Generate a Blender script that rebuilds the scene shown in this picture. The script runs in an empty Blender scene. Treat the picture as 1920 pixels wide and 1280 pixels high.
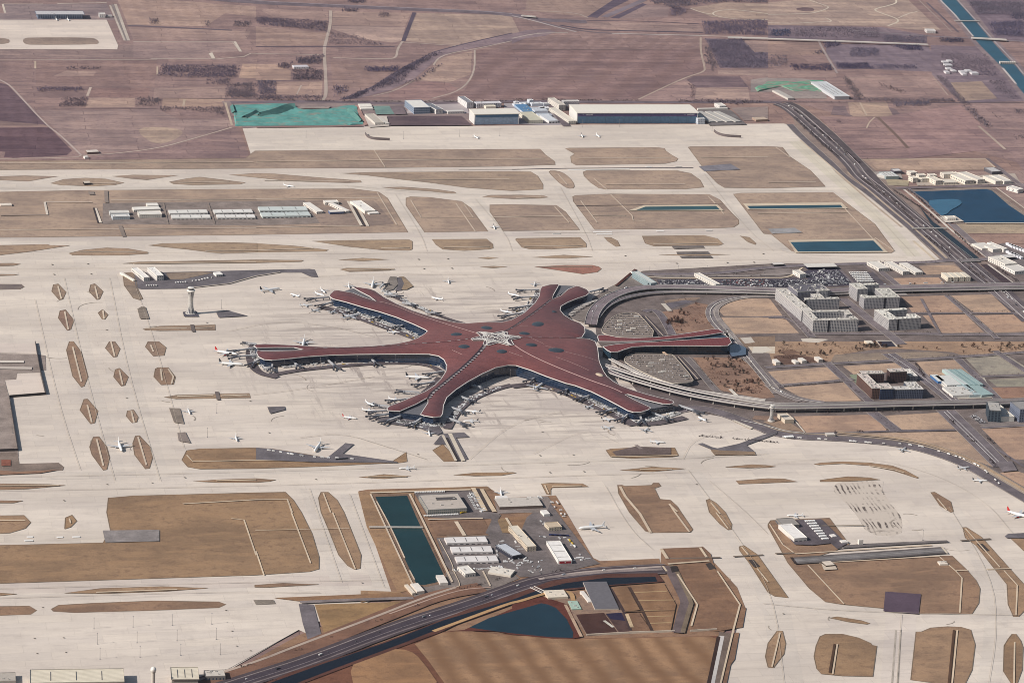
import bpy, bmesh, math, random
import numpy as np
from mathutils import Matrix, Vector
from mathutils.geometry import delaunay_2d_cdt, tessellate_polygon
random.seed(7); RNG = np.random.default_rng(7)
scene = bpy.context.scene
COL = scene.collection
# ------------------------------------------------------------------ survey of the place: sight lines of the aerial view to ground coordinates (metres)
F_PX, TH, ROLL, HGT, PHI = 5749.28, 0.31153887, -0.05367035, 2556.78, 0.23416
CR, SR = math.cos(ROLL), math.sin(ROLL)
def _ray(u, v):
    u, v = u-960.0, v-640.0
    u, v = CR*u-SR*v, SR*u+CR*v
    return u, F_PX*math.cos(TH)-v*math.sin(TH), -F_PX*math.sin(TH)-v*math.cos(TH)
def _g0(u, v, z=0.0):
    x, y, d = _ray(u, v); t = (HGT-z)/(-d)
    return x*t, y*t
OX, OY = _g0(930, 668)
CP, SP = math.cos(PHI), math.sin(PHI)
def G(u, v, z=0.0):
    x, y = _g0(u, v, z); x -= OX; y -= OY
    return CP*x+SP*y, -SP*x+CP*y
def T(c, r, s):
    """'x,y x,y ...' on a 4x enlargement of survey sheet column c, row r"""
    return [(480*c+float(a)/4, 320*r+float(b)/4) for a, b in (p.split(',') for p in s.split())]
def X(s):
    return [(float(a), float(b)) for a, b in (p.split(',') for p in s.split())]
def K(ox, oy, k, s):
    return [(ox+float(a)/k, oy+float(b)/k) for a, b in (p.split(',') for p in s.split())]
def ground(pts, z=0.0): return [G(u, v, z) for u, v in pts]
# ------------------------------------------------------------------ camera, sun, sky
cam = bpy.data.cameras.new('camera'); co = bpy.data.objects.new('camera', cam); COL.objects.link(co)
cam.sensor_width = 36.0; cam.lens = 36.0*F_PX/1920.0; cam.clip_start = 10; cam.clip_end = 60000
def rotz(v): return Vector((CP*v[0]+SP*v[1], -SP*v[0]+CP*v[1], v[2]))
fw = Vector((0, math.cos(TH), -math.sin(TH))); r0 = Vector((1, 0, 0)); u0 = Vector((0, math.sin(TH), math.cos(TH)))
rt = rotz(CR*r0-SR*u0); up = rotz(SR*r0+CR*u0); fw = rotz(fw)
p = rotz(Vector((-OX, -OY, 0))); p.z = HGT
M = Matrix.Identity(4)
for i in range(3): M[i][0], M[i][1], M[i][2], M[i][3] = rt[i], up[i], -fw[i], p[i]
co.matrix_world = M; scene.camera = co
SUN_EL = math.radians(35.5)
ld = rotz(Vector((math.cos(math.radians(24)), math.sin(math.radians(24)), 0))); ld.normalize()   # where shadows fall
L = Vector((ld.x*math.cos(SUN_EL), ld.y*math.cos(SUN_EL), -math.sin(SUN_EL)))
sun = bpy.data.lights.new('sun', 'SUN'); so = bpy.data.objects.new('sun', sun); COL.objects.link(so)
sun.energy = 4.75; sun.angle = math.radians(0.53); sun.color = (1.0, 0.945, 0.895)
so.rotation_euler = L.to_track_quat('-Z', 'Y').to_euler(); so.location = (0, 0, 3000)
w = bpy.data.worlds.new('World'); scene.world = w; w.use_nodes = True
nt = w.node_tree; sky = nt.nodes.new('ShaderNodeTexSky'); sky.sky_type = 'NISHITA'; sky.sun_disc = False
sky.sun_elevation = SUN_EL; sky.sun_rotation = math.atan2(-ld.x, -ld.y); sky.air_density = 1.3; sky.dust_density = 1.5
nt.links.new(sky.outputs[0], nt.nodes['Background'].inputs[0]); nt.nodes['Background'].inputs[1].default_value = 0.068
scene.view_settings.view_transform = 'Standard'; scene.view_settings.look = 'None'; scene.view_settings.exposure = 0
scene.cycles.filter_width = 0.95; scene.cycles.max_bounces = 5; scene.cycles.diffuse_bounces = 2; scene.cycles.glossy_bounces = 2; scene.cycles.transmission_bounces = 2
# ------------------------------------------------------------------ materials
def lin(h, k=1.0):
    if not isinstance(h, str): return h
    v = [int(h[i:i+2], 16)/255 for i in (0, 2, 4)]
    return tuple((c/12.92 if c <= .04045 else ((c+.055)/1.055)**2.4)*k for c in v)+(1,)
class NT:
    def __init__(s, name):
        s.m = bpy.data.materials.new(name); s.m.use_nodes = True; s.t = s.m.node_tree; s.b = s.t.nodes['Principled BSDF']
        s.pos = s.t.nodes.new('ShaderNodeNewGeometry').outputs['Position']
    def n(s, kind, **kw):
        o = s.t.nodes.new(kind)
        for k, v in kw.items(): setattr(o, k, v)
        return o
    def link(s, a, b): s.t.links.new(a, b)
    def mapped(s, sx, sy, sz=1, rot=0):
        m = s.n('ShaderNodeMapping'); s.link(s.pos, m.inputs[0]); m.inputs[2].default_value = (0, 0, rot); m.inputs[3].default_value = (sx, sy, sz)
        return m.outputs[0]
    def noise(s, vec, scale, detail=4, rough=.6):
        o = s.n('ShaderNodeTexNoise'); s.link(vec, o.inputs['Vector']); o.inputs['Scale'].default_value = scale
        o.inputs['Detail'].default_value = detail; o.inputs['Roughness'].default_value = rough
        return o.outputs[0]
    def ramp(s, fac, a, b, ca=(0, 0, 0, 1), cb=(1, 1, 1, 1)):
        o = s.n('ShaderNodeValToRGB'); s.link(fac, o.inputs[0]); e = o.color_ramp.elements
        e[0].position = a; e[1].position = b; e[0].color = ca; e[1].color = cb
        return o.outputs[0]
    def mix(s, fac, a, b, mode='MIX'):
        o = s.n('ShaderNodeMix', data_type='RGBA', blend_type=mode)
        for sock, val in ((o.inputs[0], fac), (o.inputs[6], a), (o.inputs[7], b)):
            if hasattr(val, 'links'): s.link(val, sock)
            else: sock.default_value = val
        return o.outputs[2]
    def math(s, op, a, b=0.5):
        o = s.n('ShaderNodeMath', operation=op)
        for sock, val in ((o.inputs[0], a), (o.inputs[1], b)):
            if hasattr(val, 'links'): s.link(val, sock)
            else: sock.default_value = val
        return o.outputs[0]
    def done(s, col, rough=.85, spec=.15, metal=0):
        if hasattr(col, 'links'): s.link(col, s.b.inputs['Base Color'])
        else: s.b.inputs['Base Color'].default_value = col
        s.b.inputs['Roughness'].default_value = rough; s.b.inputs['Specular IOR Level'].default_value = spec; s.b.inputs['Metallic'].default_value = metal
        return s.m
CACHE = {}
def sc(c, k): return (min(c[0]*k, 1), min(c[1]*k, 1), min(c[2]*k, 1), 1)
def soil(h, amt=1.0, streak=0.0, rot=0.0, big=1.0, parcel=False):
    """dry grass, bare soil: patches of several sizes, tussock grain, optional furrow streaks"""
    key = ('soil', h, amt, streak, rot, parcel)
    if key in CACHE: return CACHE[key]
    s = NT('dry_ground_'+h); c = lin(h, 1.0); _l = .3*c[0]+.59*c[1]+.11*c[2]; c = ((_l+(c[0]-_l)*.84)*1.09, (_l+(c[1]-_l)*.84)*1.06, (_l+(c[2]-_l)*.84)*1.05, 1); c = (c[0]*1.03, c[1]*1.01, c[2]*1.06, 1) if parcel else c
    n1 = s.noise(s.mapped(1, 1), .006, 5, .62); n2 = s.noise(s.mapped(1, 1), .05, 4, .7); n3 = s.noise(s.mapped(.25, 1, 1), .03, 3, .6)
    n4 = s.noise(s.mapped(1, 1), .35, 2, .8)
    col = s.mix(s.ramp(n1, .40, .60), sc(c, 1-.20*amt), (c[0]*(1+.14*amt), c[1]*(1+.12*amt), c[2]*(1+.06*amt), 1))
    col = s.mix(s.ramp(n2, .50, .68, cb=(.8, .8, .8, 1)), col, (c[0]*.66, c[1]*.64, c[2]*.68, 1))
    col = s.mix(s.ramp(n3, .50, .66, cb=(.7, .7, .7, 1)), col, (c[0]*1.18, c[1]*1.14, c[2]*1.05, 1))
    g = s.ramp(n4, .25, .75, (.80, .80, .80, 1), (1.2, 1.2, 1.2, 1)); col = s.mix(1.0, col, g, 'MULTIPLY')
    if parcel:   # narrow family plots, each ploughed or left fallow on its own
        wob = s.n('ShaderNodeMix', data_type='VECTOR'); nz = s.n('ShaderNodeTexNoise'); s.link(s.pos, nz.inputs['Vector']); nz.inputs['Scale'].default_value = .004; nz.inputs['Detail'].default_value = 3
        va = s.n('ShaderNodeVectorMath', operation='MULTIPLY_ADD'); s.link(nz.outputs['Color'], va.inputs[0]); va.inputs[1].default_value = (70, 45, 0); s.link(s.mapped(1, 1, 1, .06), va.inputs[2])
        bk = s.n('ShaderNodeTexBrick'); s.link(va.outputs[0], bk.inputs[0]); bk.inputs['Scale'].default_value = 1; bk.inputs['Brick Width'].default_value = 330; bk.inputs['Row Height'].default_value = 52; bk.inputs['Mortar Size'].default_value = 1.6; bk.inputs['Bias'].default_value = 0
        bk.inputs['Color1'].default_value = (1.17, 1.13, 1.10, 1); bk.inputs['Color2'].default_value = (.82, .79, .82, 1); bk.inputs['Mortar'].default_value = (.62, .58, .60, 1)
        col = s.mix(.75, col, s.mix(1.0, col, bk.outputs[0], 'MULTIPLY'))
        n5 = s.noise(s.mapped(.5, 1), .018, 5, .7); col = s.mix(s.ramp(n5, .58, .72), col, (c[0]*.66, c[1]*.62, c[2]*.68, 1))
    if streak:
        wv = s.n('ShaderNodeTexWave', wave_type='BANDS', bands_direction='X'); s.link(s.mapped(1, 1, 1, rot), wv.inputs[0])
        wv.inputs['Scale'].default_value = .0065/big; wv.inputs['Distortion'].default_value = 2.6; wv.inputs['Detail'].default_value = 3; wv.inputs['Detail Scale'].default_value = 1.5
        col = s.mix(s.math('MULTIPLY', wv.outputs[1], streak), col, (c[0]*.62, c[1]*.56, c[2]*.52, 1))
    CACHE[key] = s.done(col, .95, .05); return CACHE[key]
def paving(h, dirt=.35, stains=False):
    key = ('pave', h, dirt, stains)
    if key in CACHE: return CACHE[key]
    s = NT('paving_'+h); c = lin(h, .95)
    n1 = s.noise(s.mapped(.25, 1), .006, 5, .6); n2 = s.noise(s.mapped(1, 1), .02, 4, .65); n3 = s.noise(s.mapped(.12, 1), .05, 4, .7); n4 = s.noise(s.mapped(1, 1), .5, 2, .8)
    col = s.mix(s.ramp(n1, .38, .62), sc(c, .88), (c[0]*1.07, c[1]*1.075, c[2]*1.07, 1))
    col = s.mix(s.math('MULTIPLY', s.ramp(n2, .52, .70), dirt), col, (c[0]*.66, c[1]*.65, c[2]*.67, 1))
    col = s.mix(s.math('MULTIPLY', s.ramp(n3, .55, .68), dirt*1.1), col, (c[0]*.62, c[1]*.61, c[2]*.63, 1))
    col = s.mix(1.0, col, s.ramp(n4, .3, .7, (.95, .95, .95, 1), (1.04, 1.04, 1.04, 1)), 'MULTIPLY')
    # slab bays: pours of slightly different tone
    br = s.n('ShaderNodeTexBrick'); s.link(s.mapped(1, 1), br.inputs[0]); br.inputs['Scale'].default_value = 1
    br.inputs['Brick Width'].default_value = 110; br.inputs['Row Height'].default_value = 38; br.inputs['Mortar Size'].default_value = .5
    br.inputs['Color1'].default_value = (1.05, 1.045, 1.03, 1); br.inputs['Color2'].default_value = (.93, .93, .945, 1); br.inputs['Mortar'].default_value = (.80, .79, .78, 1)
    col = s.mix(.75, col, s.mix(1.0, col, br.outputs[0], 'MULTIPLY'))
    if stains:   # rubber and kerosene drips where aircraft turn off the stands
        ln = s.n('ShaderNodeVectorMath', operation='LENGTH'); s.link(s.pos, ln.inputs[0])
        near = s.ramp(s.math('DIVIDE', ln.outputs['Value'], 1000.0), .45, .80, (1, 1, 1, 1), (.12, .12, .12, 1))
        st = s.ramp(s.noise(s.mapped(.10, 1, 1, .30), .035, 7, .72), .50, .60)
        st2 = s.ramp(s.noise(s.mapped(.12, 1, 1, -.75), .03, 7, .72), .53, .62)
        st3 = s.ramp(s.noise(s.mapped(1, .12, 1, .2), .03, 7, .72), .55, .64)
        f = s.math('MULTIPLY', s.math('MAXIMUM', s.math('MAXIMUM', st, st2), st3), near)
        col = s.mix(s.math('MULTIPLY', f, .82), col, (c[0]*.46, c[1]*.44, c[2]*.46, 1))
        big = s.math('MULTIPLY', s.ramp(s.noise(s.mapped(.6, 1), .005, 5, .6), .47, .58), near)
        col = s.mix(s.math('MULTIPLY', big, .68), col, (c[0]*.70, c[1]*.69, c[2]*.72, 1))
    CACHE[key] = s.done(col, .9, .08); return CACHE[key]
def asphalt(h, amt=.3):
    key = ('asph', h)
    if key in CACHE: return CACHE[key]
    s = NT('asphalt_'+h); c = lin(h, .9)
    n1 = s.noise(s.mapped(1, 1), .02, 5, .65); n2 = s.noise(s.mapped(1, 1), .3, 3, .7)
    col = s.mix(s.ramp(n1, .3, .7), sc(c, 1-amt), sc(c, 1+amt)); col = s.mix(1.0, col, s.ramp(n2, .3, .7, (.8, .8, .8, 1), (1.2, 1.2, 1.2, 1)), 'MULTIPLY')
    CACHE[key] = s.done(col, .9, .1); return CACHE[key]
def water(h, ice=None):
    key = ('water', h)
    if key in CACHE: return CACHE[key]
    s = NT('water_'+h); c = lin(h)
    n = s.noise(s.mapped(1, 1), .01, 5, .6); col = s.mix(s.ramp(n, .35, .75), sc(c, .85), sc(c, 1.2))
    b = s.n('ShaderNodeBump'); s.link(s.noise(s.mapped(1, 1), .25, 3, .6), b.inputs['Height']); b.inputs['Strength'].default_value = .25; b.inputs['Distance'].default_value = .4
    s.link(b.outputs[0], s.b.inputs['Normal'])
    CACHE[key] = s.done(col, .35, .12); return CACHE[key]
def paint(h, rough=.55, spec=.3, metal=0, var=.10):
    key = ('paint', h, rough, metal)
    if key in CACHE: return CACHE[key]
    s = NT('paint_'+h); c = lin(h, .95)
    n = s.noise(s.mapped(1, 1, 1), .12, 4, .65); col = s.mix(s.ramp(n, .3, .75), sc(c, 1-var), sc(c, 1+var*.6))
    CACHE[key] = s.done(col, rough, spec, metal); return CACHE[key]
def ribbed(h, pitch=6.0, rot=0.0, dark=.72):
    """profiled sheet roof: fine ribs and weathering"""
    key = ('rib', h, pitch, rot)
    if key in CACHE: return CACHE[key]
    s = NT('sheet_roof_'+h); c = lin(h, .95)
    wv = s.n('ShaderNodeTexWave', wave_type='BANDS', bands_direction='X'); s.link(s.mapped(1, 1, 1, rot), wv.inputs[0]); wv.inputs['Scale'].default_value = .31/pitch
    wv.inputs['Distortion'].default_value = .4
    n = s.noise(s.mapped(1, 1), .04, 5, .65)
    col = s.mix(s.ramp(wv.outputs[1], .75, .95), c, sc(c, dark)); col = s.mix(1.0, col, s.ramp(n, .3, .75, (.84, .83, .82, 1), (1.04, 1.04, 1.04, 1)), 'MULTIPLY')
    CACHE[key] = s.done(col, .6, .25); return CACHE[key]
def glass(h='16263c', lines=True):
    key = ('glass', h)
    if key in CACHE: return CACHE[key]
    s = NT('curtain_glass_'+h); c = lin(h)
    n = s.noise(s.mapped(1, 1, 3), .035, 4, .7); col = s.mix(s.ramp(n, .35, .7), sc(c, .6), sc(c, 1.5))
    if lines:
        sep = s.n('ShaderNodeSeparateXYZ'); s.link(s.pos, sep.inputs[0])
        f = s.math('LESS_THAN', s.math('FRACT', s.math('DIVIDE', sep.outputs[2], 6.0)), .10)
        col = s.mix(s.math('MULTIPLY', f, .5), col, lin('6f7f90'))
    CACHE[key] = s.done(col, .12, .6); return CACHE[key]
def foliage(h):
    key = ('fol', h)
    if key in CACHE: return CACHE[key]
    s = NT('foliage_'+h); c = lin(h)
    n = s.noise(s.mapped(1, 1, 1), .12, 3, .7); col = s.mix(s.ramp(n, .3, .7), sc(c, .6), sc(c, 1.35))
    CACHE[key] = s.done(col, .95, .05); return CACHE[key]
# ------------------------------------------------------------------ object helpers
def link(name, me, mat=None, parent=None):
    o = bpy.data.objects.new(name, me); COL.objects.link(o)
    if mat and me is not None and len(me.materials) == 0: me.materials.append(mat)
    if parent: o.parent = parent
    return o
def mesh(name, vs, fs, mat=None, parent=None, smooth=False):
    me = bpy.data.meshes.new(name); me.from_pydata(vs, [], fs); me.update()
    if smooth: me.polygons.foreach_set('use_smooth', [True]*len(me.polygons))
    return link(name, me, mat, parent)
def tag(o, label=None, cat=None, group=None, kind=None):
    if label: o['label'] = label
    if cat: o['category'] = cat
    if group: o['group'] = group
    if kind: o['kind'] = kind
    return o
def empty(name, loc, rz=0.0):
    o = bpy.data.objects.new(name, None); COL.objects.link(o); o.location = loc; o.rotation_euler = (0, 0, rz); o.empty_display_size = 5
    return o
def dup(root, loc, rz=0.0, label=None, group=None, scale=None):
    r = root.copy(); COL.objects.link(r); r.location = loc; r.rotation_euler = (0, 0, rz)
    if label: r['label'] = label
    if group: r['group'] = group
    if scale: r.scale = scale
    for ch in root.children:
        c = ch.copy(); COL.objects.link(c); c.parent = r
        for g in ch.children:
            d = g.copy(); COL.objects.link(d); d.parent = c
    return r
def chaikin(pts, n=2, closed=True):
    for _ in range(n):
        q = []; m = len(pts)
        for i in range(m if closed else m-1):
            a, b = pts[i], pts[(i+1) % m]
            q += [(a[0]*.75+b[0]*.25, a[1]*.75+b[1]*.25), (a[0]*.25+b[0]*.75, a[1]*.25+b[1]*.75)]
        if not closed: q = [pts[0]]+q+[pts[-1]]
        pts = q
    return pts
def _dummy(): pass
def sheet(name, px, mat, z, smooth=0, kind='structure'):
    """a flat piece of the setting laid at height z"""
    pts = ground(px, z)
    if smooth: pts = chaikin(pts, smooth)
    o = mesh(name, [(x, y, z) for x, y in pts], [list(range(len(pts)))], mat)
    if o.data.polygons[0].normal.z < 0: o.data.flip_normals()
    o['kind'] = kind
    return o
def ribbon_pts(pts, w):
    L_, R_ = [], []
    n = len(pts)
    for i in range(n):
        a, b = pts[max(i-1, 0)], pts[min(i+1, n-1)]
        dx, dy = b[0]-a[0], b[1]-a[1]; d = math.hypot(dx, dy) or 1
        L_.append((pts[i][0]-dy/d*w/2, pts[i][1]+dx/d*w/2)); R_.append((pts[i][0]+dy/d*w/2, pts[i][1]-dx/d*w/2))
    return L_, R_
def strip(name, px, w, mat, z, smooth=2, kind='structure'):
    pts = ground(px, z)
    if smooth and len(pts) > 2: pts = chaikin(pts, smooth, False)
    l, r = ribbon_pts(pts, w); n = len(l)
    o = mesh(name, [(x, y, z) for x, y in l+r], [(n+i, n+i+1, i+1, i) for i in range(n-1)], mat)
    o['kind'] = kind
    return o
class MB:
    """collects boxes, prisms, tubes into one mesh"""
    def __init__(s): s.v, s.f = [], []
    def add(s, vs, fs):
        o = len(s.v); s.v += [tuple(v) for v in vs]; s.f += [tuple(o+i for i in f) for f in fs]; return s
    def box(s, x0, x1, y0, y1, z0, z1):
        return s.add([(x0, y0, z0), (x1, y0, z0), (x1, y1, z0), (x0, y1, z0), (x0, y0, z1), (x1, y0, z1), (x1, y1, z1), (x0, y1, z1)],
                     [(0, 3, 2, 1), (4, 5, 6, 7), (0, 1, 5, 4), (1, 2, 6, 5), (2, 3, 7, 6), (3, 0, 4, 7)])
    def bar(s, a, b, w, h):
        a, b = Vector(a), Vector(b); d = (b-a).normalized(); sd = d.cross(Vector((0, 0, 1)))
        sd = sd.normalized() if sd.length > 1e-4 else Vector((1, 0, 0)); u = sd.cross(d)
        vs = []
        for q in (a, b):
            for i, j in ((-1, -1), (1, -1), (1, 1), (-1, 1)): vs.append(q+sd*(i*w/2)+u*(j*h/2))
        return s.add(vs, [(3, 2, 1, 0), (4, 5, 6, 7), (0, 1, 5, 4), (1, 2, 6, 5), (2, 3, 7, 6), (3, 0, 4, 7)])
    def prism(s, pts, z0, z1, cap=True):
        a = sum(pts[i][0]*pts[(i+1) % len(pts)][1]-pts[(i+1) % len(pts)][0]*pts[i][1] for i in range(len(pts)))
        if a < 0: pts = pts[::-1]
        n = len(pts); f = [(i, (i+1) % n, n+(i+1) % n, n+i) for i in range(n)]
        if cap: f.append(tuple(range(n, 2*n)))
        return s.add([(x, y, z0) for x, y in pts]+[(x, y, z1) for x, y in pts], f)
    def lathe(s, prof, n=12, c=(0, 0), cap=True):
        vs = [(c[0]+r*math.cos(2*math.pi*k/n), c[1]+r*math.sin(2*math.pi*k/n), z) for r, z in prof for k in range(n)]
        f = [(i*n+k, i*n+(k+1) % n, (i+1)*n+(k+1) % n, (i+1)*n+k) for i in range(len(prof)-1) for k in range(n)]
        if cap: f.append(tuple((len(prof)-1)*n+k for k in range(n)))
        return s.add(vs, f)
    def build(s, name, mat, parent=None, smooth=False): return mesh(name, s.v, s.f, mat, parent, smooth)
# ------------------------------------------------------------------ the setting: open country, airfield, roads, water
LV = {'field': -0.9, 'tarmac': 0.0, 'grass': 0.35, 'land': 0.3, 'road': 1.0, 'line': 1.5, 'water': 0.9}
CNT = {}
def zz(k):
    CNT[k] = CNT.get(k, -1)+1
    return LV[k]+.004*CNT[k]
CONC = paving('dccfc2', .30, True); CONCG = paving('d6cabe', .35); CONCB = paving('dccdc1', .25)
C_ASPH, C_ASPH2, C_ROAD, C_LAND = asphalt('6f696c'), asphalt('5b575f'), asphalt('7d7679'), asphalt('8a807d', .2)
C_PATH = paving('cdbca6', .25); C_PATH2 = paving('b9a693', .3)
o = sheet('ground', X('-4500,-900 6400,-900 4200,2100 -2300,2100'), soil('8f786e', 1.0, parcel=True), -1.4)
def field(p, h, streak=0, rot=0, smooth=0, big=1.0, amt=1.0): return sheet('field', p, soil(h, amt, streak, rot, big, True), zz('field'), smooth)
def grass(p, h='957c64', smooth=0, kind='grass'): return sheet(kind, p, soil(h), zz('grass'), smooth)
def lean(p):   # how far a line runs away from the viewer's side
    return sum(abs(q[1]-r[1]) for q, r in zip(p, p[1:]))/(sum(abs(q[0]-r[0]) for q, r in zip(p, p[1:]))+1e-6)
def track(p, w=6, h='c2ae9b', lv='field', smooth=2, name='path'):
    if name == 'drain': w *= .62 if lean(p) > .3 else .85; smooth = min(smooth, 1)
    return strip(name, p, w, paving(h, .25), zz(lv)+.15, smooth)
# far open country, row by row
F = field
F(X('-60,-200 2000,-200 2000,330 1480,190 430,190 470,300 -60,300'), '8d7873', .12, .1)
F(T(0,0,'880,0 1250,0 1920,50 1920,130 1690,100 1540,200 960,190 920,90'), 'a18b7e', .2)
F(T(0,0,'960,205 1880,235 1850,300 1000,300'), '98837a', .15)
F(T(0,0,'0,372 1000,330 1180,440 0,440'), '8f7d77')
F(T(0,0,'1000,313 1740,312 1780,385 1580,395 1580,440 1000,440'), '95827c')
F(T(0,0,'20,32 800,30 860,150 0,150 0,100 35,100'), '877a79')
F(T(0,0,'270,460 1180,450 1170,570 1150,650 270,640'), '8c7670', .15)
F(T(0,0,'500,530 720,540 700,570 400,570'), 'a38c80')
F(T(0,0,'690,660 1130,660 1110,735 670,730'), '8a726c')
F(T(0,0,'1160,660 1690,650 1690,735 1150,735'), '98837a')
F(T(0,0,'1820,480 1920,480 1920,590 1790,585'), 'a78f7d')
F(T(0,0,'670,735 1010,735 1010,805 640,808'), 'a08a7c')
F(T(0,0,'1220,740 1680,740 1670,800 1215,800'), 'a18a7a')
F(T(0,0,'-200,560 60,640 350,940 -200,890'), '69585f', .2)
F(T(0,0,'-200,890 330,935 370,950 -200,955'), '8f7a72')
F(T(0,0,'-200,960 370,955 540,1130 500,1165 100,1185 30,1180 40,1140 -200,1120'), '655259', .2)
F(T(0,0,'270,830 1180,820 1350,900 1700,890 1740,940 1450,1040 1180,1110 610,1160 400,950'), '93807a', .1)
F(T(0,0,'1000,960 1220,950 1400,980 1300,1060 1150,1090'), 'a2907e', smooth=2)
F(T(0,0,'1740,965 1850,1160 1830,1175 700,1165 1180,1120'), '8b7672')
F(T(1,0,'60,70 540,85 540,160 440,150 130,130 40,80'), '9d877d')
F(T(1,0,'0,200 540,250 520,340 0,345'), '9c867a', .15)
F(T(1,0,'580,85 1160,100 1120,195 800,200 570,190'), '9b867b')
F(T(1,0,'570,195 1120,205 1090,310 1020,320 830,300 570,220'), 'aa9588')
F(T(1,0,'1210,100 1920,115 1920,245 1500,340 1110,310'), 'a08e80', .15)
F(T(2,0,'0,130 60,250 0,310'), 'a08e80')
F(T(1,0,'560,460 1000,470 990,560 900,640 580,680'), '927c74', .2)
F(T(1,0,'0,485 150,485 260,530 260,600 0,605'), 'a68e7e')
F(T(1,0,'160,615 500,615 490,715 150,710'), 'a28b7d')
F(T(1,0,'1370,440 1620,385 1610,560 1450,620 1210,600 1330,500'), '9f8a7d', .1)
F(T(1,0,'1210,610 1450,625 1540,690 1330,745 1000,745 1000,700'), '8d7470')
F(X('892,95 1030,66 1315,70 1322,130 1200,186 820,187 870,170 890,140'), '86706d', .35, .5, big=2.2)
F(X('900,93 1030,66 1315,70 1318,92'), '8c7772', .3, .5)
F(T(2,0,'960,745 1310,590 1350,640 1340,750'), '96807a')
F(T(2,0,'110,0 830,0 560,130 100,80'), '978378', .15)
F(T(2,0,'500,195 600,165 1400,185 1440,245 860,230'), '958179')
F(T(2,0,'980,40 1180,45 1170,130 800,140'), '8e7c78')
F(T(2,0,'1340,60 1600,20 1920,30 1920,150 1500,130'), 'a39181', .12)
F(T(3,0,'0,20 250,0 1050,0 1200,140 1300,230 1100,225 850,195 0,190'), 'a49284', .12)
F(T(2,0,'1450,290 1920,300 1920,510 1560,510'), '746974', .3)
F(T(2,0,'1730,300 1920,300 1920,395 1820,395'), '917e77')
F(T(2,0,'1545,530 1920,520 1920,570 1545,555'), '9b877d')
F(T(2,0,'1310,600 1360,575 1710,575 1780,660 1380,655'), '746468')
F(T(2,0,'1385,660 1770,655 1785,750 1370,745'), '9f8a7f')
F(T(3,0,'0,190 850,205 1190,265 1190,325 0,285'), '7a6e76', .2)
F(T(3,0,'0,310 370,315 430,410 0,415'), '978176')
F(T(3,0,'430,330 1200,345 1270,480 1240,540 800,520 520,520 440,400'), '7d727b', .25)
F(T(3,0,'0,520 500,540 520,580 0,580'), '9b857c')
F(T(3,0,'1220,340 1600,350 1920,700 1920,760 1450,770 1230,560'), '7d7179', .2)
F(T(3,0,'1480,0 1920,0 1920,310 1700,290 1560,120'), '746974', .25)
F(T(3,0,'580,550 1240,580 1350,715 700,740'), '98827b', .1)
F(T(3,0,'1370,620 1600,610 1720,740 1450,760'), '9c8a7a')
F(T(3,0,'600,770 890,770 940,875 620,875'), 'a08c7b')
F(T(3,0,'490,800 580,795 600,850 640,875 470,860'), '77686a')
F(T(3,0,'900,800 960,820 1005,875 945,878'), '77686a')
F(T(3,0,'380,870 790,880 1060,1110 1060,1190 680,1190'), '8f7873')
F(T(3,0,'840,880 1440,785 1780,1110 1060,1190 1050,1110'), '967d79', .12)
F(T(3,0,'1440,785 1920,780 1920,1290 1790,1110'), '8f7a76', .1)
F(T(3,0,'680,1195 1640,1190 1700,1250 1700,1275 740,1275'), 'a8937f', .15)
F(T(3,1,'860,20 1440,15 1920,300 1920,0'), '968279')
# woods and dark ground under them
def wood_ground(p): return None
def wood_ground_(p): return sheet('ground', p, soil('665c66', .8), zz('field'), 0)
# far airfield in the top left corner
sheet('apron', T(0,0,'-60,150 800,150 885,340 880,372 -60,372'), CONCB, -0.1)
grass(T(0,0,'170,310 180,290 220,282 690,282 730,300 745,322 720,335 230,338 185,330'), '8f7e74', 1)
grass(T(0,0,'-60,282 60,290 75,310 60,328 -60,335'), '8f7e74', 1)
track(T(0,0,'865,32 965,305'), 11, 'c3b6aa', smooth=0); track(T(0,0,'825,40 935,305'), 8, 'c3b6aa', smooth=0)
strip('road', T(0,0,'845,36 950,306'), 9, C_LAND, zz('field'), 0)
for s_ in ('20,32 325,32', '430,28 800,22', '20,32 38,98'): track(T(0,0,s_), 8, 'cdc0b2', smooth=0)
for s_ in ('1000,313 1740,312 1800,388', '1600,390 1570,405 1600,440 1130,442', '-40,452 1180,446', '1600,446 1830,425 1880,402 1920,402'): track(T(0,0,s_), 6, 'bfb0a4', smooth=0)
track(T(0,0,'1760,312 1805,388'), 10, 'cdc0b2', smooth=0); track(T(0,0,'1580,400 1602,440'), 14, 'cdc0b2', smooth=0)
track(T(0,0,'265,460 265,515'), 7)
track(T(0,0,'-100,560 60,625 130,700 350,940 450,1010 610,1165'), 7, 'b7a69e'); track(T(0,0,'610,1165 800,1158 1180,1115 1450,1040 1740,955'), 7, 'c0ada0')
track(T(0,0,'-60,1192 570,1182 610,1165'), 6, 'c0ada0'); track(T(0,0,'680,655 655,720'), 9, 'c0ada0', smooth=0)
track(T(0,0,'680,655 1130,655'), 3, '6d6064'); track(T(0,0,'960,192 1740,228'), 18, '6c6068')
track(T(0,0,'1180,500 1180,560'), 6); track(T(0,0,'1150,738 1920,742'), 5, '6d6064'); track(T(0,0,'1385,745 1375,795'), 8)
track(T(0,0,'1690,770 1740,940'), 8); track(T(0,0,'270,812 1180,816'), 3, '5f5359')
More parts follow.
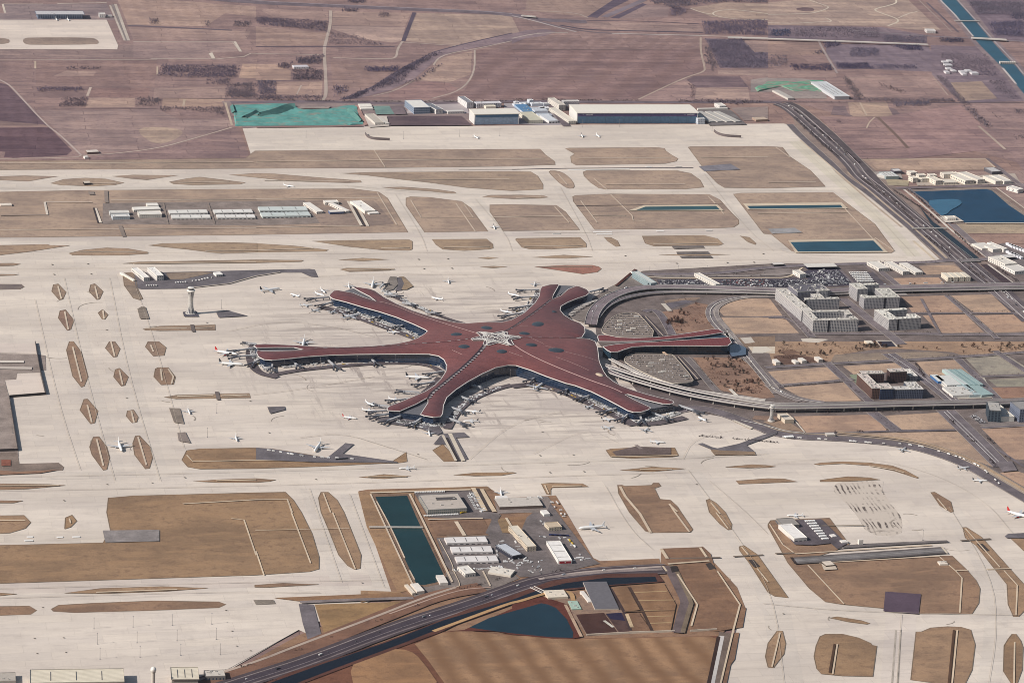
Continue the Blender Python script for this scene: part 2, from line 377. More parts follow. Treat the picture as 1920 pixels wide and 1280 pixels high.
# country roads and tracks of the second sheet
strip('road', T(0,0,'1200,-40 1920,22')+T(1,0,'600,45 1200,72 1700,92 1920,112')+T(2,0,'200,150 560,165'), 62, asphalt('75696f'), zz('field'), 1)
strip('road', T(0,0,'1200,-55 1920,8')+T(1,0,'600,36 1200,62 1700,84 1920,104'), 9, asphalt('9c8f92'), zz('field')+.1, 1)
for s_, w_ in (('560,80 560,180 520,330 510,370 525,620 525,720 500,750', 12), ('1195,95 1130,270 1060,365 1055,430 1000,445 580,435', 9), ('0,403 490,412', 7), ('1100,318 1520,345', 7),
               ('1330,490 1370,430 1480,395 1640,370 1920,308', 7), ('880,720 1050,680 1190,600', 5), ('1640,375 1640,550 1540,680 1320,740', 7), ('340,640 305,710', 5)):
    track(T(1,0,s_), w_, 'b9a89d')
for s_, w_ in (('1188,95 1105,310', 16), ('0,350 530,350 1040,350', 10), ('0,607 480,610', 7)): track(T(1,0,s_), w_, '5f5460', smooth=0)
F(T(1,0,'620,750 870,650 1010,560 1130,490 1310,400 1400,400 1250,480 1100,610 900,680 740,740'), '5d5460')
F(T(1,0,'740,745 1000,680 1190,590 1330,470 1450,400 1640,360 1920,312 1920,250 1550,330 1320,395 1180,500 1020,600 860,670'), '85767a')
F(T(2,0,'0,255 100,230 250,220 330,240 250,270 100,290 0,330'), '85767a')
track(T(1,0,'1320,395 1550,332 1920,250'), 8, '5d5460')
track(T(2,0,'0,290 180,250 420,245'), 9, 'b3a49b'); track(T(2,0,'100,130 340,200 560,240 800,255 1430,268'), 16, '7b6d72'); track(T(2,0,'0,120 140,150 320,200 480,240'), 12, 'b5a8a4')
track(T(2,0,'360,190 560,225 900,232 1430,245'), 14, '5d5460'); track(T(2,0,'750,252 1430,268 1920,285'), 7, 'd2c6bc')
track(T(2,0,'1415,280 1415,390 1445,500 1445,540 1300,580 950,745'), 8, 'b3a093'); track(T(2,0,'0,570 760,572'), 4, 'a8948a', smooth=0)
track(T(2,0,'0,372 1240,376'), 4, '6f6362', smooth=0); track(T(2,0,'70,78 480,95 570,135'), 6, 'b3a49b')
F(T(2,0,'560,130 760,0 880,0 700,90 640,135'), '5f5664'); F(T(2,0,'740,135 980,25 1010,35 800,140'), '5f5664')
track(T(2,0,'690,130 900,40 990,0'), 30, '857980')
track(T(2,0,'560,155 1000,160 1400,180'), 8, '5d5460'); track(T(2,0,'1340,65 1420,95 1500,108'), 7, 'd0c2b2')
track(T(2,0,'1920,105 1700,75 1580,75 1500,95 1520,120 1660,145 1920,150'), 7, 'd0c2b2')
track(T(3,0,'1400,-90 1360,0') if False else T(3,0,'300,0 440,45 460,60 380,90 300,105 0,110'), 7, 'd0c2b2'); track(T(3,0,'960,0 965,25 900,45 810,65 800,80 850,100 970,140 980,165 900,195'), 8, 'd6c8b6')
track(T(3,0,'980,135 1060,100 1120,88'), 6, 'd0c2b2'); track(T(3,0,'0,172 200,178 400,165 475,165 470,150 430,135'), 6, 'd0c2b2')
F(T(3,0,'200,65 280,55 350,65 340,88 230,82'), '6c5c5e', smooth=1)
track(T(3,0,'380,310 440,420 520,550'), 9, 'a99a96'); track(T(3,0,'820,878 940,990 1050,1110'), 12, '7b6760'); track(T(3,0,'800,880 760,915 740,960'), 5)
track(T(3,0,'690,770 740,865'), 6); track(T(3,0,'1580,945 1700,1050 1780,1120'), 10, 'b5a395'); track(T(3,0,'580,582 1240,580 1350,715'), 6, 'ad9a8f', smooth=0)
track(T(3,0,'1190,20 1430,245'), 10, '6b6068'); track(T(3,0,'1130,0 1380,240'), 5, 'a3938c'); track(T(3,0,'0,765 1440,770 1920,768'), 10, '675c63', smooth=0)
track(T(3,0,'640,1120 1060,1110'), 5, '7a6762'); track(T(3,0,'700,1196 1630,1190 1700,1255'), 6, 'cfbda8', smooth=0)
track(T(3,0,'1640,1185 1760,1275')+T(3,1,'1920,160'), 14, '7a6d70', smooth=0); track(T(3,0,'600,228 1200,272 1530,288 1920,312'), 18, '867b80')
# canal at the far right
CANAL = T(3,0,'1300,0 1410,0 1560,165 1660,285 1760,400 1860,500 1990,660 1990,790 1760,510 1600,350 1530,270 1460,180')
sheet('canal_bank', T(3,0,'1240,-30 1460,-30 1600,150 1700,280 1900,490 2000,620 2000,860 1730,520 1560,350 1420,180'), soil('85767b'), zz('field'))
sheet('water', [(1752,-22)]+CANAL[:0]+T(3,0,'1410,0 1560,165 1660,285 1760,400 1860,500 1990,660 1990,790 1760,510 1600,350 1530,270 1460,180')[0:0]+[(1782,-22)]+CANAL[1:]+[CANAL[0]], water('2a5468'), -0.1)
track(T(3,0,'1290,0 1400,110 1540,275'), 8, 'b9b2b0', 'water', 0); track(T(3,0,'1760,510 1860,630'), 9, 'c4bcb8', 'water', 0); track(T(3,0,'1420,0 1570,165 1680,290 1850,470 1920,560'), 6, 'a99fa0', 'water', 0)
# ------------------------------------------------------------------ airfield pavement
AIR = X('-60,319 300,317 462,313 470,289 455,241 520,238 840,237 1100,234 1470,232 1487,236 1498,258 1516,272 1640,372 1762,486 1740,492 1450,494 1205,508 1140,540 1110,560 1120,640 1200,740 1275,768 1380,785 1432,812 1500,823 1600,823 1680,832 1790,865 1880,905 1990,965 1990,1400 1330,1400 1340,1290 1390,1150 1240,1066 1000,1098 760,1100 560,1180 430,1255 250,1296 -60,1330')
sheet('apron', AIR, CONC, 0.0)
def bands(px, w, m=CONCG, nm='taxiway'): return strip(nm, px, w, m, zz('tarmac')+.05, 1)
bands(X('-60,353 480,350 640,346 760,358 900,366'), 48); bands(X('-60,324 460,321 960,316 1300,312 1440,310'), 62, paving('d8cabe', .3), 'runway')
bands(X('-60,448 480,444 760,440 1100,437 1440,432 1560,431'), 60, paving('d0c3b9', .3), 'runway')
bands(X('-60,895 480,884 960,868 1440,848'), 50); bands(X('-60,1006 100,1004 200,1002'), 70, paving('dacdbf', .3), 'runway')
bands(X('-60,1104 480,1090 720,1086'), 60, paving('d2c4b9', .3)); bands(X('120,520 160,700 215,900'), 60); bands(X('205,520 240,700 300,900'), 50)
bands(X('580,915 640,1090'), 46); bands(X('655,925 720,1100'), 46); bands(X('1290,880 1380,1000 1450,1110 1480,1280'), 60); bands(X('1690,1148 1680,1300'), 66, paving('d8cbc0', .35), 'runway')
bands(X('1780,950 1860,1080 1870,1180 1850,1300'), 50); bands(X('1430,1130 1600,1146 1920,1152'), 48)
bands(X('740,362 790,440'), 40); bands(X('890,372 950,440'), 40); bands(X('1050,350 1100,440'), 44); bands(X('1320,325 1400,430 1500,480'), 44); bands(X('1490,265 1640,400 1715,480'), 46, paving('d3c8b7', .2))
# rubber deposits and painted bars
def skid(px, w, h='6e6866'): strip('skid_marks', px, w, asphalt(h, .3), zz('tarmac')+.25, 1)
skid(X('960,318 1040,316 1140,315.2 1300,314.5'), 9, '5c5556'); skid(X('860,318.6 960,318'), 5, '8d8580')
for s_ in ('1110,436.2 1180,435.4', '1680,1180 1672,1290', '1689,1180 1683,1290', '1000,436.5 1110,436'): skid(X(s_), 4, 'b0a599')
def bar(px, w, h='f2eee8'): strip('runway_marking', px, w, paint(h, .7, .1), zz('line')+.05, 0)
for s_ in ('1112,434.8 1148,434.6', '1118,438.6 1148,438.4', '1230,433.2 1245,433', '1322,432 1335,431.8', '1035,437.8 1050,437.6', '1065,318.5 1180,317', '1210,312.6 1222,312.5', '1265,312 1278,311.9', '50,1006 62,1005.7', '45,1013 62,1012.5', '135,1006 150,1005.5', '106,1006.5 118,1006'): bar(X(s_), 7)
# islands of dry grass between the taxiways (and inside them the light drains)
ISL = ['957c66', '9a8069', '8f7661']
RIMS = asphalt('83715f', .3)
def island(p, h=None, sm=0):
    o = grass(p, h or random.choice(ISL), sm); g = [tuple(v.co[:2]) for v in o.data.vertices]; z = o.data.vertices[0].co.z+.25   # worn, darker verge along the paving
    l, r = ribbon_pts(g+[g[0], g[1]], 1.9); l, r = l[1:], r[1:]; n = len(l); k = mesh('verge', [(x, y, z) for x, y in l+r], [(n+i, n+i+1, i+1, i) for i in range(n-1)], RIMS); k['kind'] = 'structure'
    return o
FAR = 'a08b7b'
for p_, sm in ((X('-60,303 460,297 478,283 1013,279.5 1022,290 1040,303 1041,309 960,312 700,315 300,317 -60,319'), 0),
    (T(2,0,'400,1115 430,1110 1100,1107 1145,1115 1150,1130 1200,1165 1245,1190 1230,1210 1150,1228 480,1240 445,1220 440,1175 470,1155'), 0),
    (X('1290,276 1295,275 1440,274.5 1467,276 1480,293 1520,320 1547,349 1547,350 1440,353 1358,352 1345,344 1322,320 1308,300'), 0),
    (X('640,325 700,323 960,321.5 995,322 1008,330 1018,346 1018,355 960,358 875,352 805,342.5 745,336 690,329'), 0),
    (T(2,1,'270,0 340,0 400,25 460,85 470,130 420,135 370,105 300,40'), 1), (T(2,1,'535,10 560,0 1240,0 1340,20 1410,70 1440,125 1300,138 700,140 650,130 590,90 540,40'), 0),
    (T(1,1,'940,125 1100,122 1350,140 1490,160 1500,168 1470,172 1300,155 1050,138'), 0), (X('905,369 920,366 975,365.5 1020,367 1028,370 1010,372 960,373 915,370'), 0),
    (T(0,1,'-60,45 180,38 440,42 210,80 -60,68'), 0), (T(0,1,'380,95 480,65 640,55 790,62 930,92 860,108 690,118 450,108'), 0), (T(0,1,'840,42 1000,32 1340,35 1100,70 980,60'), 0),
    (T(0,1,'1270,85 1400,60 1500,48 1700,72 1840,90 1800,102 1450,108 1300,100'), 0), (X('430,328 480,325 515,326 610,334 676,339 678,342 650,343 550,340 480,333'), 0),
    (X('-60,361 150,357 480,354.5 662,354 710,360 726,371 765,435.5 480,440 -60,446'), 0), (T(1,1,'1125,205 1160,195 1300,200 1540,230 1610,280 1740,455 1265,462 1125,260'), 0),
    (X('918.5,384 960,383.5 1043,385 1060,397 1087,431 960,433 944,433 918.5,397'), 0), (T(2,1,'455,195 480,185 740,175 1480,178 1560,220 1640,310 1700,370 1700,400 1660,425 1500,432 620,442 460,230'), 0),
    (X('1375,364 1390,362 1562,361 1580,375 1640,420 1677,470 1672,474 1502,475 1485,471 1447,440 1432,438'), 0)):
    island(p_, random.choice([FAR, '9a8678', '9c8877']), sm)
for p_ in ('0,545 300,565 545,595 520,605 0,612', '420,528 800,520 1150,518 1172,530 1172,590 1150,598 960,597 700,570', '1320,515 1730,512 1775,550 1778,582 1740,590 1560,600 1400,590 1350,555',
           '620,668 800,655 1000,665 800,678', '630,740 680,730 1040,735 1000,748 700,758', '1665,655 1740,648 1818,655 1740,662', '1680,722 1780,715 1885,720 1780,730'): island(T(1,1,p_), '9b856f')
island(X('278,460 305,456.5 425,454.5 482,456 482,472.9 415,475.5 350,467.5'), '9b856f')
for p_ in ('25,515 40,507 510,500 555,545 558,575 300,588 130,588 75,575', '690,498 740,500 790,525 810,565 780,570 720,530', '975,490 1440,485 1540,510 1585,550 1550,562 1060,565 1000,545', '1710,488 1780,500 1830,545 1825,555 1770,535',
           '145,650 390,632 605,645 400,658', '1100,632 1380,622 1640,628 1380,638'): island(T(2,1,p_), '9b8570')
island(T(2,1,'170,720 400,708 600,708 650,720 670,735 640,760 530,775'), '94675a')
for p_ in ('-60,560 360,553 375,560 520,562 200,610 -60,640', '515,620 620,595 800,578 960,585 1110,610 1110,622 960,632 700,635 540,632', '-60,695 100,693 155,700 100,712 -60,718', '-60,775 140,778 100,785 -60,790'): island(T(0,1,p_), '9b836e')
island(X('230,494 260,491 375,489 480,487 570,488 565,490.5 480,493 300,495'), '9b856f')
island(T(0,1,'-60,850 160,852 180,870 150,888 -60,893'), '7f736e')
HEX0 = ['400,855 435,848 495,910 470,965 445,970 388,905', '680,855 710,847 773,905 745,965 725,968 668,905', '450,1050 490,1042 553,1120 530,1190 505,1198 437,1105', '735,1065 770,1040 810,1080 785,1115 765,1112', '1070,1188 1200,1165 1615,1155 1615,1195 1200,1200 1090,1195']
HEX1 = ['520,0 550,0 610,80 660,265 630,335 610,342 545,260 498,65', '820,0 860,0 900,55 875,115 850,118 790,50', '1110,0 1190,0 1245,45 1230,105 1150,110 1090,40', '865,210 895,200 962,265 935,330 910,335 852,265', '1165,205 1185,195 1260,195 1315,265 1300,322 1210,325 1153,265',
        '630,432 655,430 733,520 710,610 680,618 600,515', '955,520 1000,512 1035,565 1025,605 990,610 947,560', '700,715 740,712 800,790 822,870 800,960 775,965 690,850 672,790', '1015,708 1045,705 1125,790 1143,870 1120,950 1090,955 1010,850 995,765', '1230,418 1320,402 1870,388 1880,422 1320,430']
for p_ in HEX0: island(T(0,1,p_), random.choice(['8f7a69', '967f6b', '907464']))
for p_ in HEX1: island(T(0,2,p_), random.choice(['8f7867', '967f69', '927763']))
for p_ in ('435,865 460,960', '712,865 735,960', '485,1055 512,1190', '772,1045 780,1110'): track(T(0,1,p_), 7, 'd4c2ad', 'line', 0, 'drain')
for p_ in ('545,40 610,300', '832,0 860,110', '1130,25 1150,75', '895,215 920,325', '1205,205 1215,290', '1262,205 1300,262 1285,318', '655,475 688,605', '985,520 1005,605', '725,730 775,930', '1035,715 1098,925', '1330,410 1600,402', '1660,405 1850,398'): track(T(0,2,p_), 7, 'd4c2ad', 'line', 0, 'drain')
track(T(0,1,'1090,1180 1400,1178'), 5, 'd4c2ad', 'line', 0, 'drain'); track(T(0,1,'1465,1178 1590,1174'), 5, 'd4c2ad', 'line', 0, 'drain')
for p_ in ('1440,1152 1452,1207',): track(T(0,1,p_), 10, '756a66', 'line', 0, 'road')
track(T(0,2,'1625,375 1640,438'), 10, '756a66', 'line', 0, 'road')
# far row drains
for t_, s_ in (((0,0), '-60,1224 600,1222 1900,1216'), ((1,0), '0,1212 1000,1200 2160,1190'), ((1,0), '885,1125 968,1252'), ((2,0), '500,1186 1190,1183'), ((2,0), '1410,1182 1920,1176'), ((1,1), '1160,67 1900,62'), ((1,1), '60,72 700,78'),
               ((2,1), '345,25 415,105'), ((2,1), '700,102 1300,100'), ((2,1), '615,60 710,138'), ((0,1), '830,220 1920,215'), ((1,1), '0,212 920,203'), ((0,1), '-60,445 720,438 1920,428'), ((1,1), '0,425 790,412'),
               ((1,1), '910,165 1055,405'), ((1,1), '1160,220 1240,352 1630,350 1560,250'), ((1,1), '1500,245 1645,455'), ((2,1), '-150,348 380,338'), ((2,1), '320,270 430,390'), ((2,1), '515,225 640,388'), ((2,1), '600,335 850,337'),
               ((2,1), '740,178 900,335 910,375 1000,378'), ((2,1), '1470,190 1525,245'), ((2,1), '1535,260 1590,325'), ((3,0), '60,1105 165,1180'), ((3,1), '550,255 870,600'), ((3,1), '800,500 945,600'), ((3,1), '0,88 360,84'), ((3,1), '-80,320 600,312'),
               ((0,1), '600,608 1020,606'), ((0,1), '1540,600 1920,596'), ((1,1), '0,596 430,580'), ((1,1), '940,580 1150,575'), ((1,1), '1405,575 1750,568'), ((2,1), '85,568 525,560'), ((2,1), '1060,550 1545,543'), ((1,1), '680,744 1040,738'), ((0,1), '1000,697 1920,684'), ((2,1), '200,718 600,718'),
               ((0,1), '640,95 870,92'), ((0,1), '1340,90 1720,82'), ((2,1), '30,205 220,197')):
    track(T(*t_, s_), 6, 'cdbba8', 'line', 0, 'drain')
for s_ in ('480,262 800,258 1580,250',): track(T(2,1,s_), 5, '5d5453', 'line', 0, 'drain')
sheet('gravel', X('1310,312 1370,307 1388,318 1320,321'), asphalt('837f85'), zz('line')); sheet('gravel', X('1440,429 1490,427 1505,436 1448,438'), asphalt('9a9797'), zz('line'))
for s_ in ('1195,563 1430,560 1447,580 1215,587', '1232,608 1470,604 1488,625 1240,627', '1255,640 1490,635 1508,653 1270,655'): sheet('asphalt_patch', T(2,1,s_), asphalt('766d69'), zz('line'))
def pit(x, y, w=9, h=2.4):   # small manhole islands in the taxiways
    a = X(' '.join('%f,%f' % (x+w/2*math.cos(t)*.5, y+h/2*math.sin(t)*.5) for t in np.linspace(0, 2*math.pi, 9)[:-1])); sheet('drain_cover', a, asphalt('6b6259'), zz('line'))
for c_, s_ in (((0,1), '390,702 660,698 405,776 685,773 800,1192 1550,1138'), ((1,1), '1220,663 1440,660 1260,734 1470,730'), ((2,1), '850,637 1235,693 1885,622 1815,685 1615,688'), ((0,2), '805,1068 1140,1058 480,1190 950,422 1878,445 1385,1018'),
               ((1,2), '450,1030 1215,843 97,682'), ((2,2), '210,853 460,848 285,980 540,973 1385,1068 228,676'), ((3,3), '115,758'), ((1,3), '795,527'), ((0,3), '260,943 478,938 280,1056 495,1048 1740,888 1775,1000 1880,1035 322,711 1695,733')):
    for x_, y_ in T(*c_, s_): pit(x_, y_)
# ------------------------------------------------------------------ near half of the airfield
N1 = '8f7159'
for p_ in (X('341,862 350,844 375,841 480,839 510,841 580,852 613,858 690,862 735,865 762,847 763,865 750,867 600,874 480,878 375,879 352,875'), T(1,2,'1325,815 1400,770 1520,895 1410,900'),
    T(1,2,'770,1018 960,995 1165,1010 960,1028'), X('362,902 410,898.7 480,896.5 517,899.5 505,902 480,904 410,904'), X('850,890 890,886 962,885 968,886 940,891 890,892'), T(0,2,'-60,1065 370,1070 490,1078 200,1105 -60,1112'), T(0,2,'-60,1190 170,1195 100,1210 -60,1210'),
    X('203,933 250,929 480,923 535,922 550,937 565,960 585,1000 598,1043 598,1066 580,1071 480,1077.5 -60,1095 -60,1023 193,1017 207,994 200,960'), T(0,3,'-60,25 180,22 230,75 190,120 70,155 -60,160'), T(0,3,'490,40 540,20 575,65 530,110 485,125'),
    X('597,933 602,922 615,922 632,937 645,960 677,1040 675,1065 665,1067 652,1060 635,1040 615,990 602,960'), X('1158,909 1167,909 1172,911 1222,909 1225,905 1235,905 1239,911 1227,915 1237,935 1257,937 1270,949 1277,960 1299,992 1295,997 1221,998 1210,995 1180,960 1160,925'),
    T(2,2,'220,1065 290,1060 530,1065 575,1088 300,1095 290,1110 290,1150 260,1145'), X('1324,937 1330,935 1342,942 1360,960 1372,982 1371,992 1365,993 1350,982 1330,960'), T(2,2,'705,815 740,805 1000,790 1220,797 1250,855 1200,865 900,875 740,865'),
    T(2,2,'810,965 1050,940 1305,952 1050,975'), X('1360,875 1410,870.5 1440,872 1455,874 1440,876 1400,877'), X('1380,901 1440,896.5 1472,897.5 1495,902.5 1440,905 1385,907'), T(3,2,'345,920 400,908 560,900 760,908 930,930 1030,965 1130,1020 1120,1025 950,970 760,930 560,915 380,925'),
    T(3,2,'390,1040 450,1030 600,1012 760,1020 840,1035 600,1048 390,1050'), T(3,2,'1220,1130 1250,1128 1370,1200 1390,1275 1370,1280 1290,1230'), X('1386,1024 1395,1022 1420,1039 1440,1067 1478,1120 1452,1117 1440,1110 1405,1055 1387,1032'),
    X('1805,988 1812,988 1840,1006 1892,1064 1922,1097 1925,1140 1910,1155 1900,1155 1890,1132 1888,1095 1860,1060 1830,1022 1810,1008'), T(3,3,'1820,195 1990,200 1990,340 1920,290'), T(3,3,'460,790 520,782 700,810 765,832 740,838 600,820'),
    X('1435,1230 1440,1205 1457,1182 1467,1182 1473,1205 1470,1225 1450,1251 1440,1250'), T(3,3,'345,1080 360,1000 390,930 430,912 560,912 680,940 770,980 780,995 815,1000 785,1230 560,1225 400,1210 365,1170'),
    T(3,3,'1110,895 1150,895 1220,865 1350,855 1450,860 1520,880 1553,990 1530,1180 1480,1280 1370,1295 1070,1255'), T(3,3,'1770,1000 1800,950 1830,912 1860,912 1895,960 1912,1010 1905,1180 1870,1275 1830,1290 1765,1190'),
    T(3,3,'0,90 20,60 460,42 610,240 500,290 190,385 390,385 770,355 1290,325 1380,325 1490,430 1560,510 1590,570 1580,680 1530,760 1140,760 870,720 560,690 430,670 310,570 150,380 0,110'),
    T(0,3,'480,605 750,570 1220,555 1560,568 1250,590 780,608'), T(0,3,'-60,600 125,612 -60,630'), T(0,3,'-60,705 220,702 275,735 230,765 -60,775'), T(0,3,'385,725 440,695 700,680 1150,663 1640,670 1695,690 1640,715 1150,735 560,752 400,742'), T(1,3,'-10,545 200,530 470,540 80,562 -10,560')):
    island(p_, random.choice(['917559', '8c705a', '967a60']))
for t_, s_ in (((0,2), '1400,850 1445,898 1920,888'), ((1,2), '0,888 400,895 1020,905'), ((1,2), '-550,1215 0,1184 235,1182 270,1280'), ((1,3), '265,0 410,380'), ((0,3), '1735,45 1830,55 1920,320'), ((1,3), '0,290 60,470'), ((1,2), '505,1135 560,1280'), ((1,3), '575,0 745,425'),
    ((0,2), '1620,1042 1920,1035'), ((1,2), '830,1012 1130,1012'), ((0,2), '-60,1080 440,1078'), ((2,2), '1180,1215 1240,1275'), ((2,2), '1490,1205 1560,1290'), ((2,3), '1530,0 1620,120'), ((2,2), '960,958 1200,955'), ((2,2), '300,1085 520,1080'), ((2,2), '245,1075 275,1140'),
    ((3,2), '760,930 950,960 1020,982'), ((3,2), '1270,1175 1340,1260'), ((3,3), '10,85 110,240 205,310'), ((3,3), '205,310 1230,245'), ((3,3), '380,378 1290,326'), ((3,3), '300,395 570,685'), ((3,3), '1290,335 1410,440 1455,490 1438,750'), ((3,3), '1410,436 1500,432'), ((3,3), '1480,120 1740,410'),
    ((3,3), '1640,425 1820,420'), ((3,3), '1770,435 1870,545 1860,770'), ((3,3), '90,900 30,1155'), ((3,3), '520,985 485,1210'), ((3,3), '1420,880 1380,1290'), ((3,3), '1850,970 1845,1280'), ((2,3), '1720,255 1770,315'), ((2,3), '1840,420 1920,520'), ((2,2), '740,862 1240,852'),
    ((0,3), '720,598 1330,576'), ((0,3), '-60,60 190,58'), ((0,3), '520,45 530,80')):
    track(T(*t_, s_), 5.5, 'd6c1a8', 'line', 0, 'drain')
track(T(1,3,'-5,134 700,118'), 2.5, 'd6c1a8', 'line', 0, 'drain')
track(T(2,2,'810,1085 850,1160 960,1290')+T(2,3,'1040,150'), 11, 'd2bda6', 'line', 0, 'drain'); track(T(2,2,'1180,1215 1230,1290')+T(2,3,'1330,145'), 8, 'd2bda6', 'line', 0, 'drain')
# skid strips dark beside the runway end drains
for s_ in ('500,985 462,1200', '1395,880 1355,1290'): track(T(3,3,s_), 5, '5b4538', 'line', 0, 'ditch')
sheet('asphalt_patch', T(3,3,'880,592 1148,612 1130,762 865,740'), asphalt('5e4f5b', .12), zz('line')); sheet('asphalt_patch', T(0,3,'770,135 1195,130 1195,215 790,225'), asphalt('8f8784', .3), zz('line'))
sheet('asphalt_patch', T(2,2,'750,825 930,785 1000,790 1190,795 1190,845 780,855'), asphalt('6f605c', .25), zz('line')); track(T(2,2,'930,775 970,805'), 10, '8a7d78', 'line', 0, 'road')
for s_ in ('1445,212 1670,197', '55,308 200,303'): track(T(3,3,s_), 7, '7d6f64', 'line', 0, 'road')
track(T(2,3,'1150,345 1565,337'), 6, '7d6f64', 'line', 0, 'road'); track(T(2,3,'1660,330 1885,317'), 6, '7d6f64', 'line', 0, 'road')
sheet('asphalt_patch', T(3,3,'1775,180 1800,160 1990,150 1990,192 1790,192'), C_ASPH, zz('line'))
for t_, s_ in (((3,3), '1562,232 1610,235 1660,285 1620,290'), ((2,3), '1770,355 1810,352 1860,405 1815,410'), ((2,3), '1450,385 1490,375 1530,420 1480,430')): sheet('pit', T(*t_, s_), asphalt('4a423f'), zz('line'))
# dark aprons and pads
for t_, s_, m_ in (((1,2), '0,795 120,805 400,850 530,870 560,850 670,760 735,768 650,840 960,885 1060,900 1060,908 900,905 480,905 0,885', C_ASPH), ((1,2), '85,490 215,485 220,510 105,540', C_ASPH), ((0,1), '1370,1058 1470,1050 1490,1092 1380,1092', C_ASPH2),
    ((0,1), '1620,1060 1700,1045 1860,1088 1640,1100', C_ASPH), ((0,1), '1030,1035 1060,1018 1090,1020 1120,1110 1050,1110', asphalt('8c7f74')), ((0,2), '1268,498 1350,500 1380,615 1305,605', asphalt('8c7f74')), ((0,2), '1330,685 1390,678 1430,760 1340,745', asphalt('8c7f78')),
    ((2,2), '1390,765 1430,760 1500,790 1540,800 1700,765 1880,700 1990,672 1990,690 1760,775 1820,825 1560,815 1500,810', C_ASPH), ((2,2), '1520,850 1490,815 1500,808 1560,815 1820,825 1830,850', soil('8f7862')),
    ((1,1), '970,870 1005,792 1055,795 1065,850 1030,890 975,905', asphalt('877e77')), ((1,1), '1070,795 1110,793 1180,865 1130,890 1090,890', soil('8f7c66')), ((1,1), '1040,900 1066,860 1060,800 1090,800 1110,845 1090,895', C_ASPH),
    ((1,2), '1330,770 1395,690 1560,680 1600,715 1500,720 1590,880 1500,895 1420,770', C_ASPH), ((1,2), '870,570 1000,560 1350,600 1400,680 1360,700 1230,650 960,610', C_ASPH)):
    sheet('asphalt_apron', T(*t_, s_), m_, zz('line'))
track(T(1,2,'1400,700 1500,893'), 7, 'd6c9b6', 'line', 0, 'road'); track(T(1,2,'1455,690 1555,893'), 10, 'd6c9b6', 'line', 0, 'road'); track(T(1,2,'1430,720 1520,893'), 7, '3f3a3c', 'line', 0, 'ramp')
# blackened stands on the lower right apron
_s = NT('sooty_paving'); _c = lin('cabdb0', .95)
_w = _s.n('ShaderNodeTexWave', wave_type='BANDS', bands_direction='X'); _s.link(_s.mapped(1, .25, 1, .35), _w.inputs[0]); _w.inputs['Scale'].default_value = .028; _w.inputs['Distortion'].default_value = 7; _w.inputs['Detail'].default_value = 3
_f = _s.math('MULTIPLY', _s.ramp(_w.outputs[1], .58, .85), _s.ramp(_s.noise(_s.mapped(.35, 1, 1, .2), .022, 4, .6), .47, .60)); _f2 = _s.ramp(_s.noise(_s.mapped(.3, 1, 1, .3), .02, 6, .7), .58, .70)
SOOT = _s.done(_s.mix(_s.math('MULTIPLY', _s.math('MAXIMUM', _f, _f2), .9), _c, lin('4a403e')), .9, .05)
sheet('sooty_apron', T(3,2,'520,1050 790,1035 850,1080 900,1200 980,1280 1010,1350 1000,1460 750,1450 660,1290 560,1190 480,1110'), SOOT, zz('tarmac'), 1)
# warehouse compound (upper left block)
sheet('yard', X('193,381 480,377 571,375 600,419 480,423 192,420'), asphalt('8d8079'), zz('grass')); sheet('yard', T(1,1,'370,225 480,222 680,222 780,410 490,412'), soil('8f7d73'), zz('grass')); sheet('yard', T(1,1,'740,222 880,220 1040,400 850,412'), soil('8f7d73'), zz('grass'))
for s_ in ('690,228 790,410', '740,228 840,415'): track(T(1,1,s_), 9, 'd8cbbb', 'line', 0, 'road')
track(T(1,1,'715,230 812,413'), 6, '4c4546', 'line', 0, 'ditch'); track(T(0,1,'335,235 355,330'), 7, 'ded1c2', 'line', 0); track(T(0,1,'335,233 690,236'), 6, 'cdbcac', 'line', 0); track(T(0,1,'715,280 755,390'), 8, 'ded1c2', 'line', 0); track(T(0,1,'703,278 738,392'), 6, '463e40', 'line', 0, 'ditch')
for s_, w_ in (('795,150 800,240', 12), ('900,410 930,492', 12), ('680,155 690,180', 18), ('1225,240 1260,400', 5), ('1560,240 1610,395', 5), ('0,335 350,330', 6)): track(T(0,1,s_), w_, '92847b', 'line', 0, 'road')
# tower apron triangle
island(X('230,512 250,510 257,535 233,536'), '8f7b6a'); island(T(0,1,'935,865 1020,860 1070,960 1050,970 1000,955'), '8a7a6c')
sheet('asphalt_apron', X('250,513 265,511 375,509 480,506 580,504 590,505 597,520 583,519 565,511 525,511 480,518 430,532 350,541 265,542 255,540'), C_ASPH, zz('grass'))
island(X('312,512 380,509.5 400,511 345,523 318,524'), '8b7a6c')
track(X('350,540 430,531 480,517 525,510'), 4, 'cdbfae', 'line', 0)
# far left concourse works
for s_, m_ in (('-60,90 270,95 340,105 345,215 305,215 300,232 130,235 120,285 35,290 70,420 135,820 140,860 -60,860', asphalt('998b83')), ('-60,830 130,830 145,915 440,908 480,940 470,965 130,985 -60,995', asphalt('85766c'))):
    sheet('yard', T(0,2,s_), m_, zz('grass'))
sheet('apron', T(0,2,'-60,15 265,15 275,90 -60,85'), CONCB, zz('grass')+.1); sheet('apron', T(0,2,'60,330 40,290 122,285 130,238 298,234 340,398 80,412'), CONCB, zz('grass')+.1)
sheet('ground', T(0,2,'10,885 80,885 80,930 10,930'), soil('8b5646'), zz('line')); sheet('ground', T(0,2,'-60,960 130,975 440,960 300,985 -60,1000'), soil('8b6b58'), zz('line'))
track(T(0,2,'-60,150 180,150'), 18, 'd8cdc2', 'line', 0, 'yard'); track(T(0,2,'-60,195 240,200'), 20, 'cabdb2', 'line', 0, 'yard')
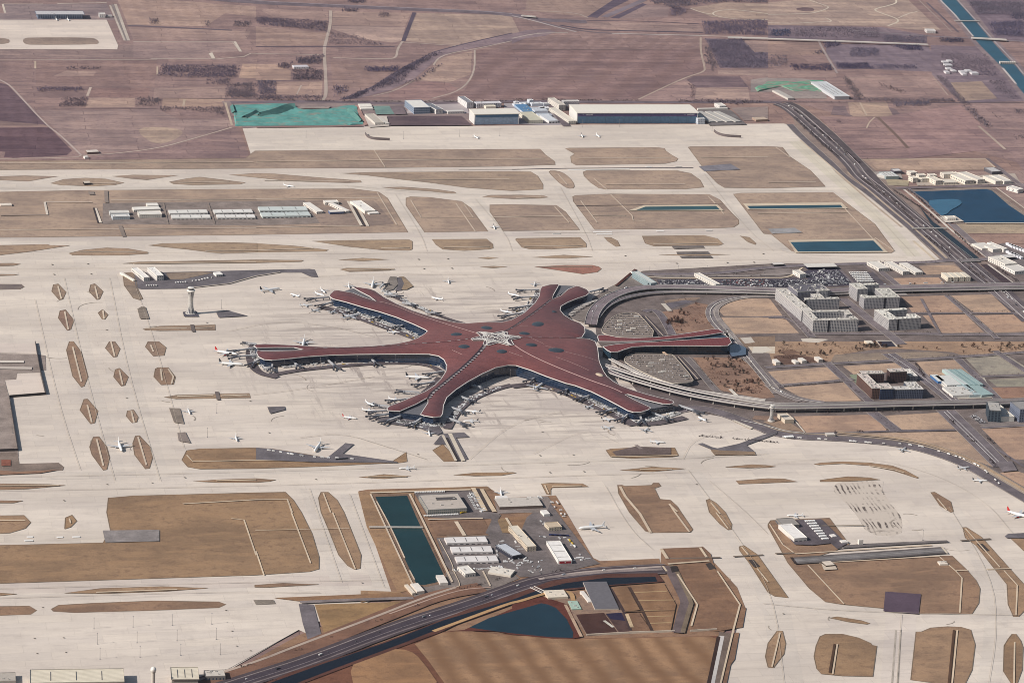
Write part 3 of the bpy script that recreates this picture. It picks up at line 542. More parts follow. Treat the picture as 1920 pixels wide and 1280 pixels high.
# ponds inside the islands
sheet('pond_bank', T(2,1,'870,300 990,258 1540,254 1590,300 1100,300'), C_PATH, zz('line')); sheet('water', T(2,1,'1000,270 1530,264 1560,292 1100,296 930,296'), water('35545a'), zz('line')+.1)
sheet('pond_bank', X('1393,381.5 1578,379.5 1590,391 1402,392.5'), C_PATH, zz('line')); sheet('water', X('1401,386 1576,384 1580,389.5 1406,391.5'), water('274855'), zz('line')+.1)
sheet('pond_bank', T(3,1,'150,520 800,510 900,612 205,615'), C_PATH, zz('line')); sheet('water', T(3,1,'168,535 790,524 866,602 225,607'), water('274b5c'), zz('line')+.1)

# faint taxi guide lines and tyre arcs on the paving
def guide(px, w=1.5, h='bdaf9e'): strip('taxi_line', px, w*(.5 if lean(px) > .3 else .9), asphalt(h, .15), zz('line')+.1, 2)
for s_ in ('-60,353 480,350 640,346 760,358 900,366 1020,364 1440,357 1560,357', '-60,470 200,472 620,476 900,471 1440,462 1500,478 1700,482', '-60,505 300,500 620,503 1000,494 1440,486', '-60,895 480,884 960,868 1300,858 1440,850', '-60,920 200,916 660,905 1000,893 1300,884', '-60,1104 480,1090 720,1086', '-60,1122 400,1108 600,1110',
           '120,520 160,700 215,900', '205,520 240,700 300,900', '65,560 110,760 150,880', '255,540 290,640 345,840', '580,915 640,1090', '655,925 720,1100', '1135,910 1180,990 1225,1030', '1290,880 1380,1000 1450,1110 1470,1280', '1690,1150 1680,1300', '1780,950 1860,1080 1870,1180 1850,1300', '1430,1130 1600,1146 1920,1152',
           '740,362 790,440 800,470', '890,372 950,440 960,470', '1050,350 1100,440 1110,470', '1320,325 1400,430 1450,470', '1490,265 1640,400 1715,480', '640,346 700,352 760,358', '560,520 700,512 860,515 1000,510', '430,620 520,600 620,610 700,630', '420,745 560,730 700,705', '560,820 640,810 720,835 800,860', '880,860 960,790 1060,770', '1000,850 1100,800 1160,830', '1280,860 1300,820 1400,800',
           '1400,880 1500,860 1640,858 1760,890 1850,940 1900,1000', '1330,900 1400,960 1440,1000'):
    guide(X(s_))
rr_ = random.Random(4)
for k in range(46):   # tyre arcs near the hexagonal islands and on the stands
    cx_, cy_ = rr_.choice([(rr_.uniform(60, 340), rr_.uniform(530, 890)), (rr_.uniform(380, 900), rr_.uniform(520, 860)), (rr_.uniform(900, 1380), rr_.uniform(760, 890)), (rr_.uniform(1300, 1800), rr_.uniform(850, 1180))])
    r0_ = rr_.uniform(14, 42); a0 = rr_.uniform(0, 6.28); sp_ = rr_.uniform(.6, 1.9); strip('skid_marks', [(cx_+r0_*math.cos(a0+sp_*t), cy_+r0_*.32*math.sin(a0+sp_*t)) for t in np.linspace(0, 1, 7)], rr_.uniform(1.5, 3.5), asphalt(rr_.choice(['ada194', 'a0958a', 'b3a698']), .2), zz('tarmac')+.25, 1)
# dark service lanes hugging the piers
for s_, w_, dy in (('598,566 640,574 690,593 745,612 797,632', 26, 9), ('505,700 560,690 640,682 720,677 780,677 818,685 832,702', 20, 3), ('958,714 1010,708 1060,726 1110,747 1160,771 1190,787', 30, 10), ('838,796 858,760 890,737 930,721 960,714', 22, 7), ('826,704 802,730 768,752 740,766', 22, 3), ('1010,545 1001,570 984,588 958,601 900,606', 18, 0), ('730,552 780,575 840,598 870,606', 16, 0), ('1190,790 1230,790 1285,778', 26, 4), ('478,642 466,660 478,694 520,704', 24, 3)):
    s_ = ' '.join('%s,%f' % (q.split(',')[0], float(q.split(',')[1])+dy) for q in s_.split())
    strip('service_road', X(s_), w_, asphalt('635a5c', .35), zz('line')-.2, 2)
_a, _b = G(1092, 1195), G(1160, 1280); STR = math.pi/2-math.atan2(_b[1]-_a[1], _b[0]-_a[0])
# ------------------------------------------------------------------ landside on the right
def land(p, m, z='land', name='ground', sm=0): return sheet(name, p, m if not isinstance(m, str) else soil(m), zz(z), sm)
def road(p, w, m=None, z='road', sm=2, name='road'):
    o = strip(name, p, w, m or C_ROAD, zz(z), sm)
    if 14 <= w <= 60 and z == 'road':   # pale kerbs on both sides
        g = ground(p); g = chaikin(g, sm, False) if sm and len(g) > 2 else g; l, r = ribbon_pts(g, w)
        for sd in (l, r):
            a, b = ribbon_pts(sd, 1.1); n = len(a); k = mesh('kerb', [(x, y, o.data.vertices[0].co.z+.12) for x, y in a+b], [(n+i, n+i+1, i+1, i) for i in range(n-1)], KERB); k['kind'] = 'structure'
    return o
KERB = paving('c4b8ab', .3)
LV['land'] = -0.5; LV['road'] = 0.9
land(X('1110,560 1140,540 1205,507 1450,493 1700,491 2200,488 2200,1180 1990,965 1880,905 1790,865 1680,832 1600,823 1500,823 1432,812 1380,785 1275,768 1200,740 1120,640'), asphalt('776b67', .35))
land(X('1500,262 1480,200 1498,196 1600,285 1860,500 1840,505 1740,500'), soil('8a7a73'))
TAN = 'ab917c'
TAN2 = 'a68975'
for p_, h_ in ((X('1345,580 1360,566 1400,558 1440,559 1445,562 1467,592 1440,593 1357,592'), TAN), (X('1352,594.5 1470,595 1498,624 1372,626'), TAN), (T(3,1,'1000,945 1330,935 1480,1060 1080,1060'), TAN2), (T(3,1,'1370,935 1700,925 1850,1060 1560,1075'), TAN),
    (T(3,1,'1160,1085 1480,1075 1620,1210 1290,1220'), TAN2), (T(3,1,'1550,1085 1880,1075 1990,1180 1990,1205 1700,1215'), TAN2), (T(3,2,'0,225 470,190 545,280 100,335'), TAN), (T(3,2,'110,345 570,308 700,445 400,448 250,420'), TAN), (T(3,2,'560,185 970,160 1030,205 1020,225 640,245'), TAN),
    (T(3,2,'1110,155 1400,138 1530,255 1210,262'), TAN), (T(3,2,'1480,125 1780,95 1990,225 1990,238 1600,252'), '938c80'), (T(3,2,'1650,285 1990,268 1990,335 1720,340'), '8f8a7c'), (T(3,2,'190,560 780,548 890,660 880,670 280,685'), TAN2),
    (T(3,2,'880,555 1330,530 1430,655 960,660'), TAN), (T(3,2,'700,690 1470,672 1700,900 1690,940 1300,800 1000,735'), TAN), (T(3,2,'1600,650 1990,632 1990,890 1830,880'), TAN2), (T(3,2,'1740,985 1850,965 1990,1010 1990,1130'), TAN2), (T(3,1,'1130,715 1400,705 1480,770 1190,780'), TAN), (T(3,1,'940,805 1280,800 1330,855 970,860'), TAN2),
    (T(3,1,'1380,400 1990,395 1990,470 1440,470'), 'a2917c'), (T(3,1,'1500,482 1990,474 1990,548 1570,550'), '967a70'), (T(3,1,'0,965 25,975 110,1088 0,1092'), TAN)):
    land(p_, h_)
# park land around the ring
KK = lambda s: K(1080, 520, 16/3, s)
for p_, h_ in ((KK('830,370 860,345 950,330 1050,310 1200,250 1320,270 1290,340 1330,430 1480,520 1300,530 950,570'), '8c6f5f'), (KK('1170,800 1650,800 1720,840 1920,1080 1990,1200 1850,1210 1450,1130 1290,960'), '8d705f'), (KK('880,230 1100,205 1250,200 1200,225 900,265'), '8b7769'), (KK('520,160 620,110 700,90 790,130 600,180'), '86736a'),
    (T(3,2,'0,0 1990,0 1990,90 1450,100 1380,80 1000,55 780,62 560,95 470,150 40,180 0,60'), '9c8069'), (T(3,2,'40,110 200,95 400,130 460,150 60,180'), '6f564b'), (T(3,2,'90,70 180,60 260,90 120,100'), '7a5f50'), (KK('1620,600 1990,585 1990,690 1700,700'), '85705f'), (KK('1720,690 1990,690 1990,760 1760,745'), 'c6b9a6')):
    land(p_, h_)
land(KK('1640,605 1750,595 1790,650 1690,660'), paving('c9beb1')); land(K(1420,520,5.647,'460,650 560,640 760,655 640,690 480,680'), paving('cdc2b5'))
land(K(1420,520,5.647,'-40,735 90,730 160,765 60,800 -60,800'), paving('d9cfc0')); 
# sports courts, sunken garden
land(K(1420,520,5.647,'850,850 1070,815 1110,865 930,885'), asphalt('577364')); land(K(1420,520,5.647,'1130,825 1330,800 1390,850 1170,872'), asphalt('4f7262')); land(K(1420,520,5.647,'1540,800 1790,790 1900,820 1620,845'), asphalt('8e9088'))
land(K(1420,520,5.647,'1250,665 1430,665 1490,730 1310,740'), paving('d0c4b5')); land(K(1420,520,5.647,'1268,675 1415,673 1465,728 1318,733'), asphalt('3c3a44'), 'road')
# car parks (dark) and forecourt asphalt
for t_, s_, m_ in (((2,1), '1085,818 1480,815 1920,808 2160,815 2190,880 1920,890 1560,885 1130,890', asphalt('59525b', .35)), ((3,1), '-20,820 40,815 200,800 640,860 120,885 -20,885', asphalt('5b545d', .35)), ((3,1), '230,770 330,735 540,735 650,855 380,860', asphalt('514c58', .3)),
    ((3,1), '40,700 130,695 190,760 60,800 -20,800 -60,780', asphalt('857a76')), ((3,1), '600,760 790,760 890,860 660,860', asphalt('625b60')), ((2,1), '650,850 930,745 1010,790 1040,880 860,960 660,960', asphalt('847a73')), ((3,1), '1560,560 1780,545 1990,640 1990,820 1700,690', asphalt('7c7372')),
    ((2,2), '700,200 1000,330 1300,420 1600,490 1500,500 1250,480 800,330', asphalt('6a5f5e')), ((2,2), '1150,480 1330,500 1270,560 1230,520', asphalt('80756f'))):
    land(T(*t_, s_), m_, 'land', 'car_park')
land(KK('210,200 330,170 420,110 600,10 700,0 760,80 520,170 380,260 250,260'), asphalt('7f7570')); land(T(2,1,'425,1090 470,1040 540,990 640,960 730,975 660,1020 610,1080 580,1160 530,1130 480,1120'), asphalt('857b75', .3), 'line', 'forecourt'); land(KK('80,300 220,250 420,250 300,330 200,430 100,520 -20,430'), asphalt('867d77')); land(KK('880,260 1100,225 1180,240 960,310'), asphalt('6d666b'))
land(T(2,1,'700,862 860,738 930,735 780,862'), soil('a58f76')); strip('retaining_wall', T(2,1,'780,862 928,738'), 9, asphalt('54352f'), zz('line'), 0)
# perimeter road, hedged highway and drain beside the airfield
PR = T(3,0,'160,930 230,1010 480,1230')+T(3,1,'560,40 760,170 1080,440 1250,590 1340,665')
road(PR, 26, asphalt('6f676a')); 
road(T(3,0,'240,1050 500,1270')+T(3,1,'790,250'), 6, C_PATH); road(T(3,1,'600,10 900,270 1100,430 1340,655'), 9, C_PATH2); road(T(3,1,'1090,525 1250,665'), 9, C_PATH); road(T(3,1,'510,10 790,250 1000,420'), 8, C_PATH2)
HW = T(3,0,'90,775 180,810 400,1010 640,1225')+T(3,1,'700,40 850,150 1000,280 1230,470 1430,640 1470,680 1600,790 1720,880 1800,960 1990,1130')
road(HW, 72, asphalt('665d60', .25)); road(HW, 8, asphalt('867b7a'), 'line')
road(T(3,0,'150,770 240,810 480,1010 740,1275')+T(3,1,'860,130 1050,300 1280,490 1500,660'), 34, asphalt('5f5658'))
for dx in (-24, 24): road([(x+dx*.42, y-dx*.02) for x, y in HW], 2, paving('d8d0cc'), 'line')
land(T(3,1,'1110,258 1140,258 1250,380 1300,425 1640,668 1560,672 1230,420'), soil('7d6b66')); sheet('water', T(3,1,'1135,268 1240,385 1300,425 1600,668 1540,668 1240,425'), water('232f3a'), zz('road'))
road(T(3,1,'1020,140 1250,330 1400,470 1650,655'), 8, paving('d6cbbf')); road(T(3,1,'1060,135 1290,330 1420,450 1690,640'), 10, C_ROAD); road(T(3,1,'1650,700 1850,850'), 7, paving('d6cbbf')); land(T(3,1,'1590,700 1640,700 1850,850 1770,850'), soil('4c4046'), 'road')
road(T(3,1,'1380,400 1560,560 1680,660'), 26, asphalt('84797a'))
# lake with thin ice
sheet('pond_bank', T(3,1,'1040,135 1120,140 1660,120 1700,140 1990,360 1990,400 1400,398 1200,250'), soil('8d7f77'), zz('land')); sheet('water', T(3,1,'1095,157 1640,138 1680,150 1810,262 1980,375 1980,386 1470,388 1400,335 1300,335 1180,220'), water('183d58'), zz('road'))
sheet('ice', T(3,1,'1180,225 1300,214 1420,212 1462,235 1430,265 1370,295 1350,320 1310,335 1290,332'), paving('47708a', .6), zz('line'), 1)
sheet('pier', T(3,1,'1275,340 1400,335 1470,380 1330,388'), paving('cbc0b4'), zz('line')); road(T(3,1,'1480,393 1990,391'), 7, paving('d0c4b6'), 'line'); road(T(3,1,'1690,135 1990,350'), 22, soil('85736c'))
road(T(3,1,'1710,125 1990,330'), 5, paving('cfc0b2'), 'line'); road(T(3,1,'960,130 1700,112 1990,105'), 26, asphalt('7a6d70'))
road(T(3,0,'1700,1255')+T(3,1,'1780,20 1990,180'), 20, asphalt('7f7375')); land(T(3,1,'880,55 1060,75 1050,115 900,110'), soil('a0947c')); land(T(3,1,'1100,60 1850,20 1900,100 1120,112'), paving('b5a79b')); land(T(3,1,'780,10 990,0 1010,60 840,65'), paving('aba099'))
# cross roads
road(T(3,1,'-960,775 -400,775 0,720 680,696 1200,688 1340,672 1480,678 1660,660 1800,640'), 24, asphalt('80767a')); road(T(2,1,'1070,795 1920,785 2180,765'), 14, asphalt('8d8380')); road(T(2,1,'940,775 1080,808 1920,802 2080,802 2180,725'), 7, C_PATH)
road(X('1440,712 1462,738 1500,752'), 20, asphalt('857a78'))
RING = X('1700,551 1560,553 1440,556')+T(2,1,'1740,942 1600,968 1520,1000 1480,1050 1495,1120 1560,1190 1660,1290')+KK('1500,520 1640,700 1800,900 1960,1090')+T(3,2,'0,325 60,365 150,405 280,440 420,460')
road(RING, 26, asphalt('837a7a')); road(RING, 2.5, paving('d8d0c6'), 'line'); RING2 = T(2,1,'1920,935 1720,952 1600,985 1530,1030 1530,1090 1600,1170 1700,1290'); road(RING2, 14, asphalt('948a86'))
road(KK('680,340 770,320 850,370 960,570'), 24, asphalt('756c70')); road(KK('1100,800 1200,900 1300,1020 1400,1140 1500,1190 1700,1210'), 20, asphalt('7a7170')); road(KK('1560,790 1700,800 1990,1160'), 14, asphalt('7f7674'))
road(KK('870,260 940,335'), 14, paving('c9bfb3'), 'line', 0); road(KK('1540,1115 1650,1220'), 10, paving('ddd3c6'), 'line', 0)
for s_, w_ in (('-40,1095 110,1090 130,1095', 10), ('110,1000 330,1250', 26), ('560,960 1000,1300', 32), ('300,1222 900,1218 1700,1232 1990,1222', 22), ('1340,935 1720,1260', 18), ('1700,905 1990,1120', 44), ('1060,1070 1490,1065 1990,1070', 12), ('1150,960 1300,1240', 9), ('0,1100 160,1100 300,1230', 12), ('760,690 1000,880', 22), ('540,740 660,860', 8), ('930,860 700,690', 5)):
    road(T(3,1,s_), w_, asphalt('7d7375'))
for s_, w_ in (('-20,195 470,165 1000,140 1460,115 1990,75', 18), ('440,160 760,450', 26), ('900,90 1130,240 1390,450', 42), ('-20,335 600,290 640,280', 14), ('1420,130 1560,260 1720,430', 24), ('1040,270 1540,265 1990,250', 14), ('1700,70 1990,260', 22), ('100,345 0,260', 18), ('780,530 960,665', 34), ('1330,515 1480,660 1760,940', 52), ('960,670 1440,662', 10),
               ('190,690 870,672 980,665', 9), ('1500,660 1800,860 1990,980', 10), ('1600,645 1990,625', 14), ('1210,265 1400,450', 16)):
    road(T(3,2,s_), w_, asphalt('776e71'))
for s_, w_ in (('900,90 1130,240 1390,450', 1.6), ('1340,515 1490,660 1770,940', 1.6), ('1320,525 1460,660 1745,940', 1.6)): road(T(3,2,s_), w_, paving('dcd6d2'), 'line')
sheet('car_park', T(3,2,'1700,905 1830,895 1870,965 1760,975'), asphalt('7b7274'), zz('line'))
# service ring along the stands, lower right
SV = T(2,2,'1230,520 1330,500 1460,505 1600,545 1800,620 1920,670')+T(3,2,'60,690 200,715 500,725 700,740 1000,770 1250,830 1500,925 1700,1040 1990,1210')
road(SV, 40, asphalt('736a6d')); road([(x+2, y-7) for x, y in SV[4:]], 5, C_PATH2); road([(x+4, y-11) for x, y in SV[8:]], 16, soil('a58d74'))
land(T(2,2,'1650,590 1670,588 1810,645 1790,655'), paving('d9cdbc'), 'line'); land(T(2,2,'1820,555 1990,560 1990,600 1800,580'), soil('80695d'))
land(T(3,2,'-40,600 120,580 280,680 100,660'), soil('8a7565')); road(T(3,2,'-200,590 0,630 130,670 270,685'), 3, paving('e6e0d6'), 'line'); road(T(3,2,'180,565 275,680'), 4, paving('dccfc0'), 'line', 0)
land(T(3,2,'1250,290 1620,265 1700,420 1390,430'), paving('c3bbae'), 'land'); land(T(3,2,'610,250 700,245 790,430 760,445'), soil('78836f'), 'land'); land(T(3,2,'1500,560 1640,490 1900,620 1620,640'), asphalt('857b78'), 'land')
land(T(3,2,'1650,345 1990,340 1990,420 1760,425'), soil('8f6f5f'), 'land'); land(T(3,2,'470,150 500,100 640,90 1250,75 1370,95 1320,120 900,150 560,160'), soil('8a7b6e'))
# ------------------------------------------------------------------ bottom: cargo yards, railway, canal, fields
DRY = soil('8b6c55'); RED = soil('6d4637')
sheet('ground', X('672,920 690,917 885,912 913,911 945,933 1012,930 1042,928 1062,960 1112,1045 1125,1051 1236,1046.5 1241,1068 1000,1102 880,1107 740,1127 700,1010'), DRY, zz('tarmac')+.3)
sheet('ground', X('1240,1030 1340,1055 1382,1100 1398,1140 1395,1150 1350,1190 1340,1290 1345,1420 200,1420 250,1300 430,1262 560,1190 740,1124 880,1104 1000,1098 1238,1064'), DRY, zz('tarmac')+.35)
sheet('apron', X('-60,1128 150,1124 420,1118 560,1131 578,1170 593,1195 560,1180 430,1252 250,1296 -60,1330'), CONC, zz('tarmac')+.4)
GR = lambda p, h: sheet('grass', p, soil(h), zz('grass')+.6)
K4 = lambda s: K(690, 900, 4.3636, s)
YARD = lambda p, h='6f676a': sheet('yard', p, asphalt(h, .3), zz('grass')+.7)
GR(K4('-80,95 860,50 980,50 1000,80 850,90 380,100 350,860 480,860 -60,1000 -60,900 240,910 -10,380 -80,100'), '967759')
YARD(K4('370,90 850,85 960,250 1080,270 1040,310 900,320 490,300'), '746b69'); YARD(K4('560,470 980,450 1100,430 1240,440 1300,300 1480,170 1600,330 1840,640 1900,680 1400,790 1240,790 1120,700 680,740 640,700'), '766d6b'); YARD(K4('640,740 1120,700 1240,800 1000,900 700,900 600,960 380,960 360,870 620,830'), '80756f')
YARD(K4('1030,150 1470,130 1500,170 1460,260 1060,270'), '8d817b'); YARD(K4('1000,270 1090,280 1060,330 1100,430 1240,440 1120,520 960,430 1010,330'), '766d6b')
GR(K4('490,330 940,310 1010,430 760,450 560,450'), '836652'); GR(K4('1130,300 1400,295 1460,430 1210,435'), '88694f'); GR(K4('1040,320 1130,310 1190,430 1100,430'), '8c7355'); GR(K4('1110,450 1235,448 1225,540 1150,590 1060,500'), '8d7155'); GR(K4('1250,640 1290,630 1400,780 1300,790'), '7d6a5c'); GR(K4('1180,470 1240,470 1270,560 1180,560'), '9a7f5f'); GR(K4('640,450 1000,446 1010,470 650,480'), '85705f'); GR(K4('1030,500 1060,480 1140,700 1110,690'), '947a58')
sheet('pond_bank', K4('20,110 330,110 660,830 480,870 370,870 150,400'), soil('7c6453'), zz('grass')+.8); sheet('water', K4('60,135 320,125 390,290 480,480 640,815 460,855 400,855 190,400'), water('1b373b'), zz('water')+.9)
for s_, w_ in (('340,110 420,270 560,560 690,830', 5), ('70,170 180,370 300,635', 3.2), ('340,735 380,810', 3.2), ('20,110 200,500 370,860', 4), ('490,318 940,308', 6), ('1130,305 1205,430', 6), ('580,480 700,700 690,740', 2), ('700,740 760,860 720,870', 2), ('720,335 790,450', 9), ('940,740 1000,860', 4), ('20,100 840,75', 7)):
    strip('path', K4(s_), w_, paving('d3c0aa', .3), zz('line')+.6, 2)
strip('ramp', K4('860,60 960,250'), 11, paving('cdb89d'), zz('line')+.6, 0); strip('ramp', K4('925,70 1035,255'), 11, paving('cdb89d'), zz('line')+.6, 0); strip('ramp', K4('895,65 995,250'), 9, asphalt('4b4342'), zz('line')+.6, 0)
# railway and highway cutting
HB = lambda s: T(1,3,s)
RW = HB('-900,1520 0,1235 400,1110 1050,860 1600,690 1900,580')+T(2,3,'200,510 500,460 800,435 1150,420')
strip('embankment', HB('-900,1440 0,1165 500,960 1050,740 1350,620 1700,560'), 52, soil('7a5a4a'), zz('line')+.1, 2)
strip('highway', RW, 56, asphalt('544a4d', .2), zz('line')+.2, 2); strip('highway', RW, 24, asphalt('4a4249', .2), zz('line')+.3, 2)
for k_, h_, w_ in ((-8, '8b7f7d', 3), (9, '7e7272', 4), (2.5, '7d7374', 2)): strip('kerb', [(x, y+k_) for x, y in RW], w_, asphalt(h_), zz('line')+.35, 2)
strip('road', HB('-900,1400 0,1120 300,1000 900,780 1250,640 1500,560')+[], 8, paving('b5a294'), zz('line')+.4, 2); strip('kerb', HB('1000,760 1500,580 1760,560'), 4, paving('b59a8c'), zz('line')+.4)
strip('kerb', T(2,3,'200,500 500,448 800,428 1130,405'), 9, paving('b4a49b'), zz('line')+.4); strip('road', T(2,3,'240,490 700,440 1130,425'), 12, asphalt('8d807c'), zz('line')+.42)
sheet('canal_bank', HB('-500,1520 250,1200 700,1060 1100,920 1600,720 1920,620')+T(2,3,'300,510 700,460 1090,455 1140,520 800,545 400,585 250,590 0,690')+HB('1500,840 1380,900 700,1150 300,1300'), soil('5a3b34'), zz('line')+.45)
sheet('water', HB('-500,1560 0,1315 500,1135 1000,965 1400,810 1920,655')+T(2,3,'200,580 400,530 700,490 1075,482 1090,518 700,545 400,572 260,595 0,690')+HB('1480,830 1100,980 600,1165 250,1300'), water('161d28'), zz('line')+.5)
strip('road', HB('1330,890 1480,835 1900,680')+T(2,3,'60,665 230,610 340,592 420,592 450,610 460,660'), 10, paving('b8946c', .4), zz('line')+.55, 2)
sheet('pond_bank', HB('1440,890 1560,880 1920,720')+T(2,3,'0,690 230,630 420,690 530,930 460,945 300,945 0,915')+HB('1800,890'), soil('5e342c'), zz('line')+.5); sheet('water', HB('1600,862 1750,790 1920,742')+T(2,3,'0,742 150,700 220,680 270,690 330,715 410,800 460,900 455,940 300,935 0,905')+HB('1800,890'), water('1e3440'), zz('line')+.6)
sheet('ground', HB('150,1330 300,1280 700,1130 1100,990 1380,895 1560,885 1920,915')+T(2,3,'0,920 460,945 540,945 1540,925 1560,940 1470,1330'), soil('714b3a'), zz('grass')+.9)
sheet('field', HB('700,1150 830,1080 1000,1020 1150,1030 1240,1100 1400,1330 740,1330'), soil('94704f', 1), zz('line')+.2, 1)
sheet('field', HB('1190,985 1400,900 1560,885 1920,920')+T(2,3,'0,920 480,950 1480,928 1535,945 1460,1330')+HB('1450,1330 1300,1120'), soil('967557', 1, .8, STR, 1.25), zz('line')+.25)
GR(HB('440,690 1090,670 1180,680 850,790 510,905'), '92744f'); GR(HB('130,640 500,625 1080,600 1150,640 330,665'), '8c6b4e'); YARD(HB('320,685 430,690 495,930 390,960 350,830'), '756d70'); strip('road', HB('330,672 700,655 1180,640'), 14, asphalt('857a78'), zz('line')+.3)
YARD(HB('-20,655 130,655 150,685 0,692'), '8b8075')
# water works between the canal and the airfield
W3 = lambda s: T(2,3,s)
sheet('yard', W3('260,610 440,590 470,660 560,580 720,560 840,740 1060,890 560,920 400,700'), soil('8a7262'), zz('line')+.2)
for s_, h_ in (('700,575 860,548 960,730 840,745', '87684d'), ('870,550 1140,532 1230,690 1190,890 1060,885 960,700', '8d6c4f'), ('480,765 690,752 790,895 560,910', '4f3733'), ('700,760 840,750 880,890 800,895', '55413f'), ('840,755 950,750 1045,885 900,890', '7a5d49')): sheet('field', W3(s_), soil(h_, 1, .4, .2), zz('line')+.3)
sheet('field', W3('705,758 820,750 850,812 740,800'), soil('2b2842'), zz('line')+.4)
for s_ in ('890,600 1160,590', '930,660 1220,655', '970,735 1210,735', '1000,780 1200,775', '1030,830 1195,825'): strip('path', W3(s_), 3.5, paving('b59a76'), zz('line')+.5, 0)
for s_, w_, h_ in (('880,560 960,700 1050,885', 7, '4f3e37'), ('740,570 840,745 890,885', 7, '4c3d3c'), ('840,742 1220,735', 5, '6b5442'), ('860,760 900,860', 8, 'c3ab8b'), ('690,810 760,860', 7, 'c9c2b6'), ('1150,400 1190,440 1290,640 1300,680 1280,740 1240,900', 22, '6f6160'), ('1190,395 1240,450 1330,640 1345,680 1320,760 1280,900', 10, '80705f'), ('400,690 520,930', 7, 'b69b84')):
    strip('road', W3(s_), w_, asphalt(h_), zz('line')+.6, 0)
sheet('grass', W3('1110,275 1130,270 1400,260 1430,255 1490,310 1530,440 1700,680 1755,715 1730,860 1540,890 1340,870 1390,690 1240,440 1170,370'), soil('83644e'), zz('grass')+1); sheet('grass', W3('1650,900 1705,900 1670,1100 1640,1140 1600,1330 1540,1330'), soil('83644e'), zz('grass')+1)
for s_, w_ in (('1240,460 1390,690 1345,850', 4), ('1540,440 1710,690 1660,880 1560,1300', 4), ('1170,385 1480,362', 7), ('1120,275 1165,345', 8), ('1410,262 1460,335', 6), ('1130,400 1160,440', 5)): strip('drain', W3(s_), w_, paving('d3bfa6'), zz('line')+.8, 0)
strip('road', W3('1600,900 1500,1310'), 26, asphalt('74655c'), zz('line')+.5, 0); strip('channel', W3('1575,925 1495,1310'), 10, paving('c8c2bd'), zz('line')+.7, 0); strip('ditch', W3('1550,930 1470,1310'), 8, asphalt('3f302c'), zz('line')+.75, 0)
for s_, a_, b_ in (('1185,405 1235,400 1250,440 1200,450', '3e3735', 0),): sheet('pit', W3(s_), asphalt(a_), zz('line')+.9)
# fuel yard and underpass, lower right
sheet('yard', T(3,3,'50,62 400,50 590,235 520,275 470,230 330,245 200,240'), asphalt('645c60'), zz('line')+.3); sheet('asphalt_apron', T(3,3,'520,272 600,245 700,235 1340,208 1360,222 1100,235 560,268'), asphalt('756d6b'), zz('line')+.3)
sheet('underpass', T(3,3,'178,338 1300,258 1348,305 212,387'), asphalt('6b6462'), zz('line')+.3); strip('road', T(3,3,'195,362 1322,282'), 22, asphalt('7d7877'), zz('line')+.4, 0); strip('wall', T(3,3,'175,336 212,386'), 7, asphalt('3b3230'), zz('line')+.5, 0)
strip('kerb', T(3,3,'195,362 1322,282'), 2, paving('a5a09b'), zz('line')+.5, 0); strip('kerb', T(3,3,'1300,255 1345,306'), 5, paving('d3c5b2'), zz('line')+.5, 0)
sheet('yard', T(3,3,'400,385 490,378 520,425 420,432'), paving('d3c3b0'), zz('line')+.4); strip('drain', T(3,3,'400,100 540,98 720,95'), 4, asphalt('8b7d6c'), zz('line')+.4, 0)
# netted earthworks, teal
def NETM(h):
    key = ('net', h)
    if key in CACHE: return CACHE[key]
    s = NT('dust_netting'); c = lin(h); n = s.noise(s.mapped(1, 1), .02, 6, .7); n2 = s.noise(s.mapped(.3, 1, 1, .3), .06, 5, .7)
    col = s.mix(s.ramp(n, .35, .65), sc(c, .78), sc(c, 1.12)); col = s.mix(s.ramp(n2, *((.44, .56) if h == '629a80' else (.53, .66))), col, lin('8f867c')); CACHE[key] = s.done(col, .9, .05); return CACHE[key]
def netting(px, h, seed, amp=3.0, name='netted_ground'):
    pts = ground(px, 0); xs = [p[0] for p in pts]; ys = [p[1] for p in pts]; rr = random.Random(seed); st = 14
    inner = []
    x = min(xs)
    while x < max(xs):
        y = min(ys)
        while y < max(ys):
            if inside(x, y, pts): inner.append((x+rr.uniform(-4, 4), y+rr.uniform(-4, 4)))
            y += st
        x += st
    allp = [Vector(p) for p in pts+inner]; n = len(pts)
    v, e, f, *_ = delaunay_2d_cdt(allp, [(i, (i+1) % n) for i in range(n)], [], 1, 1e-3)
    vs = [(p.x, p.y, .2+(0 if i < n else amp*(rr.random()*.5+.5+.8*math.sin(p.x*.02)*math.sin(p.y*.03+p.x*.01)))) for i, p in enumerate(v)]
    ov = mesh(name, vs, [tuple(q) for q in f], NETM(h), smooth=False); ov['kind'] = 'structure'; return ov
def inside(x, y, poly):
    c = False; j = len(poly)-1
    for i in range(len(poly)):
        if (poly[i][1] > y) != (poly[j][1] > y) and x < (poly[j][0]-poly[i][0])*(y-poly[i][1])/(poly[j][1]-poly[i][1]+1e-12)+poly[i][0]: c = not c
        j = i
    return c
sheet('ground', X('415,190 880,188 885,232 840,238 455,240 435,215'), soil('8a7a7a'), zz('land')-.2)
netting(X('436,197 480,196 548,195 560,204 572,206 620,204 668,197 672,215 683,233 655,235 441,236.5'), '629a93', 3)
netting(T(3,0,'0,612 130,612 200,620 330,605 430,618 410,690 300,680 200,690 100,650 -80,690 -100,660 -40,640'), '629a80', 4, 4)
sheet('yard', T(2,0,'1790,600 1920,580')+T(3,0,'0,585 250,590 440,610 440,740 120,740 60,690')+T(2,0,'1790,690'), soil('908583'), zz('land'))
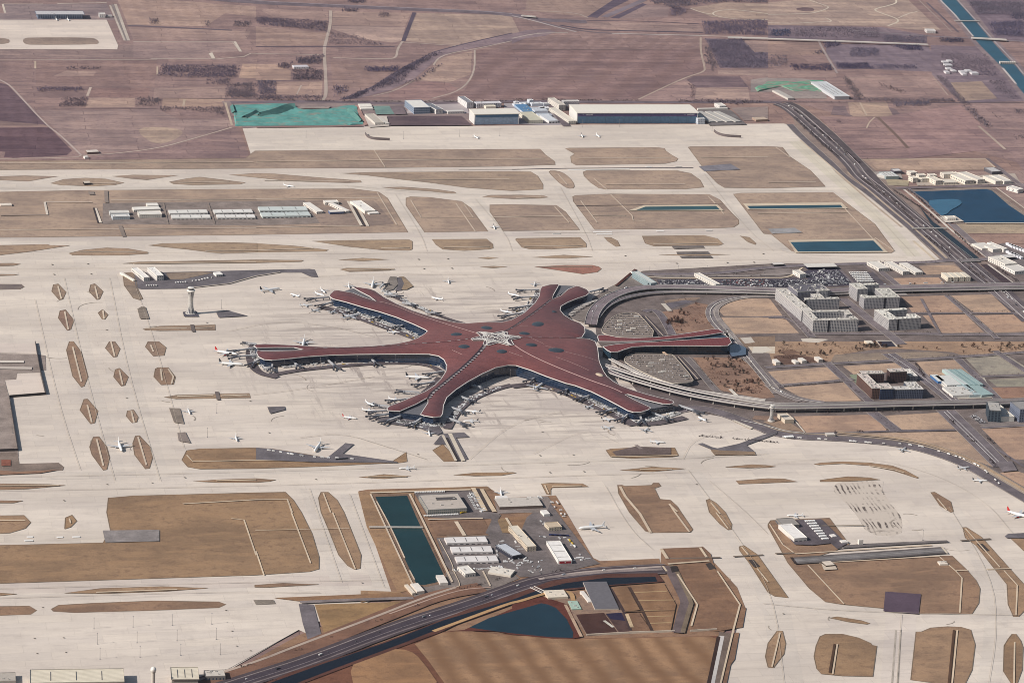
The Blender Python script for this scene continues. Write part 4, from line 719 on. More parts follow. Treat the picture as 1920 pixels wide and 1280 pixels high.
def berm(px, w, h, hexc):   # netted soil heap ridge
    pts = chaikin(ground(px, 0), 2, False); l, r = ribbon_pts(pts, w); n = len(pts)
    ob = mesh('netted_bank', [(x, y, .3) for x, y in l]+[(x, y, h) for x, y in pts]+[(x, y, .3) for x, y in r], [(n+i, n+i+1, i+1, i) for i in range(n-1)]+[(2*n+i, 2*n+i+1, n+i+1, n+i) for i in range(n-1)], soil(hexc, .6)); ob['kind'] = 'structure'
for p_ in ('30,865 130,840 230,800 290,798', '20,880 150,858 270,815', '690,832 740,860 790,925'): berm(T(1,0,p_), 30, 11, '4d7f7a')
berm(T(0,0,'1830,890 1880,870 1920,845'), 30, 11, '4d7f7a'); berm(T(0,0,'1745,800 1760,850'), 20, 9, '4d7f7a')
sheet('yard', T(1,0,'340,795 560,795 545,815 320,815'), soil('9a8b86'), zz('line')+.5); sheet('ground', T(1,0,'740,790 770,790 840,935 810,940'), soil('a07f78'), zz('line')); track(T(1,0,'0,955 800,945'), 10, '8f6b66', 'line', 0); sheet('yard', T(1,0,'880,795 1000,795 1040,855 900,858'), soil('6f8f8a'), zz('line'))
sheet('yard', T(1,0,'1000,795 1100,795 1130,855 1040,858'), asphalt('7e7073'), zz('line')); sheet('yard', T(1,0,'990,870 1540,870 1620,940 1000,940'), soil('62535a'), zz('line')); sheet('yard', T(1,0,'810,870 980,870 1000,945 850,955'), paving('c9beb4'), zz('line')); sheet('yard', T(1,0,'1130,850 1600,850 1570,775 1150,780'), paving('b2a7a6'), zz('land'))
sheet('yard', T(2,0,'-60,930 430,945 300,770 -60,775'), paving('a39a9b'), zz('land')); sheet('road', T(2,0,'250,775 290,775 440,945 380,945'), asphalt('6f6468'), zz('line')); sheet('yard', T(2,0,'1390,830 1640,825 1760,935 1480,940'), asphalt('77706f'), zz('line')); sheet('yard', T(2,0,'1640,810 1920,800 1920,900 1740,905'), soil('8a7b78'), zz('land'))
strip('road', T(1,0,'-190,770 400,758 1100,778 1920,762')+T(2,0,'0,760 800,765 1300,768 1920,762')+T(3,0,'100,772'), 34, asphalt('76696f'), zz('land'), 1)
# fences of the hangar apron: curved blast screens are built as things below
# ================================================================== things
WHITE = paint('e9e4dc', .5); GREY = paint('9a9799', .5); DGREY = paint('56545a', .55); CONCW = paint('cfc8bf', .8, .1); DARK = paint('2c2b30', .5)
def facade(wall, gl, pitch=4.5, floor=4.2, fv=.42, fh=.28):
    key = ('fac', wall, gl, pitch, floor, fv, fh)
    if key in CACHE: return CACHE[key]
    s = NT('facade_'+wall); sep = s.n('ShaderNodeSeparateXYZ'); s.link(s.pos, sep.inputs[0])
    v = s.math('LESS_THAN', s.math('FRACT', s.math('DIVIDE', s.math('ADD', sep.outputs[0], sep.outputs[1]), pitch)), fv)
    h = s.math('LESS_THAN', s.math('FRACT', s.math('DIVIDE', sep.outputs[2], floor)), fh)
    n = s.noise(s.mapped(1, 1, 1), .1, 3, .6); col = s.mix(s.math('MAXIMUM', v, h), lin(gl), lin(wall, .95)); col = s.mix(1.0, col, s.ramp(n, .3, .7, (.85, .85, .85, 1), (1.1, 1.1, 1.1, 1)), 'MULTIPLY')
    CACHE[key] = s.done(col, .55, .3); return CACHE[key]
# ------------------------------------------------------------------ terminal
OUT = (T(1,2,'5,85 20,115 60,135 120,140 250,128 400,112 560,102 760,96 1000,94 1200,93 1300,95 1370,108 1410,135 1432,180 1425,225 1390,280 1340,330 1270,375 1200,405 1080,455 1000,485 983,502 990,517 1080,522 1110,508 1200,470 1290,420 1290,460 1235,545 1260,555 1330,567 1385,562 1400,540 1405,480 1430,420 1500,360 1590,300 1700,240 1800,195')
  + K(780,540,5.3333,'920,770 1000,772 1150,820 1300,880 1500,950') + K(1000,680,6.4,'500,270 700,345 900,445 1040,520 1130,570 1200,590 1290,590 1370,565 1410,540 1330,500 1200,440 1095,380 1130,375 1250,410 1400,455 1550,490 1640,495 1688,480 1675,460 1620,440 1500,415 1350,375 1200,330 1050,275 960,225 880,160 840,100 800,10')
  + KK('230,830 215,700 190,640 130,615 0,605') + X('1091,632') + K(780,540,5.3333,'1690,440 1685,390 1640,350 1560,320 1480,270 1440,220 1450,180 1520,140 1620,100 1700,75 1735,45') + T(2,1,'560,890 510,870 480,865 420,890 370,935 300,965 310,930 345,870 350,852 280,855 225,870 212,890 205,940')
  + K(780,540,5.3333,'1190,150 1080,250 950,320 850,342 700,340 500,352 400,345 200,300') + K(540,510,6.4,'1750,545 1500,465 1300,380 1150,300 1050,230 990,205 850,185 775,180 870,235 980,290 1060,350 900,300 780,250 600,220 550,225 505,265 500,290 540,320 700,360 900,420 1100,475 1300,540 1500,620 1650,690 1675,710 1640,740 1560,790 1450,830 1300,860 1000,890 700,900 400,898')
  + K(380,620,6.4,'1300,185 1000,170 750,158 640,165 615,180 650,205 900,200 1100,200 1210,225 1150,236 850,245 700,243 655,232'))
def zedge(x, y): return 22+13*math.exp(-(math.hypot(x, y)/300)**2)
def on_roof(u, v, add=0):
    z = 25
    for _ in range(6): x, y = G(u, v, z); z = zedge(x, y)+add
    return x, y, z
RO = [on_roof(u, v) for u, v in OUT]
_clean = [RO[0]]
for p_ in RO[1:]:
    if math.hypot(p_[0]-_clean[-1][0], p_[1]-_clean[-1][1]) > 4: _clean.append(p_)
RO = _clean
A2 = np.array([(p[0], p[1]) for p in RO]); B2 = np.roll(A2, -1, 0)
def edge_dist(x, y):
    P = np.array((x, y)); d = B2-A2; t = np.clip(((P-A2)*d).sum(1)/((d*d).sum(1)+1e-9), 0, 1); q = A2+d*t[:, None]
    return float(np.sqrt(((P-q)**2).sum(1)).min())
def zroof(x, y): return zedge(x, y)+9*(1-math.exp(-edge_dist(x, y)/26))+6*math.exp(-(math.hypot(x, y)/110)**2)
def roofpt(u, v, up_=0):
    z = 36
    for _ in range(8): x, y = G(u, v, z+up_); z = .5*z+.5*zroof(x, y)
    return x, y, z+up_
term = empty('terminal_building', (0, 0, 0))
tag(term, 'huge star-shaped terminal with dark red roof, white edges and six arms, middle of the airfield', 'terminal')
s = NT('red_roof'); c = lin('6c4241')
n1 = s.noise(s.mapped(1, 1), .008, 4, .6); n2 = s.noise(s.mapped(1, 1), .12, 3, .7)
ln = s.n('ShaderNodeVectorMath', operation='LENGTH'); s.link(s.pos, ln.inputs[0]); core = s.ramp(s.math('DIVIDE', ln.outputs['Value'], 1000.0), .20, .30, (1, 1, 1, 1), (0, 0, 0, 1))
col = s.mix(s.ramp(n1, .3, .7), sc(c, .86), (c[0]*1.15, c[1]*1.2, c[2]*1.2, 1)); col = s.mix(s.math('MULTIPLY', core, .55), col, lin('86524c'))
br = s.n('ShaderNodeTexBrick'); s.link(s.mapped(1, 1, 1, .5), br.inputs[0]); br.inputs['Brick Width'].default_value = 24; br.inputs['Row Height'].default_value = 9; br.inputs['Mortar Size'].default_value = .25
br.inputs['Color1'].default_value = (1.09, 1.07, 1.07, 1); br.inputs['Color2'].default_value = (.88, .88, .90, 1); br.inputs['Mortar'].default_value = (.6, .6, .6, 1); br.inputs['Scale'].default_value = 1
col = s.mix(1.0, col, br.outputs[0], 'MULTIPLY'); col = s.mix(1.0, col, s.ramp(n2, .3, .7, (.9, .9, .9, 1), (1.08, 1.08, 1.08, 1)), 'MULTIPLY')
RED_ROOF = s.done(col, .42, .4)
def roof_mesh(name, outline, zf, st, mat, parent):
    pts = [(p[0], p[1]) for p in outline]; inner = []
    x0, x1 = min(p[0] for p in pts), max(p[0] for p in pts); y0, y1 = min(p[1] for p in pts), max(p[1] for p in pts)
    a = np.array(pts); b = np.roll(a, -1, 0); d = b-a
    row = 0; y = y0
    while y < y1:
        x = x0+(st/2 if row % 2 else 0)
        while x < x1:
            if inside(x, y, pts):
                P = np.array((x, y)); t = np.clip(((P-a)*d).sum(1)/((d*d).sum(1)+1e-9), 0, 1); q = a+d*t[:, None]
                if ((P-q)**2).sum(1).min() > (st*.35)**2: inner.append((x, y))
            x += st
        y += st*.87; row += 1
    n = len(pts); v, e, f, *_ = delaunay_2d_cdt([Vector(p) for p in pts+inner], [(i, (i+1) % n) for i in range(n)], [], 1, 1e-3)
    ov = mesh(name, [(p.x, p.y, zf(p.x, p.y)) for p in v], [tuple(q) for q in f], mat, parent, True)
    if ov.data.polygons and sum(q.normal.z for q in ov.data.polygons) < 0: ov.data.flip_normals()
    return ov
roof_mesh('roof', RO, zroof, 12, RED_ROOF, term)
def edge_band(outline, zt, th, w, name, mat, parent):
    """rim along an outline: outward face plus a top lip"""
    n = len(outline); area = sum(outline[i][0]*outline[(i+1) % n][1]-outline[(i+1) % n][0]*outline[i][1] for i in range(n)); sg = 1 if area > 0 else -1
    nor = []
    for i in range(n):
        a, b = outline[i-1], outline[(i+1) % n]; dx, dy = b[0]-a[0], b[1]-a[1]; d = math.hypot(dx, dy) or 1; nor.append((dy/d*sg, -dx/d*sg))
    vs = []; fs = []
    for i, p in enumerate(outline):
        nx, ny = nor[i]; z = zt(p[0], p[1]); vs += [(p[0]-nx*w*.5, p[1]-ny*w*.5, z+.5), (p[0]+nx*w*.5, p[1]+ny*w*.5, z+.6), (p[0]+nx*w*.5, p[1]+ny*w*.5, z-th), (p[0]-nx*w*1.5, p[1]-ny*w*1.5, z-th)]
    for i in range(n):
        a, b = i*4, ((i+1) % n)*4
        fs += [(a, a+1, b+1, b), (a+1, a+2, b+2, b+1), (a+2, a+3, b+3, b+2)]
    return mesh(name, vs, fs, mat, parent), nor
RIM = paint('e6dfd8', .5)
_, NOR = edge_band(RO, zedge, 1.2, 1.6, 'roof_edge', RIM, term)
GL = glass()
wv = []; n = len(RO)
for p_, q_ in zip(RO, NOR):
    x, y = p_[0]-q_[0]*5, p_[1]-q_[1]*5; wv += [(x, y, 0), (x, y, zedge(p_[0], p_[1])+1.2)]
mesh('glass_wall', wv, [(2*i, 2*((i+1) % n), 2*((i+1) % n)+1, 2*i+1) for i in range(n)], GL, term)
for s_ in ('748,773 800,748 806,760 818,782', '478,650 560,652 568,656 485,660', '662,541 673,543 704,563 690,562 636,549', '1046,535 1082,536.5 1060,546 1037,561 1034,560', '1214,768 1173,741 1180,739 1256,758 1262,759'):
    pz = [G(u, v, 17) for u, v in X(s_)]; MB().prism(pz, 0, 17, False).build('end_hall', GL, term); MB().prism(pz, 16.6, 17.4).build('flat_roof', paint('6b6a6e', .7), term)
def ridge(px, w, mat, name='ridge_skylight', up_=.6, dash=None):
    pts = [roofpt(u, v) for u, v in px]; p2 = chaikin([(p[0], p[1]) for p in pts], 3, False)
    # resample
    out = [p2[0]]
    for p in p2[1:]:
        g_ = math.hypot(p[0]-out[-1][0], p[1]-out[-1][1])
        if g_ > 5:
            k_ = max(1, int(g_/6.5)); o_ = out[-1]
            for q in range(1, k_+1): out.append((o_[0]+(p[0]-o_[0])*q/k_, o_[1]+(p[1]-o_[1])*q/k_))
    l, r = ribbon_pts(out, w); n = len(l); m = MB(); parts = []
    for i in range(n-1):
        if dash and i % dash[1] >= dash[0]:
            if m.v: parts.append(m); m = MB()
            continue
        q = [(l[i][0], l[i][1]), (r[i][0], r[i][1]), (r[i+1][0], r[i+1][1]), (l[i+1][0], l[i+1][1])]; zs = [zroof(*a)+up_ for a in q]
        if m.v: k = len(m.v); m.v += [(q[2][0], q[2][1], zs[2]), (q[3][0], q[3][1], zs[3])]; m.f.append((m.tail[1], m.tail[0], k, k+1)); m.tail = (k, k+1)
        else: m.add([(a[0], a[1], z) for a, z in zip(q, zs)], [(0, 1, 2, 3)]); m.tail = (2, 3)
    parts.append(m)
    return [p_.build(name, mat, term) for p_ in parts if p_.v]
PINK = paint('d8b3ab', .5); LG = paint('a9a2a0', .4); DK = paint('3a2c30', .4)
CK = lambda s_: K(780, 540, 5.3333, s_)
ridge(CK('640,462 300,360 0,262')+X('743,573 712,566'), 3.0, PINK); ridge(CK('690,470 560,505 350,535 0,555')+X('700,650 640,652 580,655'), 4, paint('6b4446', .5)); ridge(CK('690,470 560,505 350,535 0,555')+X('700,650 640,652 580,655'), 3, LG, 'ridge_light', 1.0, (1, 3))
ridge(CK('690,560 660,610 500,770 300,930 150,1060')+X('803,748'), 11, DK, 'ridge_skylight', .6); ridge(CK('700,565 670,615 510,775 310,935 160,1065')+X('805,748'), 6, LG, 'ridge_louvre', 1.1, (1, 2))
ridge(CK('935,520 1000,590 1180,690 1500,830 1920,985')+X('1168,737'), 3.6, PINK); ridge(CK('870,440 960,395 1150,260 1300,150 1340,118'), 4, DK); ridge(CK('890,440 975,395 1160,268 1315,150 1345,125'), 3.5, paint('8f8284', .4), 'ridge_louvre', 1.0, (1, 2))
ridge(CK('960,492 1200,496 1640,502'), 4, paint('5a383c', .5)); ridge(CK('960,492 1200,496 1500,500'), 3, LG, 'ridge_light', 1.0, (1, 3))
for s_ in ('1290,575 1500,640 1700,690 1840,740', '1150,500 1280,560', '1400,690 1570,750 1740,830', '930,640 1080,690', '360,620 470,670', '1040,380 1130,378'): ridge(CK(s_), 1.2, PINK, 'roof_seam')
# oval roof lights
DOME = NT('rooflight_glass'); DOME = DOME.done(lin('39424a'), .35, .3)
for u, v, rx, ry, ang in ((710,400,16,20,.2), (1217,362,17,26,-.5), (1080,455,16,15,.1), (410,463,17,15,0), (1150,567,17,13,0), (1395,619,24,19,0), (485,583,17,15,0), (858,631,15,14,0), (1830,865,11,14,.3), (1380,238,8,8,0)):
    x, y, z = roofpt(780+u/5.3333, 540+v/5.3333); m = MB(); vs = []; N = 20
    prof = [(1.0, 0), (.9, .35), (.65, .7), (.35, .92), (.02, 1)]
    for r_, h_ in prof:
        for k in range(N):
            t = 2*math.pi*k/N; a, b = rx*r_*math.cos(t), ry*r_*math.sin(t); vs.append((x+a*math.cos(ang)-b*math.sin(ang), y+a*math.sin(ang)+b*math.cos(ang), z-.8+4.0*h_))
    m.add(vs, [(i*N+k, i*N+(k+1) % N, (i+1)*N+(k+1) % N, (i+1)*N+k) for i in range(len(prof)-1) for k in range(N)]); m.build('roof_light', DOME if u != 1830 else paint('d9c3a8', .2, .6), term, True)  # one dome is pale: a bright glint painted into its colour
# white lattice star over the central skylight, reaching along the six arms
cx, cy, cz = roofpt(930, 633.5)
ARM = []
for u, v in ((870, 616), (865, 640), (902, 655), (972, 655), (962, 613), (1010, 633)):
    x, y, z = roofpt(u, v); ARM.append(math.atan2(y-cy, x-cx))
ARM.sort(); disc = []
for k in range(6):
    a0 = ARM[k]; a1 = ARM[(k+1) % 6]; a1 += 2*math.pi if a1 < a0 else 0
    for off in (-.13, .13): disc.append((cx+68*math.cos(a0+off*.9), cy+68*math.sin(a0+off*.9)))
    disc.append((cx+42*math.cos((a0+a1)/2), cy+42*math.sin((a0+a1)/2)))
nd_ = len(disc)
MB().add([(x, y, zroof(x, y)+1.0) for x, y in disc]+[(cx, cy, zroof(cx, cy)+1.2)], [(i, (i+1) % nd_, nd_) for i in range(nd_)]).build('central_skylight', paint('5a4648', .3, .4), term)
lat = MB()
def lat_line(p0, p1, w_=1.2):
    seg = []
    for t in np.linspace(0, 1, 33):
        x, y = p0[0]+(p1[0]-p0[0])*t, p0[1]+(p1[1]-p0[1])*t
        if inside(x, y, disc): seg.append((x, y, zroof(x, y)+1.9))
        else:
            for a, b in zip(seg[:-1], seg[1:]): lat.bar(a, b, w_, .8)
            seg = []
    for a, b in zip(seg[:-1], seg[1:]): lat.bar(a, b, w_, .8)
for k in range(6):   # spokes and a fan of ribs sweeping from arm to arm
    a0 = ARM[k]; a1 = ARM[(k+1) % 6]; lat_line((cx, cy), (cx+67*math.cos(a0), cy+67*math.sin(a0)), 1.6)
    for q in range(0, 7): r1, r2 = 66-q*7, 12+q*9; lat_line((cx+r1*math.cos(a0), cy+r1*math.sin(a0)), (cx+r2*math.cos(a1), cy+r2*math.sin(a1)))
for i_ in range(nd_): a, b = disc[i_], disc[(i_+1) % nd_]; lat.bar((a[0], a[1], zroof(*a)+1.6), (b[0], b[1], zroof(*b)+1.6), 1.5, .9)
lat.build('skylight_lattice', WHITE, term)
# kerbside canopy slabs and apron level clutter are separate things below
# ------------------------------------------------------------------ transport centre north of the terminal
tc = empty('transport_centre', (*G(1250, 655), 0)); tag(tc, 'long glass transport centre under two red tapering roofs, right of the terminal', 'building'); tc.location = (0, 0, 0)
def slab_roof(px, z, th, mat):
    pts = [(*G(u, v, z), z) for u, v in px]; m = MB().prism([(p[0], p[1]) for p in pts], z-th, z); ro = m.build('roof', mat, tc)
    edge_band(pts, lambda x, y: z-.2, 1.2, 1.8, 'roof_edge', RIM, tc)
    return ro
RED2 = ribbed('7d4546', 9, .1, .85)
slab_roof(KK('215,590 230,575 300,575 420,600 600,605 800,598 1000,575 1200,545 1350,520 1420,515 1480,548 1300,578 1000,610 800,628 600,638 400,640 230,637'), 30, 1.6, RED2)
slab_roof(KK('270,690 400,668 600,652 800,644 1000,630 1300,612 1530,598 1555,650 1520,680 1450,685 1200,682 900,682 700,685 560,695 480,720 420,742 350,745 310,725'), 28, 1.6, RED2)
pz = [G(u, v, 26) for u, v in KK('270,700 400,660 700,640 1000,618 1400,540 1450,560 1535,610 1545,650 1515,676 1450,680 900,678 700,681 560,690 480,714 420,735 350,738')]; MB().prism(pz, 0, 26).build('glass_wall', glass('1c2f3c'), tc)
pz = [G(u, v, 6) for u, v in KK('1500,690 1600,660 1700,700 1700,770 1560,790')]; MB().prism(pz, 0, 6).build('entrance_block', glass('1b2740'), tc); MB().bar((*G(1244, 660, 12), 12), (*G(1252, 667, 10), 10), 6, 3).build('link_bridge', paint('cdb096', .6), tc)
# ------------------------------------------------------------------ generic buildings
USED = {}
def ring(x0, x1, y0, y1, w, z0, z1):
    vs = []
    for i in (0, w):
        for z in (z0, z1): vs += [(x0+i, y0+i, z), (x1-i, y0+i, z), (x1-i, y1-i, z), (x0+i, y1-i, z)]
    fs = []
    for k in range(4):
        k2 = (k+1) % 4; fs += [(k, k2, 4+k2, 4+k), (8+k2, 8+k, 12+k, 12+k2), (4+k, 4+k2, 12+k2, 12+k), (8+k, 8+k2, k2, k)]
    return MB().add(vs, fs)
def rect_frame(p0, p1):
    a, b = Vector(G(*p0)), Vector(G(*p1)); d = b-a; L_ = d.length; ang = math.atan2(d.y, d.x); return a, L_, ang
def building(name, label, cat, p0, p1, depth, h, wall='d8d2c8', roof='c9c2b8', group=None, windows=0, units=0, doors=0, parapet=True, fac=None, rib=False, over=0.0, gl='3a4656', back=False, roofmat=None):
    """front base corners p0-p1 (survey px), depth away from the viewer side, in metres"""
    a, L_, ang = rect_frame(p0, p1)
    if L_ < 3: L_ = 3
    t = empty(name, (a.x, a.y, 0), ang); tag(t, label, cat, group)
    MB().box(0, L_, 0, depth, -.3, h).build('wall', fac or paint(wall, .8, .1), t)
    rm = roofmat or (ribbed(roof, 6, ang+math.pi/2) if rib else paint(roof, .75, .15, 0, .14))
    rf_ = MB().box(-over, L_+over, -over, depth+over, h+.003, h+.45).build('roof', rm, t)
    if parapet and h > 8 and L_ > 15:
        m = ring(-over-.05, L_+over+.05, -over-.05, depth+over+.05, .65, h+.45, h+1.5)
        m.build('parapet', paint(wall, .8, .1), t)
    for k in range(windows):
        z0 = h*(k+.30)/max(windows, 1); z1 = h*(k+.72)/max(windows, 1)
        m = MB().box(-.12, L_+.12, -.12, depth+.12, z0, z1)
        m.build('window_band', facade(wall, gl, 7, 900, .66, 0), t)
    for i in range(doors):
        x = L_*(i+.5)/doors; MB().box(x-L_/doors*.28, x+L_/doors*.28, -.25, .1, 0, h*.5).build('door', paint('4a4a50', .6), t)
    rr = random.Random(hash((round(a.x), round(a.y))) & 0xffff)
    if rib and L_ > 40:
        for i in range(3): x = L_*(i+.75)/3.6; MB().box(x, x+.9, depth*.15, depth*.85, h+.46, h+1.3).build('roof_vent', paint('6f6c6c', .7), rf_)
    for i in range(units):
        x, y, ww = rr.uniform(.1, .85)*L_, rr.uniform(.15, .8)*depth, rr.uniform(2, 5); MB().box(x, x+ww, y, y+ww*.8, h+.46, h+.46+rr.uniform(1, 2.6)).build('roof_unit', paint('bdb7b0', .7), rf_)
    return t
B = building
def P4(c_, r_, s_): q = T(c_, r_, s_); return q[0], q[1]
# hangars along the far apron
def hangar(label, p0, p1, depth, h, face, band, lettering=False, rail=None):
    a, L_, ang = rect_frame(p0, p1); t = empty('aircraft_hangar', (a.x, a.y, 0), ang); tag(t, label, 'hangar')
    MB().box(0, L_, .6, depth, -.3, h).build('wall', paint('d9d6d2', .7), t)
    m = MB(); m.add([(-2, -3, h+.01), (L_+2, -3, h+.01), (L_+2, depth+2, h+.01), (-2, depth+2, h+.01), (-2, -3, h+2.2), (L_+2, -3, h+2.2), (L_+2, depth*.5, h+4.5), (-2, depth*.5, h+4.5), (L_+2, depth+2, h+2.2), (-2, depth+2, h+2.2)],
        [(0, 1, 5, 4), (4, 5, 6, 7), (7, 6, 8, 9), (1, 2, 8, 6, 5), (3, 0, 4, 7, 9), (2, 3, 9, 8)]); m.build('roof', paint('e6dfd3', .7, .1, 0, .06), t)
    MB().box(3, L_-3, -.5, .55, h*.72, h-1).build('fascia', paint(band, .5), t)
    nd = max(4, int(L_/32)); st = (L_-6)/nd
    for i in range(nd): MB().box(3+st*i+.2, 3+st*(i+1)-.2, -.3 if i % 2 else -.55, .5, 0, h*.715).build('sliding_door', paint(face, .35, .4, 0, .25), t)
    for sx in (0, L_-3): MB().box(sx, sx+3, -.8, .58, 0, h-.3).build('door_pier', paint('c9c8c8', .7), t)
    if rail: MB().box(3, L_-3, -.7, -.5, h*.70, h*.73).build('stripe', paint(rail, .6), t)
    return t, L_, h
t_, L_, h_ = hangar('big far hangar with pale flat roof and blue-grey sliding doors, left of the longest hangar', (889, 234), (972.5, 232.7), 72, 36, '8598ae', '4a6d8c')
t_, L_, h_ = hangar('longest far hangar with cream roof and dark blue glazed front bearing white lettering', (1081, 231.3), (1307.5, 231), 118, 36, '4f6d88', '57527e', rail='7a4f74')
for x0 in (L_*.045, L_*.885):
    m = MB(); x = x0   # two small airline signs: swoosh and a row of letters
    for k in range(6):
        a_ = x+12+k*4.4; m.box(a_, a_+.9, -.75, -.52, h_*.79, h_*.93); m.box(a_+2.2, a_+3.1, -.75, -.52, h_*.79, h_*.93)
        zq = (h_*.79, h_*.86, h_*.91)[k % 3]; m.box(a_+.9, a_+2.2, -.75, -.52, zq, zq+.8)
    m.build('lettering', paint('eceaf0', .5), t_)
    MB().add([(x, -.75, h_*.83), (x+3.6, -.75, h_*.85), (x+7, -.75, h_*.94), (x+4.4, -.75, h_*.90)], [(0, 1, 2, 3)]).build('emblem', paint('dcdcea', .5), t_)
